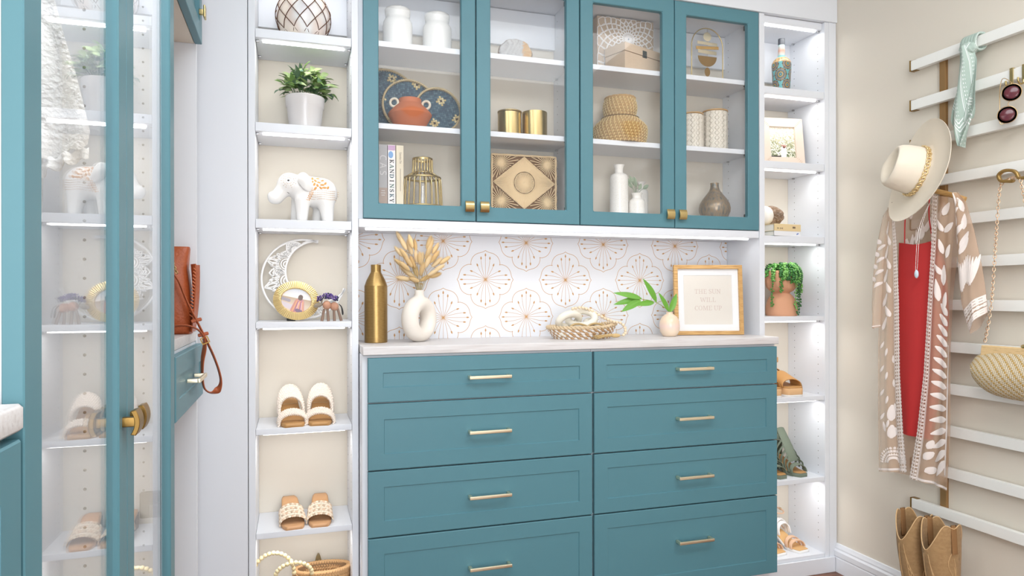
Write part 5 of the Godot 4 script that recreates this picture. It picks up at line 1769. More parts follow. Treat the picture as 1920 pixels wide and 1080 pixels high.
func counter_things() -> void:
	var y := 1.0456
	# brass bottle
	var t := thing("brass_bottle", "tall aged brass bottle vase at the left end of the counter", "vase", Vector3(0.283, y, -2.53))
	var ab := mat("aged_brass", Color.WHITE, 0.36, 0.9)
	grain(ab, 81, [rgb(142, 114, 66), rgb(176, 146, 94), rgb(160, 130, 80), rgb(194, 166, 114)], Vector3(4, 30, 4), 0.03)
	part("body", MB.new().lathe([Vector2(0, 0), Vector2(0.0395, 0), Vector2(0.0412, 0.002), Vector2(0.0412, 0.205), Vector2(0.0408, 0.207), Vector2(0.0408, 0.207), Vector2(0.034, 0.226), Vector2(0.0195, 0.254), Vector2(0.0183, 0.258), Vector2(0.0183, 0.258), Vector2(0.0183, 0.283), Vector2(0.0165, 0.283), Vector2(0.0165, 0.25)], 48), ab, t)
	# ring vase with bunny tails
	t = thing("ring_vase", "cream ring shaped vase holding dried bunny tail grass", "vase", Vector3(0.441, y, -2.525), 0.78)
	var clay := relief(mat("cream_clay", rgb(236, 228, 218), 0.75), 82, Vector3(50, 50, 50), 0.015, 0.04)
	var b := MB.new()
	var lp := []
	for i in 56:
		var a := TAU * i / 56
		var rg := []
		for k in 20:
			var g := TAU * k / 20
			var rad := 0.058 + cos(g) * 0.0285
			rg.append(Vector3(cos(a) * rad, maxf(0.0, 0.084 + sin(a) * rad), sin(g) * 0.033))
		lp.append(rg)
	lp.append(lp[0])
	b.rings(lp, true, false, false)
	part("body", b, clay, t)
	part("neck", MB.new().lathe([Vector2(0.026, 0.158), Vector2(0.019, 0.168), Vector2(0.0165, 0.178), Vector2(0.0172, 0.191), Vector2(0.015, 0.191), Vector2(0.0145, 0.17)], 28), clay, t)
	var grass := []
	for c in [rgb(222, 194, 146), rgb(212, 180, 128), rgb(232, 208, 166)]:
		grass.append(mat("dry_grass_%d" % grass.size(), c, 0.9))
	var fuzz := MB.new()
	fuzz.ell(Vector3(0, 0.016, 0), Vector3(0.0068, 0.0195, 0.0068), Basis.IDENTITY, 12, 10)
	for i in 170:
		var f := (i + 0.5) / 170
		var th := acos(1 - 2 * f)
		var a := i * 2.39996
		var d := Vector3(sin(th) * cos(a), cos(th), sin(th) * sin(a))
		var o := d * Vector3(0.006, 0.018, 0.006) + Vector3(0, 0.016, 0)
		var e := o + (d * 0.6 + Vector3.UP * 0.8) * 0.0068
		var s := d.cross(Vector3.UP).normalized() * 0.0008
		fuzz.tri(fuzz.p(o - s), fuzz.p(o + s), fuzz.p(e))
	var head := fuzz.mesh()
	var tips := [[-0.060, 0.385], [-0.052, 0.365], [-0.066, 0.34], [-0.052, 0.325], [-0.03, 0.372], [-0.028, 0.35], [-0.012, 0.362], [-0.062, 0.298], [-0.05, 0.285], [-0.037, 0.3], [-0.036, 0.27], [-0.022, 0.298], [-0.012, 0.318], [-0.002, 0.312], [-0.024, 0.258], [-0.008, 0.268], [0.004, 0.27], [0.014, 0.312], [0.026, 0.3], [0.03, 0.332], [0.038, 0.372], [0.045, 0.368], [0.057, 0.352], [0.03, 0.345], [0.05, 0.318], [0.062, 0.302], [0.094, 0.312], [0.072, 0.285], [0.04, 0.265], [0.056, 0.258], [-0.045, 0.245], [0.015, 0.245], [-0.012, 0.24]]
	var inv := Basis(Vector3.UP, -0.78)
	for q in tips:
		var tip := Vector3(q[0], q[1] - 0.014, rng.randf_range(-0.035, 0.035))
		var foot := Vector3(q[0] * 0.12, 0.186, tip.z * 0.15)
		var mid := foot.lerp(tip, 0.55) - Vector3(q[0] * 0.12, -0.012, 0)
		var cv := []
		for p in curve([foot, mid, tip], 5):
			cv.append(inv * p)
		part("stem", MB.new().tube(cv, 0.0007, 4), mat("dry_stem", rgb(176, 158, 110), 0.8), t)
		var dir: Vector3 = (cv[-1] - cv[-3]).normalized()
		piece("grass_head", head, grass[rng.randi() % 3], t, "", Transform3D(look_basis(dir, Vector3(0.2, 0.1, 1)) * Basis(Vector3.UP, rng.randf() * 6.0) * rng.randf_range(1.1, 1.4), cv[-1] - dir * 0.01))
	# woven tray with a wooden chain and a bead garland
	var C := Vector3(1.085, y, -2.5)
	t = thing("woven_basket", "low oval basket plaited in tan and white", "basket", C)
	b = MB.new()
	for r in 5:
		var f := r / 4.0
		var n := 150
		var pts := ring(Vector3(0, 0.006 + 0.0098 * r, 0), 0.112 + 0.03 * f, 0.062 + 0.018 * f, n)
		for i in n:
			var a := TAU * i / n
			pts[i].y += 0.012 * f * smoothstep(0.4, 1.0, cos(a))
		for s in 2:
			b.tint([rgb(188, 150, 108), rgb(236, 230, 224)][s] if r != 4 else rgb(214, 190, 156))
			var out := []
			for i in n:
				var a := TAU * (i * (26.0 + r % 2) / n + 0.5 * s)
				var o := Vector3(pts[i].x, 0, pts[i].z).normalized()
				out.append(pts[i] + o * cos(a) * 0.0035 + Vector3.UP * sin(a) * 0.0042)
			b.tube(out, 0.0048, 6, true)
	part("plaited_wall", b, mat("paint"), t)
	part("base", MB.new().lathe([Vector2(0, 0.002), Vector2(0.98, 0.002), Vector2(1.0, 0.006), Vector2(0, 0.006)], 36, Transform3D(Basis.from_scale(Vector3(0.112, 1, 0.062)), Vector3.ZERO)), mat("straw"), t)
	for s in [[-0.04, 0.05], [0.035, 0.052]]:
		part("loop_handle", MB.new().tube(curve([Vector3(s[0] - 0.045, 0.03, 0.056), Vector3(s[0] - 0.028, 0.054, 0.06), Vector3(s[0], 0.06, 0.06), Vector3(s[0] + 0.035, 0.05, 0.06), Vector3(s[0] + 0.05, 0.03, 0.056)], 5), 0.0042, 8), mat("tan_cord", rgb(188, 160, 112), 0.6), t)
	t = thing("chain_link_garland", "chunky white wooden chain links piled in the oval basket", "garland", C + Vector3(0, 0.006, 0))
	for q in [[Vector3(-0.058, 0.066, 0.005), Vector3(0.3, -0.6, 0.8), 0.044], [Vector3(-0.008, 0.074, 0.012), Vector3(-0.5, 0.5, 0.75), 0.046], [Vector3(-0.07, 0.022, 0.01), Vector3(0.2, 1, 0.3), 0.034], [Vector3(0.045, 0.04, 0.0), Vector3(0.5, 0.6, 0.6), 0.036], [Vector3(-0.01, 0.025, -0.01), Vector3(0.1, 1, 0.4), 0.036], [Vector3(0.08, 0.022, -0.005), Vector3(-0.2, 1, 0.2), 0.03]]:
		var nz: Vector3 = q[1].normalized()
		var ux := nz.cross(Vector3.UP).normalized() if absf(nz.y) < 0.98 else Vector3.RIGHT
		part("link", MB.new().tube(ring(q[0], q[2] * 1.15, q[2] * 0.72, 30, ux, nz.cross(ux)), 0.0145, 12, true), mat("cream_wood", rgb(236, 230, 216), 0.5), t)
	t = thing("bead_garland", "string of pale wooden beads with a jute tassel draped over the oval basket", "garland", C + Vector3(0.09, 0.0, 0.05))
	var bead := MB.new().ell(Vector3.ZERO, Vector3(0.0066, 0.006, 0.0066), Basis.IDENTITY, 12, 8).mesh()
	var path := curve([Vector3(-0.135, 0.118, -0.035), Vector3(-0.1, 0.122, -0.03), Vector3(-0.06, 0.108, -0.015), Vector3(-0.02, 0.083, 0.0), Vector3(0.02, 0.067, 0.005), Vector3(0.052, 0.06, 0.01), Vector3(0.065, 0.04, 0.018), Vector3(0.058, 0.02, 0.03), Vector3(0.04, 0.0125, 0.036)], 14)
	var acc := 1.0
	var last: Vector3 = path[0]
	for q in path:
		acc += last.distance_to(q)
		last = q
		if acc > 0.0118:
			acc = 0.0
			piece("bead", bead, mat("bead_pale", rgb(234, 214, 184), 0.55), t, "", Transform3D(Basis(Vector3.RIGHT, rng.randf()), q))
	part("cord", MB.new().tube(path, 0.0012, 5), mat("jute", rgb(206, 176, 126), 0.9), t)
	b = MB.new()
	for i in 60:
		var a := rng.randf() * TAU
		var e := Vector3(-0.07 + rng.randf_range(-0.012, 0.008), 0.003 + rng.randf() * 0.014, 0.045 + sin(a) * 0.014)
		b.tube(curve([Vector3(0.034, 0.012, 0.038), Vector3(0.0, 0.016 + 0.004 * sin(a), 0.041 + 0.006 * cos(a)), e], 4), 0.0013, 4)
	b.ell(Vector3(0.012, 0.014, 0.04), Vector3(0.022, 0.008, 0.009))
	part("tassel", b, mat("jute"), t)
	# peach vase with a leaf sprig
	t = thing("peach_vase", "small round peach vase with long green leaves beside the framed print", "vase", Vector3(1.478, y, -2.5), 0.0)
	b = MB.new().lathe([Vector2(0, 0), Vector2(0.024, 0), Vector2(0.029, 0.003), Vector2(0.039, 0.02), Vector2(0.0425, 0.042), Vector2(0.04, 0.062), Vector2(0.031, 0.08), Vector2(0.019, 0.09), Vector2(0.0135, 0.093), Vector2(0.0135, 0.099), Vector2(0.0145, 0.101), Vector2(0.0115, 0.101), Vector2(0.011, 0.09)], 44)
	b.paint(func(q: Vector3) -> Color: return rgb(240, 214, 188) if q.y > 0.052 else (rgb(240, 212, 200) if q.y > 0.026 else rgb(242, 220, 196)))
	part("body", b, mat("peach_glaze", Color.WHITE, 0.2), t)
	var lf := mat("fresh_leaf", rgb(106, 164, 58), 0.4)
	lf.cull_mode = BaseMaterial3D.CULL_DISABLED
	lf.backlight_enabled = true
	lf.backlight = Color(0.2, 0.3, 0.05)
	part("stem", MB.new().tube(curve([Vector3(0, 0.06, 0), Vector3(-0.002, 0.1, 0.002), Vector3(-0.06, 0.137, 0.01), Vector3(-0.105, 0.15, 0.012), Vector3(-0.145, 0.155, 0.012)], 6), 0.0013, 5), mat("olive_stem", rgb(150, 160, 84), 0.6), t)
	for q in [[Vector3(-0.002, 0.098, 0.006), Vector3(0.032, 0.088, 0.012), 0.088, 0.026], [Vector3(-0.006, 0.102, 0.004), Vector3(-0.05, 0.09, 0.012), 0.095, 0.022], [Vector3(-0.066, 0.141, 0.01), Vector3(-0.064, 0.108, 0.016), 0.118, 0.028], [Vector3(-0.078, 0.14, 0.012), Vector3(-0.11, -0.004, 0.03), 0.1, 0.026], [Vector3(-0.14, 0.15, 0.014), Vector3(-0.12, -0.05, 0.03), 0.105, 0.03], [Vector3(-0.142, 0.155, 0.012), Vector3(-0.13, -0.018, -0.01), 0.115, 0.027], [Vector3(-0.135, 0.157, 0.012), Vector3(-0.14, 0.036, 0.0), 0.125, 0.026]]:
		piece("leaf", leaf(q[2], q[3], 0.22, 0.25, 1.3).mesh(), lf, t, "", Transform3D(look_basis(q[1], Vector3(-0.1, 0.45, 0.9)), q[0]))
	# framed print
	t = thing("framed_print", "oak framed print reading THE SUN WILL COME UP, leaning on the counter", "picture frame", Vector3(1.683, y, -2.528), -0.246)
	var F := 0.298
	b = MB.new().frame(F, F, [Vector2(0, 0), Vector2(0, 0.016), Vector2(0.001, 0.017), Vector2(0.0155, 0.017), Vector2(0.0165, 0.016), Vector2(0.0165, 0)], Transform3D(Basis.IDENTITY, Vector3(0, F / 2, 0)))
	part("frame", b, mat("oak"), t)
	part("mat_board", MB.new().frame(F - 0.032, F - 0.032, [Vector2(0, 0.004), Vector2(0, 0.006), Vector2(0.0265, 0.006), Vector2(0.028, 0.0045)], Transform3D(Basis.IDENTITY, Vector3(0, F / 2, 0))), mat("mat_white", rgb(242, 243, 246), 0.8), t)
	part("print", MB.new().box(Vector3(0, F / 2, 0.003), Vector3(F - 0.034, F - 0.034, 0.002)), mat("print_paper", rgb(228, 222, 214), 0.8), t)
	var ink := mat("print_ink", rgb(208, 190, 182), 0.8)
	for i in 3:
		letters(t, ["THE SUN", "WILL", "COME UP"][i], 0.0195, Transform3D(Basis.IDENTITY, Vector3(0, F / 2 + 0.036 - 0.0355 * i, 0.0041)), ink, "Droid Serif", 0.0004)
	part("back_board", MB.new().box(Vector3(0, F / 2, 0.001), Vector3(F - 0.004, F - 0.004, 0.002)), mat("raffia_shadow"), t)
	var gp := mat("picture_glass", Color(1, 1, 1, 0.02), 0.0)
	gp.transparency = BaseMaterial3D.TRANSPARENCY_ALPHA
	part("glass", MB.new().box(Vector3(0, F / 2, 0.0095), Vector3(F - 0.034, F - 0.034, 0.002), 0.0003), gp, t)
	shift(t, Transform3D(Basis(Vector3.RIGHT, -0.075), Vector3(0, 0.0005, 0)))

func garden_photo() -> ImageTexture:     # bright flowering field with a figure in a white dress and hat
	var im := Image.create(128, 160, false, Image.FORMAT_RGB8)
	var r := RandomNumberGenerator.new()
	r.seed = 9
	im.fill(rgb(246, 238, 226))
	for k in 900:
		var y := pow(r.randf(), 0.75) * 160
		var x := r.randf() * 128
		var d := y / 160.0
		var c := rgb(228, 216, 176).lerp(rgb(88, 104, 70), clampf(d * 1.2 - 0.2 + r.randf_range(-0.2, 0.2), 0, 1))
		if r.randf() < 0.3:
			c = rgb(236, 232, 214)
		stroke(im, [Vector2(x, y), Vector2(x + 2, y + 2)], 2.5 + 3 * d, c, false)
	stroke(im, [Vector2(6, 154), Vector2(60, 154)], 16, rgb(60, 54, 52), false)
	stroke(im, [Vector2(70, 112), Vector2(68, 158)], 26, rgb(234, 232, 240), false)
	stroke(im, [Vector2(64, 118), Vector2(40, 136)], 7, rgb(226, 222, 230), false)
	stroke(im, [Vector2(72, 98), Vector2(72, 102)], 13, rgb(120, 78, 66), false)
	stroke(im, [Vector2(62, 94), Vector2(82, 97)], 6, rgb(204, 150, 140), false)
	return ImageTexture.create_from_image(im)

func bottle_paint() -> ImageTexture:
	var im := Image.create(512, 320, false, Image.FORMAT_RGB8)
	im.fill(rgb(110, 178, 182))
	var brown := rgb(96, 72, 58)
	for k in 4:
		var ox := 64 + 128 * k
		for m in [[Vector2(ox, 160), 52.0], [Vector2(ox + 64, 70), 46.0], [Vector2(ox + 64, 250), 46.0]]:
			var o: Vector2 = m[0]
			var R: float = m[1]
			for rr in [[1.0, 5.0, brown], [0.86, 5.0, rgb(170, 140, 100)], [0.72, 6.0, rgb(120, 104, 118)], [0.54, 6.0, brown], [0.38, 8.0, rgb(176, 150, 96)], [0.2, 7.0, rgb(84, 110, 118)]]:
				var pts := []
				for i in 33:
					var a := TAU * i / 32
					var w: float = R * rr[0] * (1.0 + 0.08 * cos(a * 8))
					pts.append(o + Vector2(cos(a), sin(a)) * w)
				stroke(im, pts, rr[1], rr[2])
			for i in 16:
				var d := Vector2.from_angle(TAU * i / 16)
				stroke(im, [o + d * R * 0.9, o + d * R * 1.1], 6, [brown, rgb(150, 120, 90)][i % 2])
	stroke(im, [Vector2(0, 26), Vector2(511, 26)], 46, rgb(206, 170, 130))
	for i in 42:
		stroke(im, [Vector2(i * 12.2, 16), Vector2(i * 12.2 + 5, 34)], 6, [rgb(150, 96, 78), rgb(120, 150, 90), rgb(226, 196, 110)][i % 3])
	return ImageTexture.create_from_image(im)

func right_tower_things() -> void:
	var t := thing("painted_bottle", "bottle painted with teal and brown rosettes on the top shelf of the corner tower", "bottle", Vector3(2.068, 2.105, -2.54))
	var pb := mat("bottle_paint", Color.WHITE, 0.3)
	pb.albedo_texture = bottle_paint()
	var b := MB.new().lathe([Vector2(0, 0), Vector2(0.034, 0), Vector2(0.0355, 0.003), Vector2(0.0405, 0.1), Vector2(0.042, 0.13), Vector2(0.0405, 0.142), Vector2(0.034, 0.154), Vector2(0.023, 0.164), Vector2(0.017, 0.169), Vector2(0.0155, 0.173)], 44)
	for i in b.v.size():
		b.uv[i].y = 1.0 - b.v[i].y / 0.165
	part("body", b, pb, t)
	b = MB.new().lathe([Vector2(0.0155, 0.17), Vector2(0.0148, 0.195), Vector2(0.0138, 0.22), Vector2(0.0135, 0.225)], 28)
	b.paint(func(q: Vector3) -> Color: return rgb(202, 150, 132) if q.y < 0.2 and q.y > 0.172 else rgb(176, 206, 206))
	part("neck", b, mat("paint_gloss", Color.WHITE, 0.3), t)
	part("cap", MB.new().lathe([Vector2(0.0138, 0.222), Vector2(0.0143, 0.222), Vector2(0.0143, 0.248), Vector2(0.0135, 0.25), Vector2(0, 0.25)], 28), mat("slate_cap", rgb(72, 76, 84), 0.4), t)
	# leather photo frame
	t = thing("photo_frame", "pale leather photo frame with stitched corners in the corner tower", "picture frame", Vector3(2.082, 1.788, -2.545), -0.13)
	var le := mat("blush_leather", rgb(226, 208, 192), 0.6)
	part("frame", MB.new().frame(0.205, 0.222, [Vector2(0, 0), Vector2(0, 0.01), Vector2(0.002, 0.012), Vector2(0.04, 0.012), Vector2(0.041, 0.01), Vector2(0.041, 0)], Transform3D(Basis.IDENTITY, Vector3(0, 0.111, 0))), le, t)
	part("back_board", MB.new().box(Vector3(0, 0.111, 0.0005), Vector3(0.2, 0.217, 0.003)), mat("raffia_shadow"), t)
	var ph := mat("garden_photo", Color.WHITE, 0.35)
	ph.albedo_texture = garden_photo()
	b = MB.new()
	b.q4(Vector3(-0.065, 0.036, 0.003), Vector3(0.065, 0.036, 0.003), Vector3(0.065, 0.186, 0.003), Vector3(-0.065, 0.186, 0.003))
	for i in b.uv.size():
		b.uv[i].y = 1 - b.uv[i].y
	part("photo", b, ph, t)
	for k in [[-1, -1], [1, -1], [1, 1], [-1, 1]]:
		for i in 6:
			var f := (i + 0.5) / 6
			var o := Vector3(k[0] * lerpf(0.063, 0.097, f), 0.111 + k[1] * lerpf(0.071, 0.106, f), 0.0122)
			part("stitch", MB.new().tube([o + Vector3(-k[0] * 0.004, k[1] * 0.003, 0), o + Vector3(k[0] * 0.004, -k[1] * 0.003, 0)], 0.0011, 5), mat("stitch_thread", rgb(214, 184, 158), 0.7), t)
	shift(t, Transform3D(Basis(Vector3.RIGHT, -0.13), Vector3(0, 0.0005, 0)))
	# two books and half a geode
	var spec := [[0.0, 0.021, rgb(238, 239, 242), "white book at the bottom of the pair under the rough geode"], [0.0212, 0.03, rgb(232, 208, 160), "tan book on top of the pair under the rough geode"]]
	for k in 2:
		var s: Array = spec[k]
		t = thing("book", s[3], "book", Vector3(2.015, 1.4695 + s[0], -2.555), 0.1, "stacked books in the corner tower")
		var cov := mat("stack_cover_%d" % k, s[2], 0.55)
		var h: float = s[1]
		part("cover", MB.new().box(Vector3(0, 0.001, 0), Vector3(0.15, 0.002, 0.21), 0.0006).box(Vector3(0, h - 0.001, 0), Vector3(0.15, 0.002, 0.21), 0.0006), cov if k else mat("green_grey", rgb(168, 182, 172), 0.6), t)
		part("pages", MB.new().box(Vector3(0.0, h / 2, -0.002), Vector3(0.144, h - 0.004, 0.2), 0.0004), mat("paper"), t)
		part("spine", MB.new().box(Vector3(0, h / 2, 0.1045), Vector3(0.15, h, 0.004), 0.0012), cov, t)
		if k:
			part("title_block", MB.new().box(Vector3(0.035, h / 2 + 0.001, 0.1066), Vector3(0.016, 0.008, 0.0006), 0.0002), mat("brown_ink"), t)
			for i in 5:
				part("title_mark", MB.new().box(Vector3(-0.058 + 0.006 * i + (0.004 if i > 1 else 0.0), h / 2 - 0.004, 0.1066), Vector3(0.003, 0.007 - 0.002 * (i % 2), 0.0006), 0.0002), mat("brown_ink"), t)
		else:
			part("spine_mark", MB.new().box(Vector3(0.055, h / 2, 0.1066), Vector3(0.012, 0.004, 0.0006), 0.0002, Basis(Vector3.BACK, 0.4)), mat("blue_ink", rgb(70, 100, 190), 0.5), t)
	t = thing("rough_geode", "rough brown geode half on two stacked books", "geode", Vector3(2.0, 1.5209, -2.525), 0.15)
	b = MB.new().ell(Vector3(0.005, 0.042, 0), Vector3(0.057, 0.043, 0.045), Basis.IDENTITY, 56, 36, func(d: Vector3) -> float:
		return 1.0 + 0.04 * sin(d.x * 5 + 2) + 0.03 * sin(d.y * 9 + d.z * 7) - 0.05 * exp(-pow((d.y - 0.12) * 22, 2)))
	for i in b.v.size():
		b.v[i].y = maxf(b.v[i].y, 0.0)
	b.paint(func(q: Vector3) -> Color:
		var k := sin(q.x * 900) * sin(q.y * 1100 + q.x * 300) * sin(q.z * 870)
		return rgb(178, 148, 122).lerp(rgb(216, 196, 180) if k > 0 else rgb(126, 96, 72), clampf(absf(k) * 1.6, 0, 1)))
	part("crust", b, relief(mat("rough_stone", Color.WHITE, 0.9), 91, Vector3(45, 45, 45), 0.5, 0.05), t)
	b = MB.new().ell(Vector3(-0.036, 0.042, -0.004), Vector3(0.032, 0.0425, 0.044), Basis(Vector3.BACK, 0.15), 32, 20)
	for i in b.v.size():
		b.v[i].y = maxf(b.v[i].y, 0.0)
	part("white_face", b, mat("crystal_white", rgb(244, 240, 232), 0.35), t)
	# hourglass pot with string of pearls
	t = thing("hanging_succulent", "trailing green bead succulent in a terracotta hourglass pot", "plant", Vector3(2.074, 1.123, -2.55))
	b = MB.new()
	var lp := []
	for pr in [[0.064, 0.0], [0.068, 0.012], [0.067, 0.04], [0.06, 0.07], [0.046, 0.09], [0.034, 0.1], [0.036, 0.104], [0.05, 0.112], [0.062, 0.128], [0.067, 0.15], [0.068, 0.196], [0.0665, 0.2], [0.06, 0.2], [0.058, 0.185]]:
		var rg := []
		for i in 112:
			var a := TAU * i / 112
			var fl := 0.0022 * absf(sin(a * 7)) * smoothstep(0.1, 0.125, pr[1]) * (1.0 if pr[0] > 0.061 else 0.3)
			rg.append(Vector3(cos(a), 0, sin(a)) * (pr[0] + fl) + Vector3(0, pr[1], 0))
		lp.append(rg)
	b.rings(lp, true, true, false)
	part("pot", b, relief(mat("soft_terracotta", rgb(216, 160, 126), 0.8), 92, Vector3(50, 50, 50), 0.02), t)
	part("soil", MB.new().lathe([Vector2(0, 0.188), Vector2(0.06, 0.186)], 24), mat("soil"), t)
	var gs := [mat("pearl_green", rgb(84, 146, 66), 0.4), mat("pearl_dark", rgb(54, 108, 56), 0.4), mat("pearl_light", rgb(120, 176, 92), 0.4)]
	for k in 26:
		var a := 0.35 + 2.45 * (k % 13) / 12.0 + rng.randf_range(-0.12, 0.12)     # mostly over the near rim
		if k > 19:
			a = TAU * k / 6.0
		var drop: float = [0.185, 0.06, 0.1, 0.05, 0.195, 0.17, 0.06, 0.05, 0.03, 0.1, 0.03, 0.05, 0.04][k % 13] if k < 13 else 0.03 + 0.05 * rng.randf()
		if k % 13 == 0 or k % 13 == 12:
			drop = 0.1 if k % 13 == 0 else 0.16
		var d := Vector3(cos(a), 0, sin(a))
		var path := curve([d * 0.025 + Vector3(0, 0.2, 0), d * 0.05 + Vector3(0, 0.222 + 0.01 * rng.randf(), 0), d * 0.077 + Vector3(0, 0.198, 0), d * 0.08 + Vector3(0, 0.2 - drop * 0.5, 0), d * 0.079 + Vector3(0, 0.205 - drop, 0)], 7)
		var sb := MB.new()
		for i in path.size():
			for m in 2:
				var o := Vector3(rng.randf_range(-1, 1), rng.randf_range(-0.3, 0.3), rng.randf_range(-1, 1)).normalized() * 0.006
				sb.ell(path[i] + o, Vector3(0.0038, 0.0052, 0.0038), Basis(Vector3(rng.randf(), rng.randf(), 1).normalized(), rng.randf() * 3), 7, 5)
		sb.tube(path, 0.0012, 4)
		part("bead_strand", sb, gs[k % 3], t)
	# tan platform sandals
	var tan := mat("camel_leather", rgb(196, 146, 88), 0.55)
	var cork := grain(mat("jute_sole", Color.WHITE, 0.85), 93, [rgb(206, 156, 104), rgb(236, 194, 146), rgb(222, 176, 126)], Vector3(60, 60, 60), 0.05)
	for k in 2:
		t = thing("platform_sandal", ["tan platform sandal nearer the teal drawers, half hidden", "tan platform sandal with a peep toe and ankle strap, farther from the drawers"][k], "sandal", Vector3([1.962, 2.073][k], 0.774, -2.566), 0.0, "tan platform sandals")
		b = MB.new()
		sole(b, 0.215, 0.1, 0.02, 0.006, 0.3)
		shift_mb(b, Vector3(0, 0.036, 0))
		part("footbed", b, tan, t)
		b = MB.new()
		sole(b, 0.218, 0.102, 0.0, 0.008, 0.3)
		part("outsole", b, mat("white_rubber", rgb(240, 238, 234), 0.6), t)
		b = MB.new().slab(8, 20, func(u: float, s: float) -> Vector3:
			var e := pow(clampf(sin(PI * clampf(s * 0.94 + 0.03, 0, 1)), 0, 1), 0.15)
			return Vector3((u - 0.5) * 0.102 * e * lerpf(1.0, 0.72, smoothstep(0.2, 0.65, s)), 0.0225 + 0.01 * smoothstep(0.25, 0.85, s), 0.218 * (0.5 - s)), 0.028 , Vector3.UP)
		part("jute_wrap", b, cork, t)
		shoe_strap(t, tan, 0.05, 0.038, 0.072, 0.088, 0.018, 0.03, 0.004, "toe_band")
		shoe_strap(t, tan, 0.036, 0.05, 0.108, -0.012, -0.035, 0.01, 0.003, "strap", 0.0)
		part("ankle_strap", MB.new().slab(28, 2, func(u: float, q: float) -> Vector3:
			var a := TAU * u
			return Vector3(cos(a) * 0.032, 0.132 + 0.022 * q + 0.006 * sin(a), -0.062 + sin(a) * 0.038), 0.003), tan, t)
		part("heel_strap", MB.new().slab(6, 2, func(u: float, q: float) -> Vector3: return Vector3((q - 0.5) * 0.03, lerpf(0.05, 0.14, u), -0.1), 0.003), tan, t)
		part("buckle", MB.new().frame(0.018, 0.014, [Vector2(0, 0), Vector2(0, 0.003), Vector2(0.003, 0.003), Vector2(0.003, 0)], face(Vector3.BACK, Vector3.UP, Vector3(0.034, 0.152, -0.062))), mat("steel"), t)
	# grey green caged heels
	var sage := mat("sage_suede", rgb(112, 122, 106), 0.8)
	for k in 2:
		t = thing("caged_heel", ["grey green caged bootie nearer the teal drawers, half hidden", "grey green caged bootie with an open toe, farther from the drawers"][k], "shoe", Vector3([2.005, 2.112][k], 0.418, -2.57), 0.12, "grey green caged booties")
		b = MB.new()
		sole(b, 0.205, 0.088, 0.05, 0.016, 0.7)
		part("sole", b, sage, t)
		b = MB.new()
		sole(b, 0.2, 0.08, 0.05, 0.002, 0.7)
		shift_mb(b, Vector3(0, 0.0165, 0))
		part("footbed", b, mat("tan_leather"), t)
		b = MB.new()
		sandal_heel(b, 0.205, 0.088, 0.054)
		part("heel", b, sage, t)
		shoe_strap(t, sage, 0.043, 0.014, 0.046, 0.082, 0.062, 0.006, 0.003, "toe_strap")
		part("instep_panel", MB.new().slab(8, 12, func(u: float, q: float) -> Vector3:
			var x := (u - 0.5) * lerpf(0.056, 0.044, q)
			return Vector3(x, 0.06 + 0.135 * pow(q, 0.85) - 9.0 * x * x, 0.05 - 0.082 * q - 6.0 * x * x), 0.003), sage, t)
		for s in [-1, 1]:
			for i in 5:
				var f := i / 4.0
				var top := Vector3(s * 0.024, 0.066 + 0.075 * f, 0.046 - 0.05 * f)
				var bot := Vector3(s * 0.0425, 0.018 + 0.03 * f, 0.058 - 0.085 * f)
				part("side_strip", MB.new().tube(curve([top, top.lerp(bot, 0.5) + Vector3(s * 0.012, 0.006, 0.0), bot], 5), 0.0052, 8, false, 0.35, Vector3(s, 0.4, 0)), sage, t)
		part("heel_cup", MB.new().slab(14, 6, func(u: float, q: float) -> Vector3:
			var a := PI * u
			return Vector3(cos(a) * 0.034, 0.056 + 0.07 * q, -0.055 - sin(a) * 0.045), 0.003), sage, t)
		part("ankle_strap", MB.new().slab(28, 2, func(u: float, q: float) -> Vector3:
			var a := TAU * u
			return Vector3(cos(a) * 0.034, 0.142 + 0.026 * q, -0.055 + sin(a) * 0.042), 0.003), sage, t)
	# white heeled sandals
	var wh := mat("white_leather", rgb(244, 242, 240), 0.4)
	var pe := mat("peach_leather", rgb(226, 186, 154), 0.5)
	for k in 2:
		t = thing("white_sandal", ["white strappy sandal nearer the teal drawers, half hidden", "white strappy sandal with peach toe straps, farther from the drawers"][k], "sandal", Vector3([2.0, 2.118][k], 0.082, -2.575), 0.16, "white strappy sandals")
		b = MB.new()
		sole(b, 0.2, 0.086, 0.045, 0.011, 0.35)
		part("sole", b, wh, t)
		b = MB.new()
		sole(b, 0.192, 0.078, 0.045, 0.002, 0.35)
		shift_mb(b, Vector3(0, 0.0115, 0))
		part("footbed", b, mat("honey_leather", rgb(224, 180, 122), 0.5), t)
		b = MB.new()
		sandal_heel(b, 0.2, 0.086, 0.048)
		part("heel", b, wh, t)
		for i in 2:
			shoe_strap(t, pe, 0.042, 0.012, 0.04 + 0.008 * i, 0.07 - 0.024 * i, 0.054 - 0.024 * i, 0.004, 0.004)
			shoe_strap(t, wh, 0.036, 0.05, 0.096 + 0.012 * i, -0.004 - 0.016 * i, -0.02 - 0.016 * i, 0.006, 0.005)
		part("ankle_strap", MB.new().tube(ring(Vector3(0, 0.145, -0.062), 0.032, 0.04, 28, Vector3.RIGHT, Vector3(0, -0.15, 1).normalized()), 0.003, 6, true), pe, t)
		part("heel_strap", MB.new().tube(curve([Vector3(-0.03, 0.06, -0.04), Vector3(-0.024, 0.1, -0.08), Vector3(0, 0.148, -0.102), Vector3(0.024, 0.1, -0.08), Vector3(0.03, 0.06, -0.04)], 5), 0.003, 6), pe, t)
		part("buckle", MB.new().frame(0.012, 0.01, [Vector2(0, 0), Vector2(0, 0.003), Vector2(0.0022, 0.003), Vector2(0.0022, 0)], face(Vector3.BACK, Vector3.UP, Vector3(0.034, 0.145, -0.062))), mat("brass"), t)

func shift_mb(b: MB, o: Vector3) -> void:
	for i in b.v.size():
		b.v[i] += o


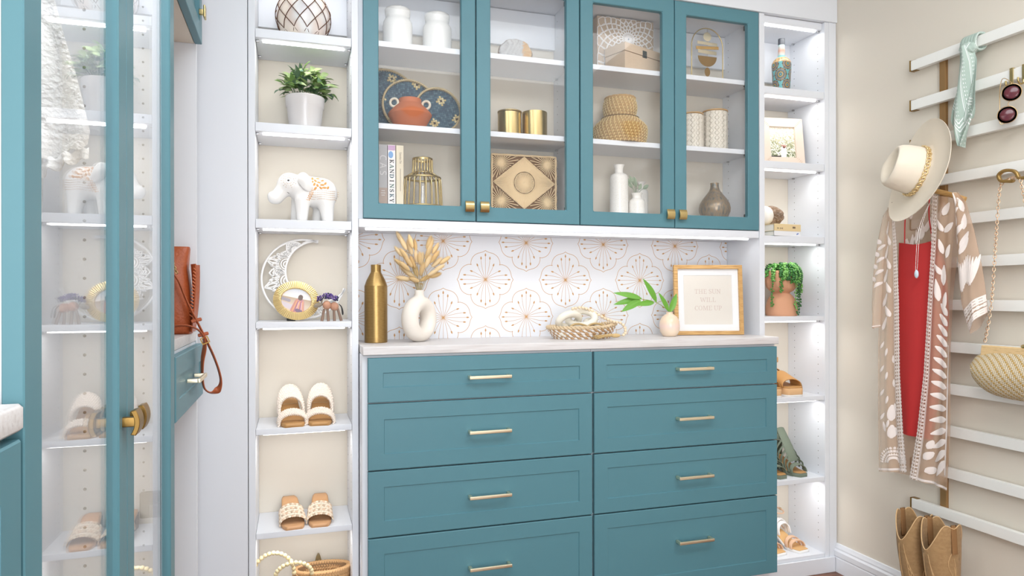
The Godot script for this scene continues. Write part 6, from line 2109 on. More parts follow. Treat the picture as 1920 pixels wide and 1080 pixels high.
func edge_z(e: Array, y: float) -> float:       # an edge given as [z, y] pairs from the top down
	for i in e.size() - 1:
		if y >= e[i + 1][1]:
			return lerpf(e[i][0], e[i + 1][0], clampf((e[i][1] - y) / maxf(1e-5, e[i][1] - e[i + 1][1]), 0, 1))
	return e[-1][0]

func decal(b: MB, P: Callable, c: Vector2, a: float, len: float, wid: float, W: float, H: float, blunt := false) -> void:   # an embroidered petal lying on a cloth P(u, v) that is W wide and H high
	var d := Vector2.from_angle(a)
	b.sheet(4, 6, func(u: float, s: float) -> Vector3:
		var w := (wid * pow(sin(PI * clampf(pow(s, 0.75) * 0.94 + 0.03, 0, 1)), 0.7)) if not blunt else wid
		var q := d * len * (s - 0.5) + d.orthogonal() * (u - 0.5) * w
		return P.call(c.x + q.x / W, c.y - q.y / H) + Vector3(-0.0016 - 0.0008 * sin(PI * u), 0, 0))

func right_wall_things() -> void:
	# hooks on the second rail
	var hooks := [[-1.642, "brass rail hook holding the round sunglasses"], [-1.602, "empty brass rail hook right of the sunglasses"]]
	for h in hooks:
		var k := thing("rail_hook", h[1], "hook", Vector3(2.244, 1.925, h[0]))
		part("clip", MB.new().box(Vector3(-0.002, 0.008, 0), Vector3(0.003, 0.05, 0.012), 0.001).box(Vector3(0.008, 0.0335, 0), Vector3(0.024, 0.003, 0.012), 0.001), mat("brass"), k)
		part("prong", MB.new().tube(curve([Vector3(-0.003, -0.015, 0), Vector3(-0.006, -0.026, 0), Vector3(-0.018, -0.03, 0), Vector3(-0.027, -0.022, 0), Vector3(-0.028, -0.01, 0)], 5), 0.003, 8), mat("brass"), k)
	# scarf knotted round the top rail
	var t := thing("scarf", "pale green bandana scarf with white dots knotted on the top rail", "scarf", Vector3(2.225, 1.74, -1.79))
	var sc := mat("scarf_cloth", Color.WHITE, 0.7)
	sc.albedo_texture = scarf_print()
	sc.cull_mode = BaseMaterial3D.CULL_DISABLED
	var o := t.position
	var b := MB.new()
	for k in 5:         # the turns of the knot round the rail
		var z := -1.802 + 0.011 * k
		var lp := curve([Vector3(2.238, 2.113, z), Vector3(2.262, 2.114, z + 0.004), Vector3(2.27, 2.09, z + 0.006), Vector3(2.262, 2.064, z + 0.004), Vector3(2.236, 2.06, z), Vector3(2.228, 2.088, z - 0.002)], 5, true)
		b.tube(lp, 0.0085, 8, true, 0.55)
	b.ell(Vector3(2.224, 2.066, -1.778), Vector3(0.023, 0.023, 0.03), Basis(Vector3.RIGHT, 0.3), 24, 14, func(d: Vector3) -> float: return 1.0 + 0.08 * sin(d.z * 14 + d.y * 9))
	shift_mb(b, -o)
	part("knot", b, sc, t)
	for f in 2:
		var la: Array = [[[-1.802, 2.075], [-1.806, 2.03], [-1.82, 1.95], [-1.826, 1.87], [-1.818, 1.8], [-1.8, 1.738]], [[-1.79, 2.06], [-1.815, 1.97], [-1.828, 1.9], [-1.838, 1.83], [-1.83, 1.81]]][f]
		var ra: Array = [[[-1.762, 2.075], [-1.745, 2.02], [-1.742, 1.94], [-1.735, 1.86], [-1.752, 1.81], [-1.788, 1.742]], [[-1.765, 2.06], [-1.75, 1.98], [-1.755, 1.9], [-1.765, 1.85], [-1.775, 1.83]]][f]
		part("tail", MB.new().slab(22, 30, func(u: float, v: float) -> Vector3:
			var yl := lerpf(la[0][1], la[-1][1], v)
			var yr := lerpf(ra[0][1], ra[-1][1], v)
			var z := lerpf(edge_z(la, yl), edge_z(ra, yr), u)
			return Vector3(2.214 + 0.016 * f + 0.017 * sin(u * 8 + v * 4.5 + f) * (0.5 + 0.5 * v) - 0.012 * sin(PI * u) * (1 - v), lerpf(yl, yr, u) - 0.012 * sin(PI * u) * v, z) - o, 0.0016), sc, t)
	# sunglasses
	t = thing("sunglasses", "round maroon sunglasses hanging by one arm from a rail hook", "sunglasses", Vector3(2.208, 1.77, -1.63))
	var lens := mat("maroon_lens", rgb(96, 40, 50), 0.12)
	var nrm := Vector3(-0.86, 0.05, 0.5).normalized()
	var c0 := Vector3(0.0, 0.1, 0.013)
	var c1 := Vector3(0.006, 0.033, -0.006)
	var axis := (c0 - c1).normalized()
	var side := axis.cross(nrm).normalized()
	for c in [c0, c1]:
		part("lens", MB.new().lathe([Vector2(0, 0.0015), Vector2(0.014, 0.001), Vector2(0.0265, -0.001), Vector2(0, -0.001)], 32, Transform3D(Basis(side, nrm, side.cross(nrm)), c)), lens, t)
		part("rim", MB.new().tube(ring(c, 0.0268, 0.0268, 36, side, axis), 0.0011, 6, true), mat("gold_wire", rgb(224, 190, 140), 0.3, 1.0), t)
	part("bridge", MB.new().tube(curve([c0 - axis * 0.0265, (c0 + c1) / 2 - side * 0.004, c1 + axis * 0.0265], 6), 0.0011, 6), mat("gold_wire"), t)
	for k in [[c0 + axis * 0.0265, Vector3(-0.004, 0.152, -0.012)], [c1 - axis * 0.0265, Vector3(-0.002, 0.006, -0.022)]]:
		part("temple", MB.new().tube(curve([k[0], k[1], Vector3(0.0, lerpf(k[1].y, 0.06, 0.4), -0.026), Vector3(0.008, 0.06 if k[1].y > 0.1 else 0.1, -0.032)], 6), 0.0011, 6), mat("gold_wire"), t)
	# hat
	t = thing("felt_hat", "cream wide brimmed felt hat with a gold chain band", "hat", Vector3(2.147, 1.658, -1.903))
	var hb := look_basis(Vector3(-0.887, 0.27, -0.365), Vector3(0, 1, 0.1))
	t.basis = hb
	var felt := relief(mat("felt", rgb(238, 226, 208), 0.95), 101, Vector3(60, 60, 60), 0.012, 0.05)
	felt.rim_enabled = true
	felt.rim = 0.3
	b = MB.new()
	var n := 72
	var lp2 := []
	for q in [[0.86, 0.0, 0.0], [1.25, -0.002, 0.0], [1.8, -0.003, 0.0], [2.3, 0.001, 0.0], [2.5, 0.009, 0.0], [2.51, 0.0105, 0.0], [2.5, 0.012, 0.0], [2.3, 0.0035, 0.0], [1.8, 0.0, 0.0], [1.25, 0.0015, 0.0], [1.02, 0.004, 1.0], [1.0, 0.012, 1.0], [0.985, 0.04, 1.0], [0.955, 0.072, 1.0], [0.9, 0.097, 1.0], [0.82, 0.109, 1.0], [0.73, 0.111, 1.0], [0.62, 0.104, 1.0], [0.5, 0.09, 1.0], [0.3, 0.083, 1.0], [0.05, 0.081, 1.0]]:
		var rg := []
		for i in n:
			var a := TAU * i / n
			var big := smoothstep(1.0, 1.9, q[0])
			var rx = lerpf(0.0715, 0.0752, big) * q[0]
			var rz = lerpf(0.086, 0.0752, big) * q[0]
			var x = cos(a) * rx
			var z = sin(a) * rz
			var y: float = q[1]
			if q[2] > 0:      # pinched towards the front
				var f := clampf(z / 0.09, 0, 1) * smoothstep(0.05, 0.1, y)
				x *= 1.0 - 0.3 * f
				y -= 0.012 * f
			else:
				y += 0.012 * big * cos(2 * a) * -0.8
			rg.append(Vector3(x, y, z))
		lp2.append(rg)
	b.rings(lp2, true, false, true)
	part("felt_body", b, felt, t)
	b = MB.new()
	for i in 46:
		var a := TAU * i / 46
		var q := Vector3(cos(a) * 0.0745, 0.0135, sin(a) * 0.089)
		var tg := Vector3(-sin(a) * 0.0745, 0, cos(a) * 0.089).normalized()
		var out := Vector3(cos(a), 0, sin(a))
		b.tube(ring(q, 0.0085, 0.0066, 14, (tg + Vector3(0, 0.35, 0)).normalized(), (Vector3.UP * 0.9 + out * (0.4 if i % 2 else -0.1)).normalized()), 0.0025, 6, true)
	part("chain_band", b, mat("pale_gold", rgb(232, 206, 156), 0.35, 0.75), t)
	clothes()
	# chain bag on a bag hook
	t = thing("bag_hook", "curved brass bag hook on the fourth rail", "hook", Vector3(2.2, 1.575, -1.6))
	var hk := []
	for q in [[1899, 337], [1896, 340], [1886, 340], [1875, 339], [1871, 329], [1878, 321.5], [1888, 319], [1899, 320.5], [1905, 325], [1909, 333], [1914, 334], [1924, 332], [1930, 325]]:
		hk.append(Vector3(-0.006, 1.604 - (q[1] - 330) * 0.00168 - (q[0] - 1871) * 0.00027 - 1.575, -1.649 + (q[0] - 1871) * 0.00171 + 1.6))
	part("hook", MB.new().tube(curve(hk, 5), 0.0052, 10, false, 1.3, Vector3(1, 0, 0)), mat("antique_gold", rgb(170, 138, 84), 0.4, 0.8), t)
	part("arm", MB.new().tube(curve([hk[12], hk[12] + Vector3(0.02, 0.03, 0.01), hk[12] + Vector3(0.04, 0.05, 0.01)], 4), 0.005, 8), mat("antique_gold"), t)
	t = thing("straw_clutch", "woven straw clutch with a wooden frame hanging on a gold chain", "bag", Vector3(2.17, 0.885, -1.545))
	var ws := mat("weave_straw", Color.WHITE, 0.8)
	ws.albedo_texture = clutch_weave(false)
	ws.heightmap_enabled = true
	ws.heightmap_texture = clutch_weave(true)
	ws.heightmap_scale = 0.25
	b = MB.new()
	lp2 = []
	for i in 25:       # rings from the left end to the right end, puffed out below the frame
		var f := i / 24.0
		var z := lerpf(-0.175, 0.175, f)
		var e := pow(clampf(1 - pow(absf(2 * f - 1), 3.2), 0, 1), 0.5)
		var rg := []
		for k in 24:
			var a := TAU * k / 24
			var puff := Vector2(cos(a), sin(a))
			rg.append(Vector3(puff.x * 0.042 * (0.25 + 0.75 * e) * (1.0 - 0.45 * maxf(0, puff.y)), 0.076 + puff.y * 0.078 * (0.1 + 0.9 * e) + (0.02 * (1 - e)), z + 0.004 * puff.x))
		lp2.append(rg)
	b.rings(lp2)
	for i in b.uv.size():
		b.uv[i] = b.uv[i] * Vector2(9, 7)
	part("pouch", b, ws, t)
	b = MB.new()
	for s in [-1, 1]:
		b.prism([Vector2(-0.142, 0.128), Vector2(0.142, 0.128), Vector2(0.138, 0.165), Vector2(-0.138, 0.165)], 0.011, face(Vector3.BACK, Vector3.UP, Vector3(s * 0.006 + 0.0055, 0, 0)), 0.002)
	part("wooden_frame", b, grain(mat("frame_wood", Color.WHITE, 0.5), 104, [rgb(206, 170, 118), rgb(232, 200, 150), rgb(222, 186, 134)], Vector3(30, 30, 4), 0.03), t)
	part("clasp", MB.new().ell(Vector3(-0.006, 0.17, 0.0), Vector3(0.008, 0.007, 0.012)), mat("brass"), t)
	var links := MB.new()
	for run in [[Vector3(0.002, 0.172, -0.136), Vector3(0.008, 0.3, -0.118), Vector3(0.02, 0.5, -0.112), Vector3(0.024, 0.66, -0.103), Vector3(0.022, 0.695, -0.092)], [Vector3(0.022, 0.695, -0.092), Vector3(0.022, 0.706, -0.06), Vector3(0.02, 0.7, -0.03)], [Vector3(0.02, 0.7, -0.03), Vector3(0.016, 0.66, -0.022), Vector3(0.01, 0.45, 0.03), Vector3(0.002, 0.172, 0.136)]]:
		var path := curve(run, 40)
		var acc := 0.0
		var last: Vector3 = path[0]
		var m := 0
		for i in range(1, path.size()):
			acc += last.distance_to(path[i])
			last = path[i]
			if acc > 0.0088:
				acc = 0
				m += 1
				var tg: Vector3 = (path[i] - path[i - 1]).normalized()
				var cr := tg.cross(Vector3(-0.75, 0, 0.66) if m % 2 else Vector3(0.66, 0, 0.75)).normalized()
				links.tube(ring(path[i], 0.0068, 0.0042, 10, tg, cr), 0.0014, 5, true)
	part("chain", links, mat("rose_gold_chain", rgb(236, 206, 178), 0.25, 1.0), t)
	boots()

func scarf_print() -> ImageTexture:
	var im := Image.create(512, 512, false, Image.FORMAT_RGB8)
	im.fill(rgb(172, 190, 180))
	var w := rgb(240, 243, 242)
	for k in 3:
		var x := 60 + 150 * k
		stroke(im, [Vector2(x, 0), Vector2(x + 40, 511)], 9, w, false)
		stroke(im, [Vector2(x + 18, 0), Vector2(x + 58, 511)], 4, w, false)
		for i in 26:
			for j in 2:
				stroke(im, [Vector2(x + 44 + 26 * j + i * 1.6, 10 + i * 20), Vector2(x + 45 + 26 * j + i * 1.6, 10 + i * 20)], 10 - 3 * j, w, false)
	for y in [330, 352, 372]:
		stroke(im, [Vector2(0, y), Vector2(150, y + 60), Vector2(300, y - 10), Vector2(511, y + 50)], 7, w, false)
	return ImageTexture.create_from_image(im)

func clutch_weave(height: bool) -> ImageTexture:
	var im := Image.create(96, 96, false, Image.FORMAT_RGB8)
	for y in 96:
		for x in 96:
			var row := y / 12
			var sx := posmod(x + row * 6, 24)     # short slanted stitches, every fourth course golden
			var lx := fmod(sx + (y % 12) * 0.5, 12.0) / 12.0
			var ly := (y % 12) / 12.0
			var bump := pow(sin(PI * lx) * sin(PI * ly), 0.6)
			if height:
				im.set_pixel(x, y, Color.WHITE * (0.15 + 0.85 * bump))
			else:
				var gold := posmod(x - row * 12, 48) < 12
				im.set_pixel(x, y, (rgb(220, 180, 106) if gold else [rgb(246, 230, 200), rgb(240, 220, 186)][(row + x / 12) % 2] as Color) * (0.82 + 0.18 * bump))
	return ImageTexture.create_from_image(im)

func clothes() -> void:
	# hanger
	var H := Vector3(2.205, 1.55, -1.93)
	var t := thing("clothes_hanger", "wooden hanger under the hat carrying the lace kimono", "hanger", H)
	part("arms", MB.new().tube(curve([Vector3(0, -0.005, -0.155), Vector3(0, 0.03, -0.07), Vector3(0, 0.048, 0), Vector3(0, 0.03, 0.07), Vector3(0, -0.005, 0.155)], 6), 0.009, 10, false, 0.6, Vector3.RIGHT), mat("oak"), t)
	part("hook", MB.new().tube(curve([Vector3(0, 0.05, 0), Vector3(0, 0.075, 0), Vector3(0.008, 0.1, 0), Vector3(0.035, 0.112, 0), Vector3(0.0525, 0.1, 0), Vector3(0.055, 0.08, 0)], 5), 0.002, 6), mat("brass"), t)
	# red dress
	t = thing("red_dress", "plain red slip dress under the open lace kimono", "dress", Vector3(2.21, 0.69, -1.95))
	var red := mat("red_cloth", rgb(196, 46, 46), 0.75)
	red.cull_mode = BaseMaterial3D.CULL_DISABLED
	red.rim_enabled = true
	red.rim = 0.25
	red.rim_tint = 0.6
	var la := [[-2.045, 1.415], [-2.05, 1.2], [-2.045, 0.92], [-2.03, 0.688]]
	var ra := [[-1.886, 1.41], [-1.858, 1.317], [-1.845, 1.127], [-1.873, 0.93], [-1.912, 0.692]]
	var o := t.position
	for f in 2:
		part(["front", "back"][f], MB.new().slab(20, 24, func(u: float, v: float) -> Vector3:
			var yl := lerpf(1.415, 0.688, v)
			var z := lerpf(edge_z(la, yl), edge_z(ra, yl), u)
			return Vector3(2.203 + 0.012 * f - (1 - 2 * f) * 0.006 * sin(PI * u) + 0.003 * sin(u * 11 + v * 2) * v, yl - 0.012 * sin(PI * u) * (1 - v), z) - o, 0.0016), red, t)
	for z in [-2.02, -1.9]:
		part("shoulder_strap", MB.new().tube(curve([Vector3(2.203, 1.412, z), Vector3(2.196, 1.5, lerpf(z, -1.96, 0.15)), Vector3(2.206, 1.592 - 0.5 * absf(z + 1.93) * 0.6, lerpf(z, -1.96, 0.25))], 5).map(func(q): return q - o), 0.0022, 6), red, t)
	# kimono
	t = thing("lace_kimono", "sheer beige kimono with white leaf embroidery and lace edges over the red dress", "kimono", Vector3(2.19, 0.53, -1.95))
	o = t.position
	var net := mat("sheer_net", Color(rgb(222, 188, 160), 0.42), 0.9)
	net.transparency = BaseMaterial3D.TRANSPARENCY_ALPHA
	net.cull_mode = BaseMaterial3D.CULL_DISABLED
	var lace := mat("white_lace", rgb(244, 232, 226), 0.85)
	lace.cull_mode = BaseMaterial3D.CULL_DISABLED
	var Lo := [[-2.078, 1.552], [-2.1, 1.4], [-2.117, 1.201], [-2.128, 1.033], [-2.131, 0.781], [-2.129, 0.521]]
	var Li := [[-2.05, 1.56], [-2.037, 1.404], [-2.028, 1.201], [-2.024, 0.919], [-2.010, 0.699], [-1.994, 0.552]]
	var Ri := [[-1.878, 1.575], [-1.882, 1.394], [-1.896, 1.202], [-1.914, 0.931], [-1.941, 0.712], [-1.973, 0.536]]
	var Ro := [[-1.775, 1.545], [-1.799, 1.37], [-1.809, 1.203], [-1.804, 0.98], [-1.802, 0.757], [-1.815, 0.531]]
	var Bo := [[-1.79, 1.545], [-1.82, 1.37], [-1.84, 1.203], [-1.85, 0.98], [-1.85, 0.757], [-1.862, 0.545]]
	var panel := func(a: Array, c: Array, x: float, amp: float, ph: float) -> Callable:
		return func(u: float, v: float) -> Vector3:
			var ya := lerpf(a[0][1], a[-1][1], v)
			var yc := lerpf(c[0][1], c[-1][1], v)
			return Vector3(x + amp * (0.3 + 0.7 * v) * (sin(u * 8.5 + ph + v) + 0.5 * sin(u * 19 + 2 * ph)), lerpf(ya, yc, u), lerpf(edge_z(a, ya), edge_z(c, yc), u)) - o
	var PL: Callable = panel.call(Lo, Li, 2.18, 0.007, 0.5)
	var PR: Callable = panel.call(Ri, Ro, 2.178, 0.008, 2.0)
	var PB: Callable = panel.call(Lo, Bo, 2.226, 0.004, 1.0)
	part("back_panel", MB.new().sheet(40, 40, PB), net, t)
	part("front_panel", MB.new().sheet(24, 50, PL), net, t)
	part("front_panel", MB.new().sheet(24, 50, PR), net, t)
	var SLo := [[-2.06, 1.572], [-2.109, 1.524], [-2.132, 1.421], [-2.151, 1.285], [-2.156, 1.158], [-2.146, 1.078]]
	var SLi := [[-2.04, 1.57], [-2.085, 1.4], [-2.1, 1.25], [-2.112, 1.09]]
	var SRi := [[-1.81, 1.572], [-1.8, 1.45], [-1.79, 1.3], [-1.775, 1.18], [-1.742, 1.083]]
	var SRo := [[-1.79, 1.572], [-1.757, 1.535], [-1.730, 1.436], [-1.705, 1.310], [-1.690, 1.203], [-1.687, 1.157]]
	var sleeve := func(a: Array, c: Array, back: float, ph: float) -> Callable:
		return func(u: float, v: float) -> Vector3:
			var ya := lerpf(a[0][1], a[-1][1], v)
			var yc := lerpf(c[0][1], c[-1][1], v)
			return Vector3(2.19 - back * 0.03 * sin(PI * u) * (0.35 + 0.65 * v) + 0.004 * sin(u * 10 + ph + 4 * v), lerpf(ya, yc, u), lerpf(edge_z(a, ya), edge_z(c, yc), u)) - o
	var SR: Callable = sleeve.call(SRi, SRo, 1.0, 0.3)
	var SL: Callable = sleeve.call(SLo, SLi, 1.0, 1.2)
	part("sleeve", MB.new().sheet(16, 30, SR), net, t)
	part("sleeve", MB.new().sheet(16, 30, sleeve.call(SRi, SRo, -0.6, 0.9)), net, t)
	part("sleeve", MB.new().sheet(12, 30, SL), net, t)
	# lace bands: rails and a ladder of blocks along the front edges, round the cuff and hem
	var b := MB.new()
	for e in [[PL, 1.0, 0.088, -1.0], [PR, 0.0, 0.1, 1.0]]:
		var W: float = e[2]
		var s: float = e[3]
		for k in [[0.003, 0.0035], [0.0095, 0.0022], [0.0185, 0.0024], [0.0215, 0.0014]]:
			b.sheet(1, 60, func(u: float, v: float) -> Vector3: return (e[0] as Callable).call(e[1] + s * (k[0] + (u - 0.5) * k[1]) / W, v) + Vector3(-0.0015, 0, 0))
		for i in 76:
			var v := (i + 0.5) / 76
			decal(b, e[0], Vector2(e[1] + s * 0.014 / W, v), PI / 2 if i % 3 else 0.3, 0.0085, 0.005, W, 1.0, true)
			decal(b, e[0], Vector2(e[1] - s * 0.0005 / W, v), 0.0, 0.0105, 0.0125, W, 1.0)
			decal(b, e[0], Vector2(e[1] + s * 0.0062 / W, v), 0.0, 0.005, 0.0045, W, 1.0, true)
	for k in [0.86, 0.90, 0.955, 0.99]:
		b.sheet(16, 1, func(u: float, v: float) -> Vector3: return SR.call(u, k + (v - 0.5) * 0.014) + Vector3(-0.0015, 0, 0))
	for i in 12:
		for r in [0.88, 0.9275, 0.9725]:
			decal(b, SR, Vector2((i + 0.5) / 12, r), PI / 2 if i % 2 else 0.0, 0.012, 0.0075, 0.1, 0.45, true)
	for e in [[PL, 0.99], [PR, 0.992], [SL, 0.985]]:
		b.sheet(24, 1, func(u: float, v: float) -> Vector3: return (e[0] as Callable).call(u, e[1] + (v - 0.5) * 0.008) + Vector3(-0.0015, 0, 0))
	for i in 16:         # half round medallion at the foot of the left front
		for r in 4:
			var a := PI * (i + 0.5) / 16
			var c := Vector2(cos(a), sin(a)) * (0.018 + 0.012 * r)
			decal(b, PL, Vector2(0.6 + c.x / 0.12, 0.965 - c.y / 1.0), a, 0.0095, 0.005 + 0.001 * r, 0.12, 1.0, r % 2 == 0)
	part("lace_border", b, lace, t).set_meta("kind", "stuff")
	b = MB.new()
	# right front: small leaves above, then a long frond of blunt petals along the outer edge
	for q in [[0.55, 0.04, 1.2, 0.05, 0.02], [0.35, 0.1, 2.2, 0.045, 0.018], [0.7, 0.1, 0.9, 0.05, 0.02], [0.45, 0.17, 1.9, 0.05, 0.018], [0.75, 0.18, 1.3, 0.05, 0.018], [0.38, 0.25, 2.4, 0.045, 0.018], [0.62, 0.265, 1.6, 0.07, 0.024], [0.4, 0.32, 1.75, 0.075, 0.022], [0.72, 0.35, 1.4, 0.06, 0.02]]:
		decal(b, PR, Vector2(q[0], q[1]), q[2], q[3], q[4], 0.095, 1.0)
	for i in 15:         # one long frond: rooted on a spine by the outer edge, turning from up-left to down
		var f := i / 14.0
		var v := lerpf(0.4, 0.9, f)
		var an := lerpf(2.25, 4.25, f * f * 0.6 + f * 0.4)
		var ln := lerpf(0.046, 0.07, f)
		var wd := lerpf(0.09, 0.15, f)
		var d := Vector2.from_angle(an) * ln * 0.5
		decal(b, PR, Vector2(0.86 - 0.05 * sin(f * 3.0) + d.x / wd, v - d.y), an, ln, 0.0235, wd, 1.0)
	b.sheet(1, 24, func(u: float, v: float) -> Vector3: return PR.call(0.9 - 0.06 * sin(v * 3) + (u - 0.5) * 0.05, 0.5 + 0.45 * v) + Vector3(-0.0015, 0, 0))
	for q in [[0.4, 0.9, 0.8, 0.04, 0.026], [0.5, 0.95, 0.5, 0.04, 0.026], [0.42, 0.86, 1.2, 0.035, 0.022]]:
		decal(b, PR, Vector2(q[0], q[1]), q[2], q[3], q[4], 0.14, 1.0)
	# left front and sleeves
	for i in 9:
		decal(b, PL, Vector2(0.38 + 0.12 * (i % 2), 0.08 + 0.045 * i), 1.2 + 0.8 * (i % 2), 0.05, 0.017, 0.085, 1.0)
	for i in 12:
		decal(b, PL, Vector2(0.5 + 0.22 * (i % 3 - 1), 0.52 + 0.03 * i), 1.3 + 0.35 * (i % 3 - 1), 0.03, 0.011, 0.1, 1.0)
	for q in [[0.62, 0.78, 1.5, 0.06, 0.026], [0.6, 0.85, 1.5, 0.05, 0.026], [0.35, 0.83, 1.8, 0.04, 0.012]]:
		decal(b, PL, Vector2(q[0], q[1]), q[2], q[3], q[4], 0.11, 1.0)
	for i in 8:
		decal(b, SL, Vector2(0.5 + 0.18 * (1 if i % 2 else -1), 0.3 + 0.05 * i), 0.6 if i % 2 else 2.5, 0.03, 0.014, 0.045, 0.45)
	for i in 10:
		decal(b, SR, Vector2(0.2 + 0.075 * i, 0.62 + 0.02 * sin(i)), 1.5 - 0.03 * i, 0.085, 0.0115, 0.09, 0.42)
	for i in 9:
		decal(b, SR, Vector2(0.4 + 0.3 * sin(i * 1.9), 0.06 + 0.045 * i), 1.2 + 0.7 * sin(i * 2.3), 0.05, 0.02, 0.07, 0.42)
	for i in 22:         # back yoke seen in the neck opening
		decal(b, PB, Vector2(0.25 + 0.5 * fmod(i * 0.381, 1.0), 0.02 + 0.13 * fmod(i * 0.617, 1.0)), 1.57 + 0.5 * sin(i), 0.055, 0.008 if i % 3 else 0.018, 0.31, 1.0)
	part("embroidery", b, lace, t).set_meta("kind", "stuff")
	# pendant necklace
	t = thing("pendant_necklace", "fine silver necklace with a pale blue stone hanging over the red dress", "necklace", Vector3(2.168, 1.28, -1.937))
	o = t.position
	part("chain", MB.new().tube(curve([Vector3(2.19, 1.545, -1.905), Vector3(2.168, 1.45, -1.928), Vector3(2.168, 1.318, -1.9405), Vector3(2.168, 1.308, -1.937), Vector3(2.168, 1.318, -1.9335), Vector3(2.168, 1.45, -1.92), Vector3(2.19, 1.55, -1.9)], 8).map(func(q): return q - o), 0.0009, 5), mat("silver", rgb(232, 228, 226), 0.25, 0.9), t)
	part("stone", MB.new().ell(Vector3(0, 0.012, 0), Vector3(0.006, 0.0155, 0.008), Basis.IDENTITY, 16, 10), mat("opal", rgb(206, 222, 234), 0.2), t)

func boots() -> void:
	var su := mat("tan_suede", Color.WHITE, 0.9)
	grain(su, 111, [rgb(140, 108, 72), rgb(174, 140, 98), rgb(160, 126, 86), rgb(186, 152, 110)], Vector3(5, 5, 5), 0.02)
	relief(su, 112, Vector3(5, 5, 5), 0.05, 0.08)
	su.rim_enabled = true
	su.rim = 0.2
	for k in 2:
		var t := thing("cowboy_boot", ["tan suede cowboy boot at the back, nearer the cabinets", "tan suede cowboy boot in front, nearer the camera"][k], "boot", Vector3(2.135, 0, [-1.918, -1.81][k]), [0.05, -0.06][k], "tan suede cowboy boots")
		var n := 48
		var top := func(a: float) -> float:      # rim height: peaks at both sides, scalloped dips fore and aft
			var s := absf(sin(a))
			return 0.33 + 0.072 * smoothstep(0.0, 0.75, s) + 0.026 * smoothstep(0.6, 1.0, s) + 0.008 * cos(a * 6)
		var lp := []
		for j in 19:
			var f := j / 18.0
			var rg := []
			for i in n:
				var a := TAU * i / n
				var y := lerpf(0.055, top.call(a), f)
				var w := smoothstep(0.055, 0.36, y)
				var rx := lerpf(0.04, 0.068, w)
				var rz := lerpf(0.036, 0.05, w)
				rg.append(Vector3(cos(a) * rx + lerpf(0.02, 0.0, w) - 0.02 * (1 - smoothstep(0.05, 0.15, y)), y, sin(a) * rz))
			lp.append(rg)
		for j in range(18, 4, -1):
			var rg := []
			for q in lp[j]:
				rg.append(Vector3(q.x * 0.95, q.y - 0.0005, q.z * 0.94))
			lp.append(rg)
		var b := MB.new().rings(lp, true, true, true)
		part("shaft", b, su, t)
		var rimp := []
		for q in lp[18]:
			rimp.append(q + Vector3(0, 0.0005, 0))
		part("piping", MB.new().tube(rimp, 0.0019, 6, true), mat("pale_thread", rgb(214, 178, 132), 0.8), t)
		b = MB.new().blob([[Vector3(0.02, 0.075, 0), Vector3(-0.03, 0.065, 0), 0.04, 0.038], [Vector3(-0.03, 0.06, 0), Vector3(-0.11, 0.042, 0), 0.037, 0.03], [Vector3(-0.11, 0.04, 0), Vector3(-0.175, 0.03, 0), 0.028, 0.014]], 0.008, 0.008)
		part("foot", b, su, t)
		part("sole", MB.new().slab(6, 16, func(u: float, s: float) -> Vector3:
			var w := 0.043 * pow(clampf(sin(PI * clampf(s * 0.9 + 0.08, 0, 1)), 0, 1), 0.6) * (1.0 - 0.25 * smoothstep(0.4, 0.7, s))
			return Vector3(lerpf(-0.19, 0.062, s), 0.007 + 0.028 * smoothstep(0.5, 0.75, s), (u - 0.5) * 2 * w), 0.01, Vector3.UP), mat("dark_sole", rgb(92, 62, 40), 0.6), t)
		part("heel", MB.new().box(Vector3(0.036, 0.0155, 0), Vector3(0.05, 0.031, 0.055), 0.003), mat("dark_sole"), t)
		for s in [-1, 1]:
			part("pull_strap", MB.new().slab(3, 16, func(u: float, v: float) -> Vector3:
				var a := lerpf(-1.0, 1.0, v)
				var up := 0.421 - 0.085 * absf(a) + 0.012 * (1 - a * a)
				return Vector3((u - 0.5) * 0.022, up, s * (0.0485 - 0.006 * a if v < 0.5 else 0.0485 - 0.006 * a)), 0.003), mat("strap_suede", rgb(146, 106, 66), 0.9), t)
		b = MB.new()
		for s in [-1, 1]:
			for m in 7:        # stitched flames on the shaft, on its front and sides
				var path := []
				for i in 17:
					var f := i / 16.0
					var y := 0.11 + (0.215 - 0.027 * m) * f
					var a: float = PI + s * (0.12 + (0.25 + 0.2 * m) * sin(PI * f * 0.9) * (1 - 0.3 * f)) 
					var w := smoothstep(0.055, 0.36, y)
					path.append(Vector3(cos(a) * (lerpf(0.04, 0.068, w) + 0.0006) + lerpf(0.02, 0.0, w), y, sin(a) * (lerpf(0.036, 0.05, w) + 0.0006)))
				b.tube(path, 0.0013, 4)
			for m in 5:
				var path := []
				for i in 15:
					var f := i / 14.0
					var y := 0.13 + 0.03 * m + 0.1 * f
					var a: float = PI / 2 * s + (0.55 - 0.22 * m) * sin(PI * f) * (1 if m % 2 else -1)
					var w := smoothstep(0.055, 0.36, y)
					path.append(Vector3(cos(a) * (lerpf(0.04, 0.068, w) + 0.0006) + lerpf(0.02, 0.0, w), y, sin(a) * (lerpf(0.036, 0.05, w) + 0.0006)))
				b.tube(path, 0.0013, 4)
		part("stitching", b, mat("pale_thread", rgb(214, 178, 132), 0.8), t).set_meta("kind", "stuff")

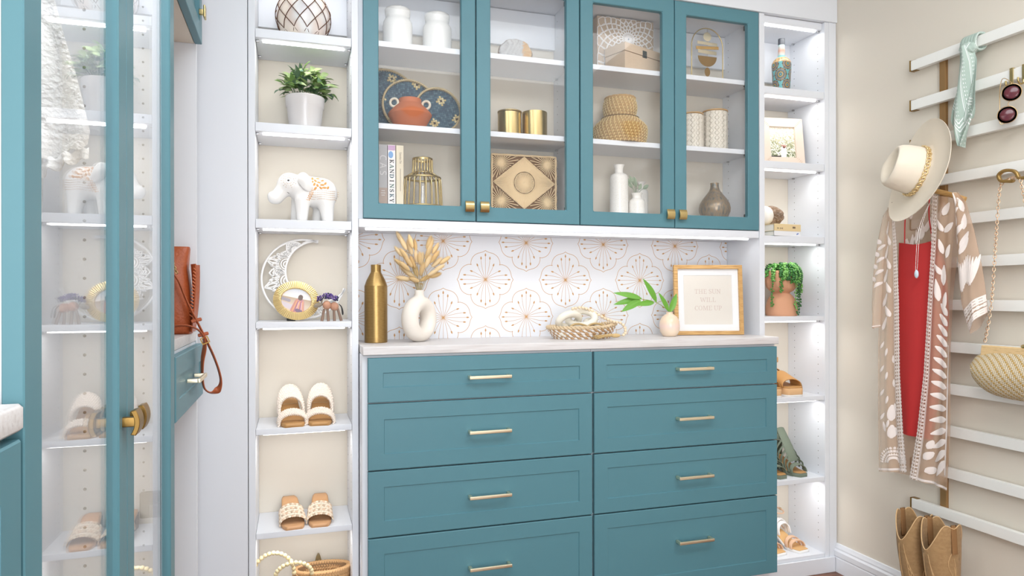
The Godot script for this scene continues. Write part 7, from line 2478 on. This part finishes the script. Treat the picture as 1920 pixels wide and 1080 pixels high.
func left_side_things() -> void:
	# tan handbag on the far counter
	var t := thing("leather_handbag", "tan leather handbag with a long strap looping over the counter edge", "handbag", Vector3(-0.44, 1.1078, -2.19))
	var le := mat("cognac", Color.WHITE, 0.42)
	grain(le, 121, [rgb(150, 72, 36), rgb(182, 92, 50), rgb(170, 82, 42), rgb(192, 104, 60)], Vector3(6, 6, 6), 0.02)
	relief(le, 122, Vector3(8, 8, 8), 0.06, 0.05)
	var b := MB.new()
	var lp := []
	for q in [[0.0, 0.0, 0.045], [0.004, 0.0, 0.05], [0.03, 0.004, 0.054], [0.08, 0.0, 0.055], [0.14, -0.006, 0.05], [0.19, -0.008, 0.042], [0.225, -0.006, 0.034], [0.246, -0.006, 0.026], [0.252, -0.008, 0.02]]:
		var rg := []
		for i in 40:
			var a := TAU * i / 40
			var cx := signf(cos(a)) * pow(absf(cos(a)), 0.35)
			var cz := signf(sin(a)) * pow(absf(sin(a)), 0.45)
			rg.append(Vector3(cx * (0.155 + q[1]) * (1.0 - 0.02 * sin(q[0] * 40)), q[0], cz * q[2] + 0.004 * sin(cx * 6 + q[0] * 30)))
		lp.append(rg)
	b.rings(lp)
	part("body", b, le, t)
	part("gusset", MB.new().slab(8, 10, func(u: float, v: float) -> Vector3: return Vector3(0.158 + 0.014 * sin(PI * v) * 0.3 + 0.012 * v - 0.016 * sin(PI * u) * v, 0.006 + 0.195 * v, lerpf(-0.034, 0.05, u)), 0.004), le, t)
	for i in 15:
		var y := 0.05 + 0.0095 * i
		part("whipstitch", MB.new().tube([Vector3(0.162 + 0.0007 * i, y, 0.052), Vector3(0.155 + 0.0007 * i, y + 0.006, 0.057 - 0.0006 * i)], 0.0018, 5), mat("cognac_thread", rgb(206, 118, 78), 0.5), t)
	part("ring", MB.new().tube(ring(Vector3(0.1, 0.235, 0.042), 0.011, 0.011, 20, Vector3.RIGHT, Vector3.UP), 0.002, 6, true), mat("dark_brass"), t)
	var links := MB.new()
	for i in 8:
		links.tube(ring(Vector3(0.106 + 0.0022 * i, 0.222 - 0.0065 * i, 0.056), 0.005, 0.0032, 10, Vector3(0.3, -1, 0).normalized(), Vector3(1, 0, 0.3) if i % 2 else Vector3(0.3, 0, 1)), 0.0013, 5, true)
	part("chain", links, mat("brass"), t)
	var o := t.position
	var sp := mat("strap_leather", rgb(172, 88, 50), 0.45)
	var path := []
	for q in [[-0.322, 1.275, -2.125], [-0.31, 1.255, -2.122], [-0.293, 1.209, -2.122], [-0.277, 1.171, -2.125], [-0.258, 1.129, -2.13], [-0.24, 1.085, -2.14], [-0.223, 1.041, -2.15], [-0.21, 0.999, -2.155], [-0.205, 0.966, -2.157], [-0.213, 0.944, -2.158], [-0.232, 0.936, -2.158], [-0.249, 0.95, -2.157], [-0.2545, 0.985, -2.155], [-0.253, 1.032, -2.15], [-0.246, 1.075, -2.14], [-0.2505, 1.105, -2.13], [-0.268, 1.125, -2.125], [-0.3, 1.134, -2.12], [-0.36, 1.128, -2.115], [-0.5, 1.1165, -2.11]]:
		path.append(Vector3(q[0], q[1], q[2]) - o)
	part("strap", MB.new().tube(curve(path, 5), 0.0105, 10, false, 0.2, Vector3(0.55, 0.5, -0.2)), sp, t)
	for q in [[-0.266, 1.148, -2.126], [-0.249, 1.107, -2.134]]:
		part("strap_keeper", MB.new().box(Vector3(q[0], q[1], q[2]) - o, Vector3(0.028, 0.01, 0.012), 0.002, Basis(Vector3.BACK, 0.25)), sp, t)
	part("buckle", MB.new().frame(0.022, 0.02, [Vector2(0, 0), Vector2(0, 0.003), Vector2(0.003, 0.003), Vector2(0.003, 0)], Transform3D(Basis(Vector3.BACK, 0.4), Vector3(-0.244, 1.09, -2.13) - o)), mat("dark_brass"), t)
	# lace blouse inside the wardrobe
	var rod := thing("clothes_rod", "steel clothes rod inside the glass wardrobe", "rod", Vector3(-0.47, 1.84, -1.09))
	part("rod", MB.new().tube([Vector3(0, 0, -0.205), Vector3(0, 0, 0.215)], 0.011, 14), mat("steel"), rod)
	t = thing("lace_blouse", "white eyelet blouse hanging inside the glass wardrobe", "blouse", Vector3(-0.45, 1.2, -1.215))
	o = t.position
	var cl := mat("white_cotton", rgb(244, 244, 242), 0.9)
	cl.cull_mode = BaseMaterial3D.CULL_DISABLED
	relief(cl, 131, Vector3(7, 7, 7), 0.5, 0.06, FastNoiseLite.TYPE_CELLULAR)
	cl.backlight_enabled = true
	cl.backlight = Color(0.35, 0.35, 0.35)
	var sl := [[-0.352, 1.72], [-0.35, 1.676], [-0.336, 1.62], [-0.318, 1.555], [-0.307, 1.506], [-0.3005, 1.473], [-0.304, 1.452]]
	part("sleeve", MB.new().slab(20, 26, func(u: float, v: float) -> Vector3:
		var yr := lerpf(1.72, 1.452, v)
		var yl := lerpf(1.7, 1.385, v)
		return Vector3(lerpf(-0.42, edge_z(sl, yr), u), lerpf(yl, yr, u) - 0.006 * sin(u * 22) * v, -1.212 + 0.012 * sin(u * 13 + v * 2) * (0.3 + v) + 0.02 * sin(PI * u)) - o, 0.002), cl, t)
	part("cuff_ruffle", MB.new().slab(40, 4, func(u: float, v: float) -> Vector3:
		var x := lerpf(-0.42, -0.304, u)
		return Vector3(x, lerpf(1.385, 1.452, u) - 0.018 * v - 0.004 * sin(u * 40), -1.212 + 0.02 * sin(PI * u) + 0.01 * v * sin(u * 34)) - o, 0.002), cl, t)
	part("bodice", MB.new().slab(24, 24, func(u: float, v: float) -> Vector3: return Vector3(lerpf(-0.61, -0.37, u), lerpf(1.74 - 0.05 * absf(u - 0.5), 1.22, v), -1.225 + 0.012 * sin(u * 17 + v * 3) * (0.3 + v)) - o, 0.002), cl, t)
	part("hanger", MB.new().tube(curve([Vector3(-0.16, 0.515, -0.01), Vector3(-0.02, 0.57, -0.01), Vector3(0.1, 0.52, -0.01)], 6), 0.006, 8).tube(curve([Vector3(-0.02, 0.57, -0.01), Vector3(-0.02, 0.62, -0.005), Vector3(-0.012, 0.655, 0.0), Vector3(-0.03, 0.655, 0.0)], 5), 0.002, 6), mat("oak"), t)
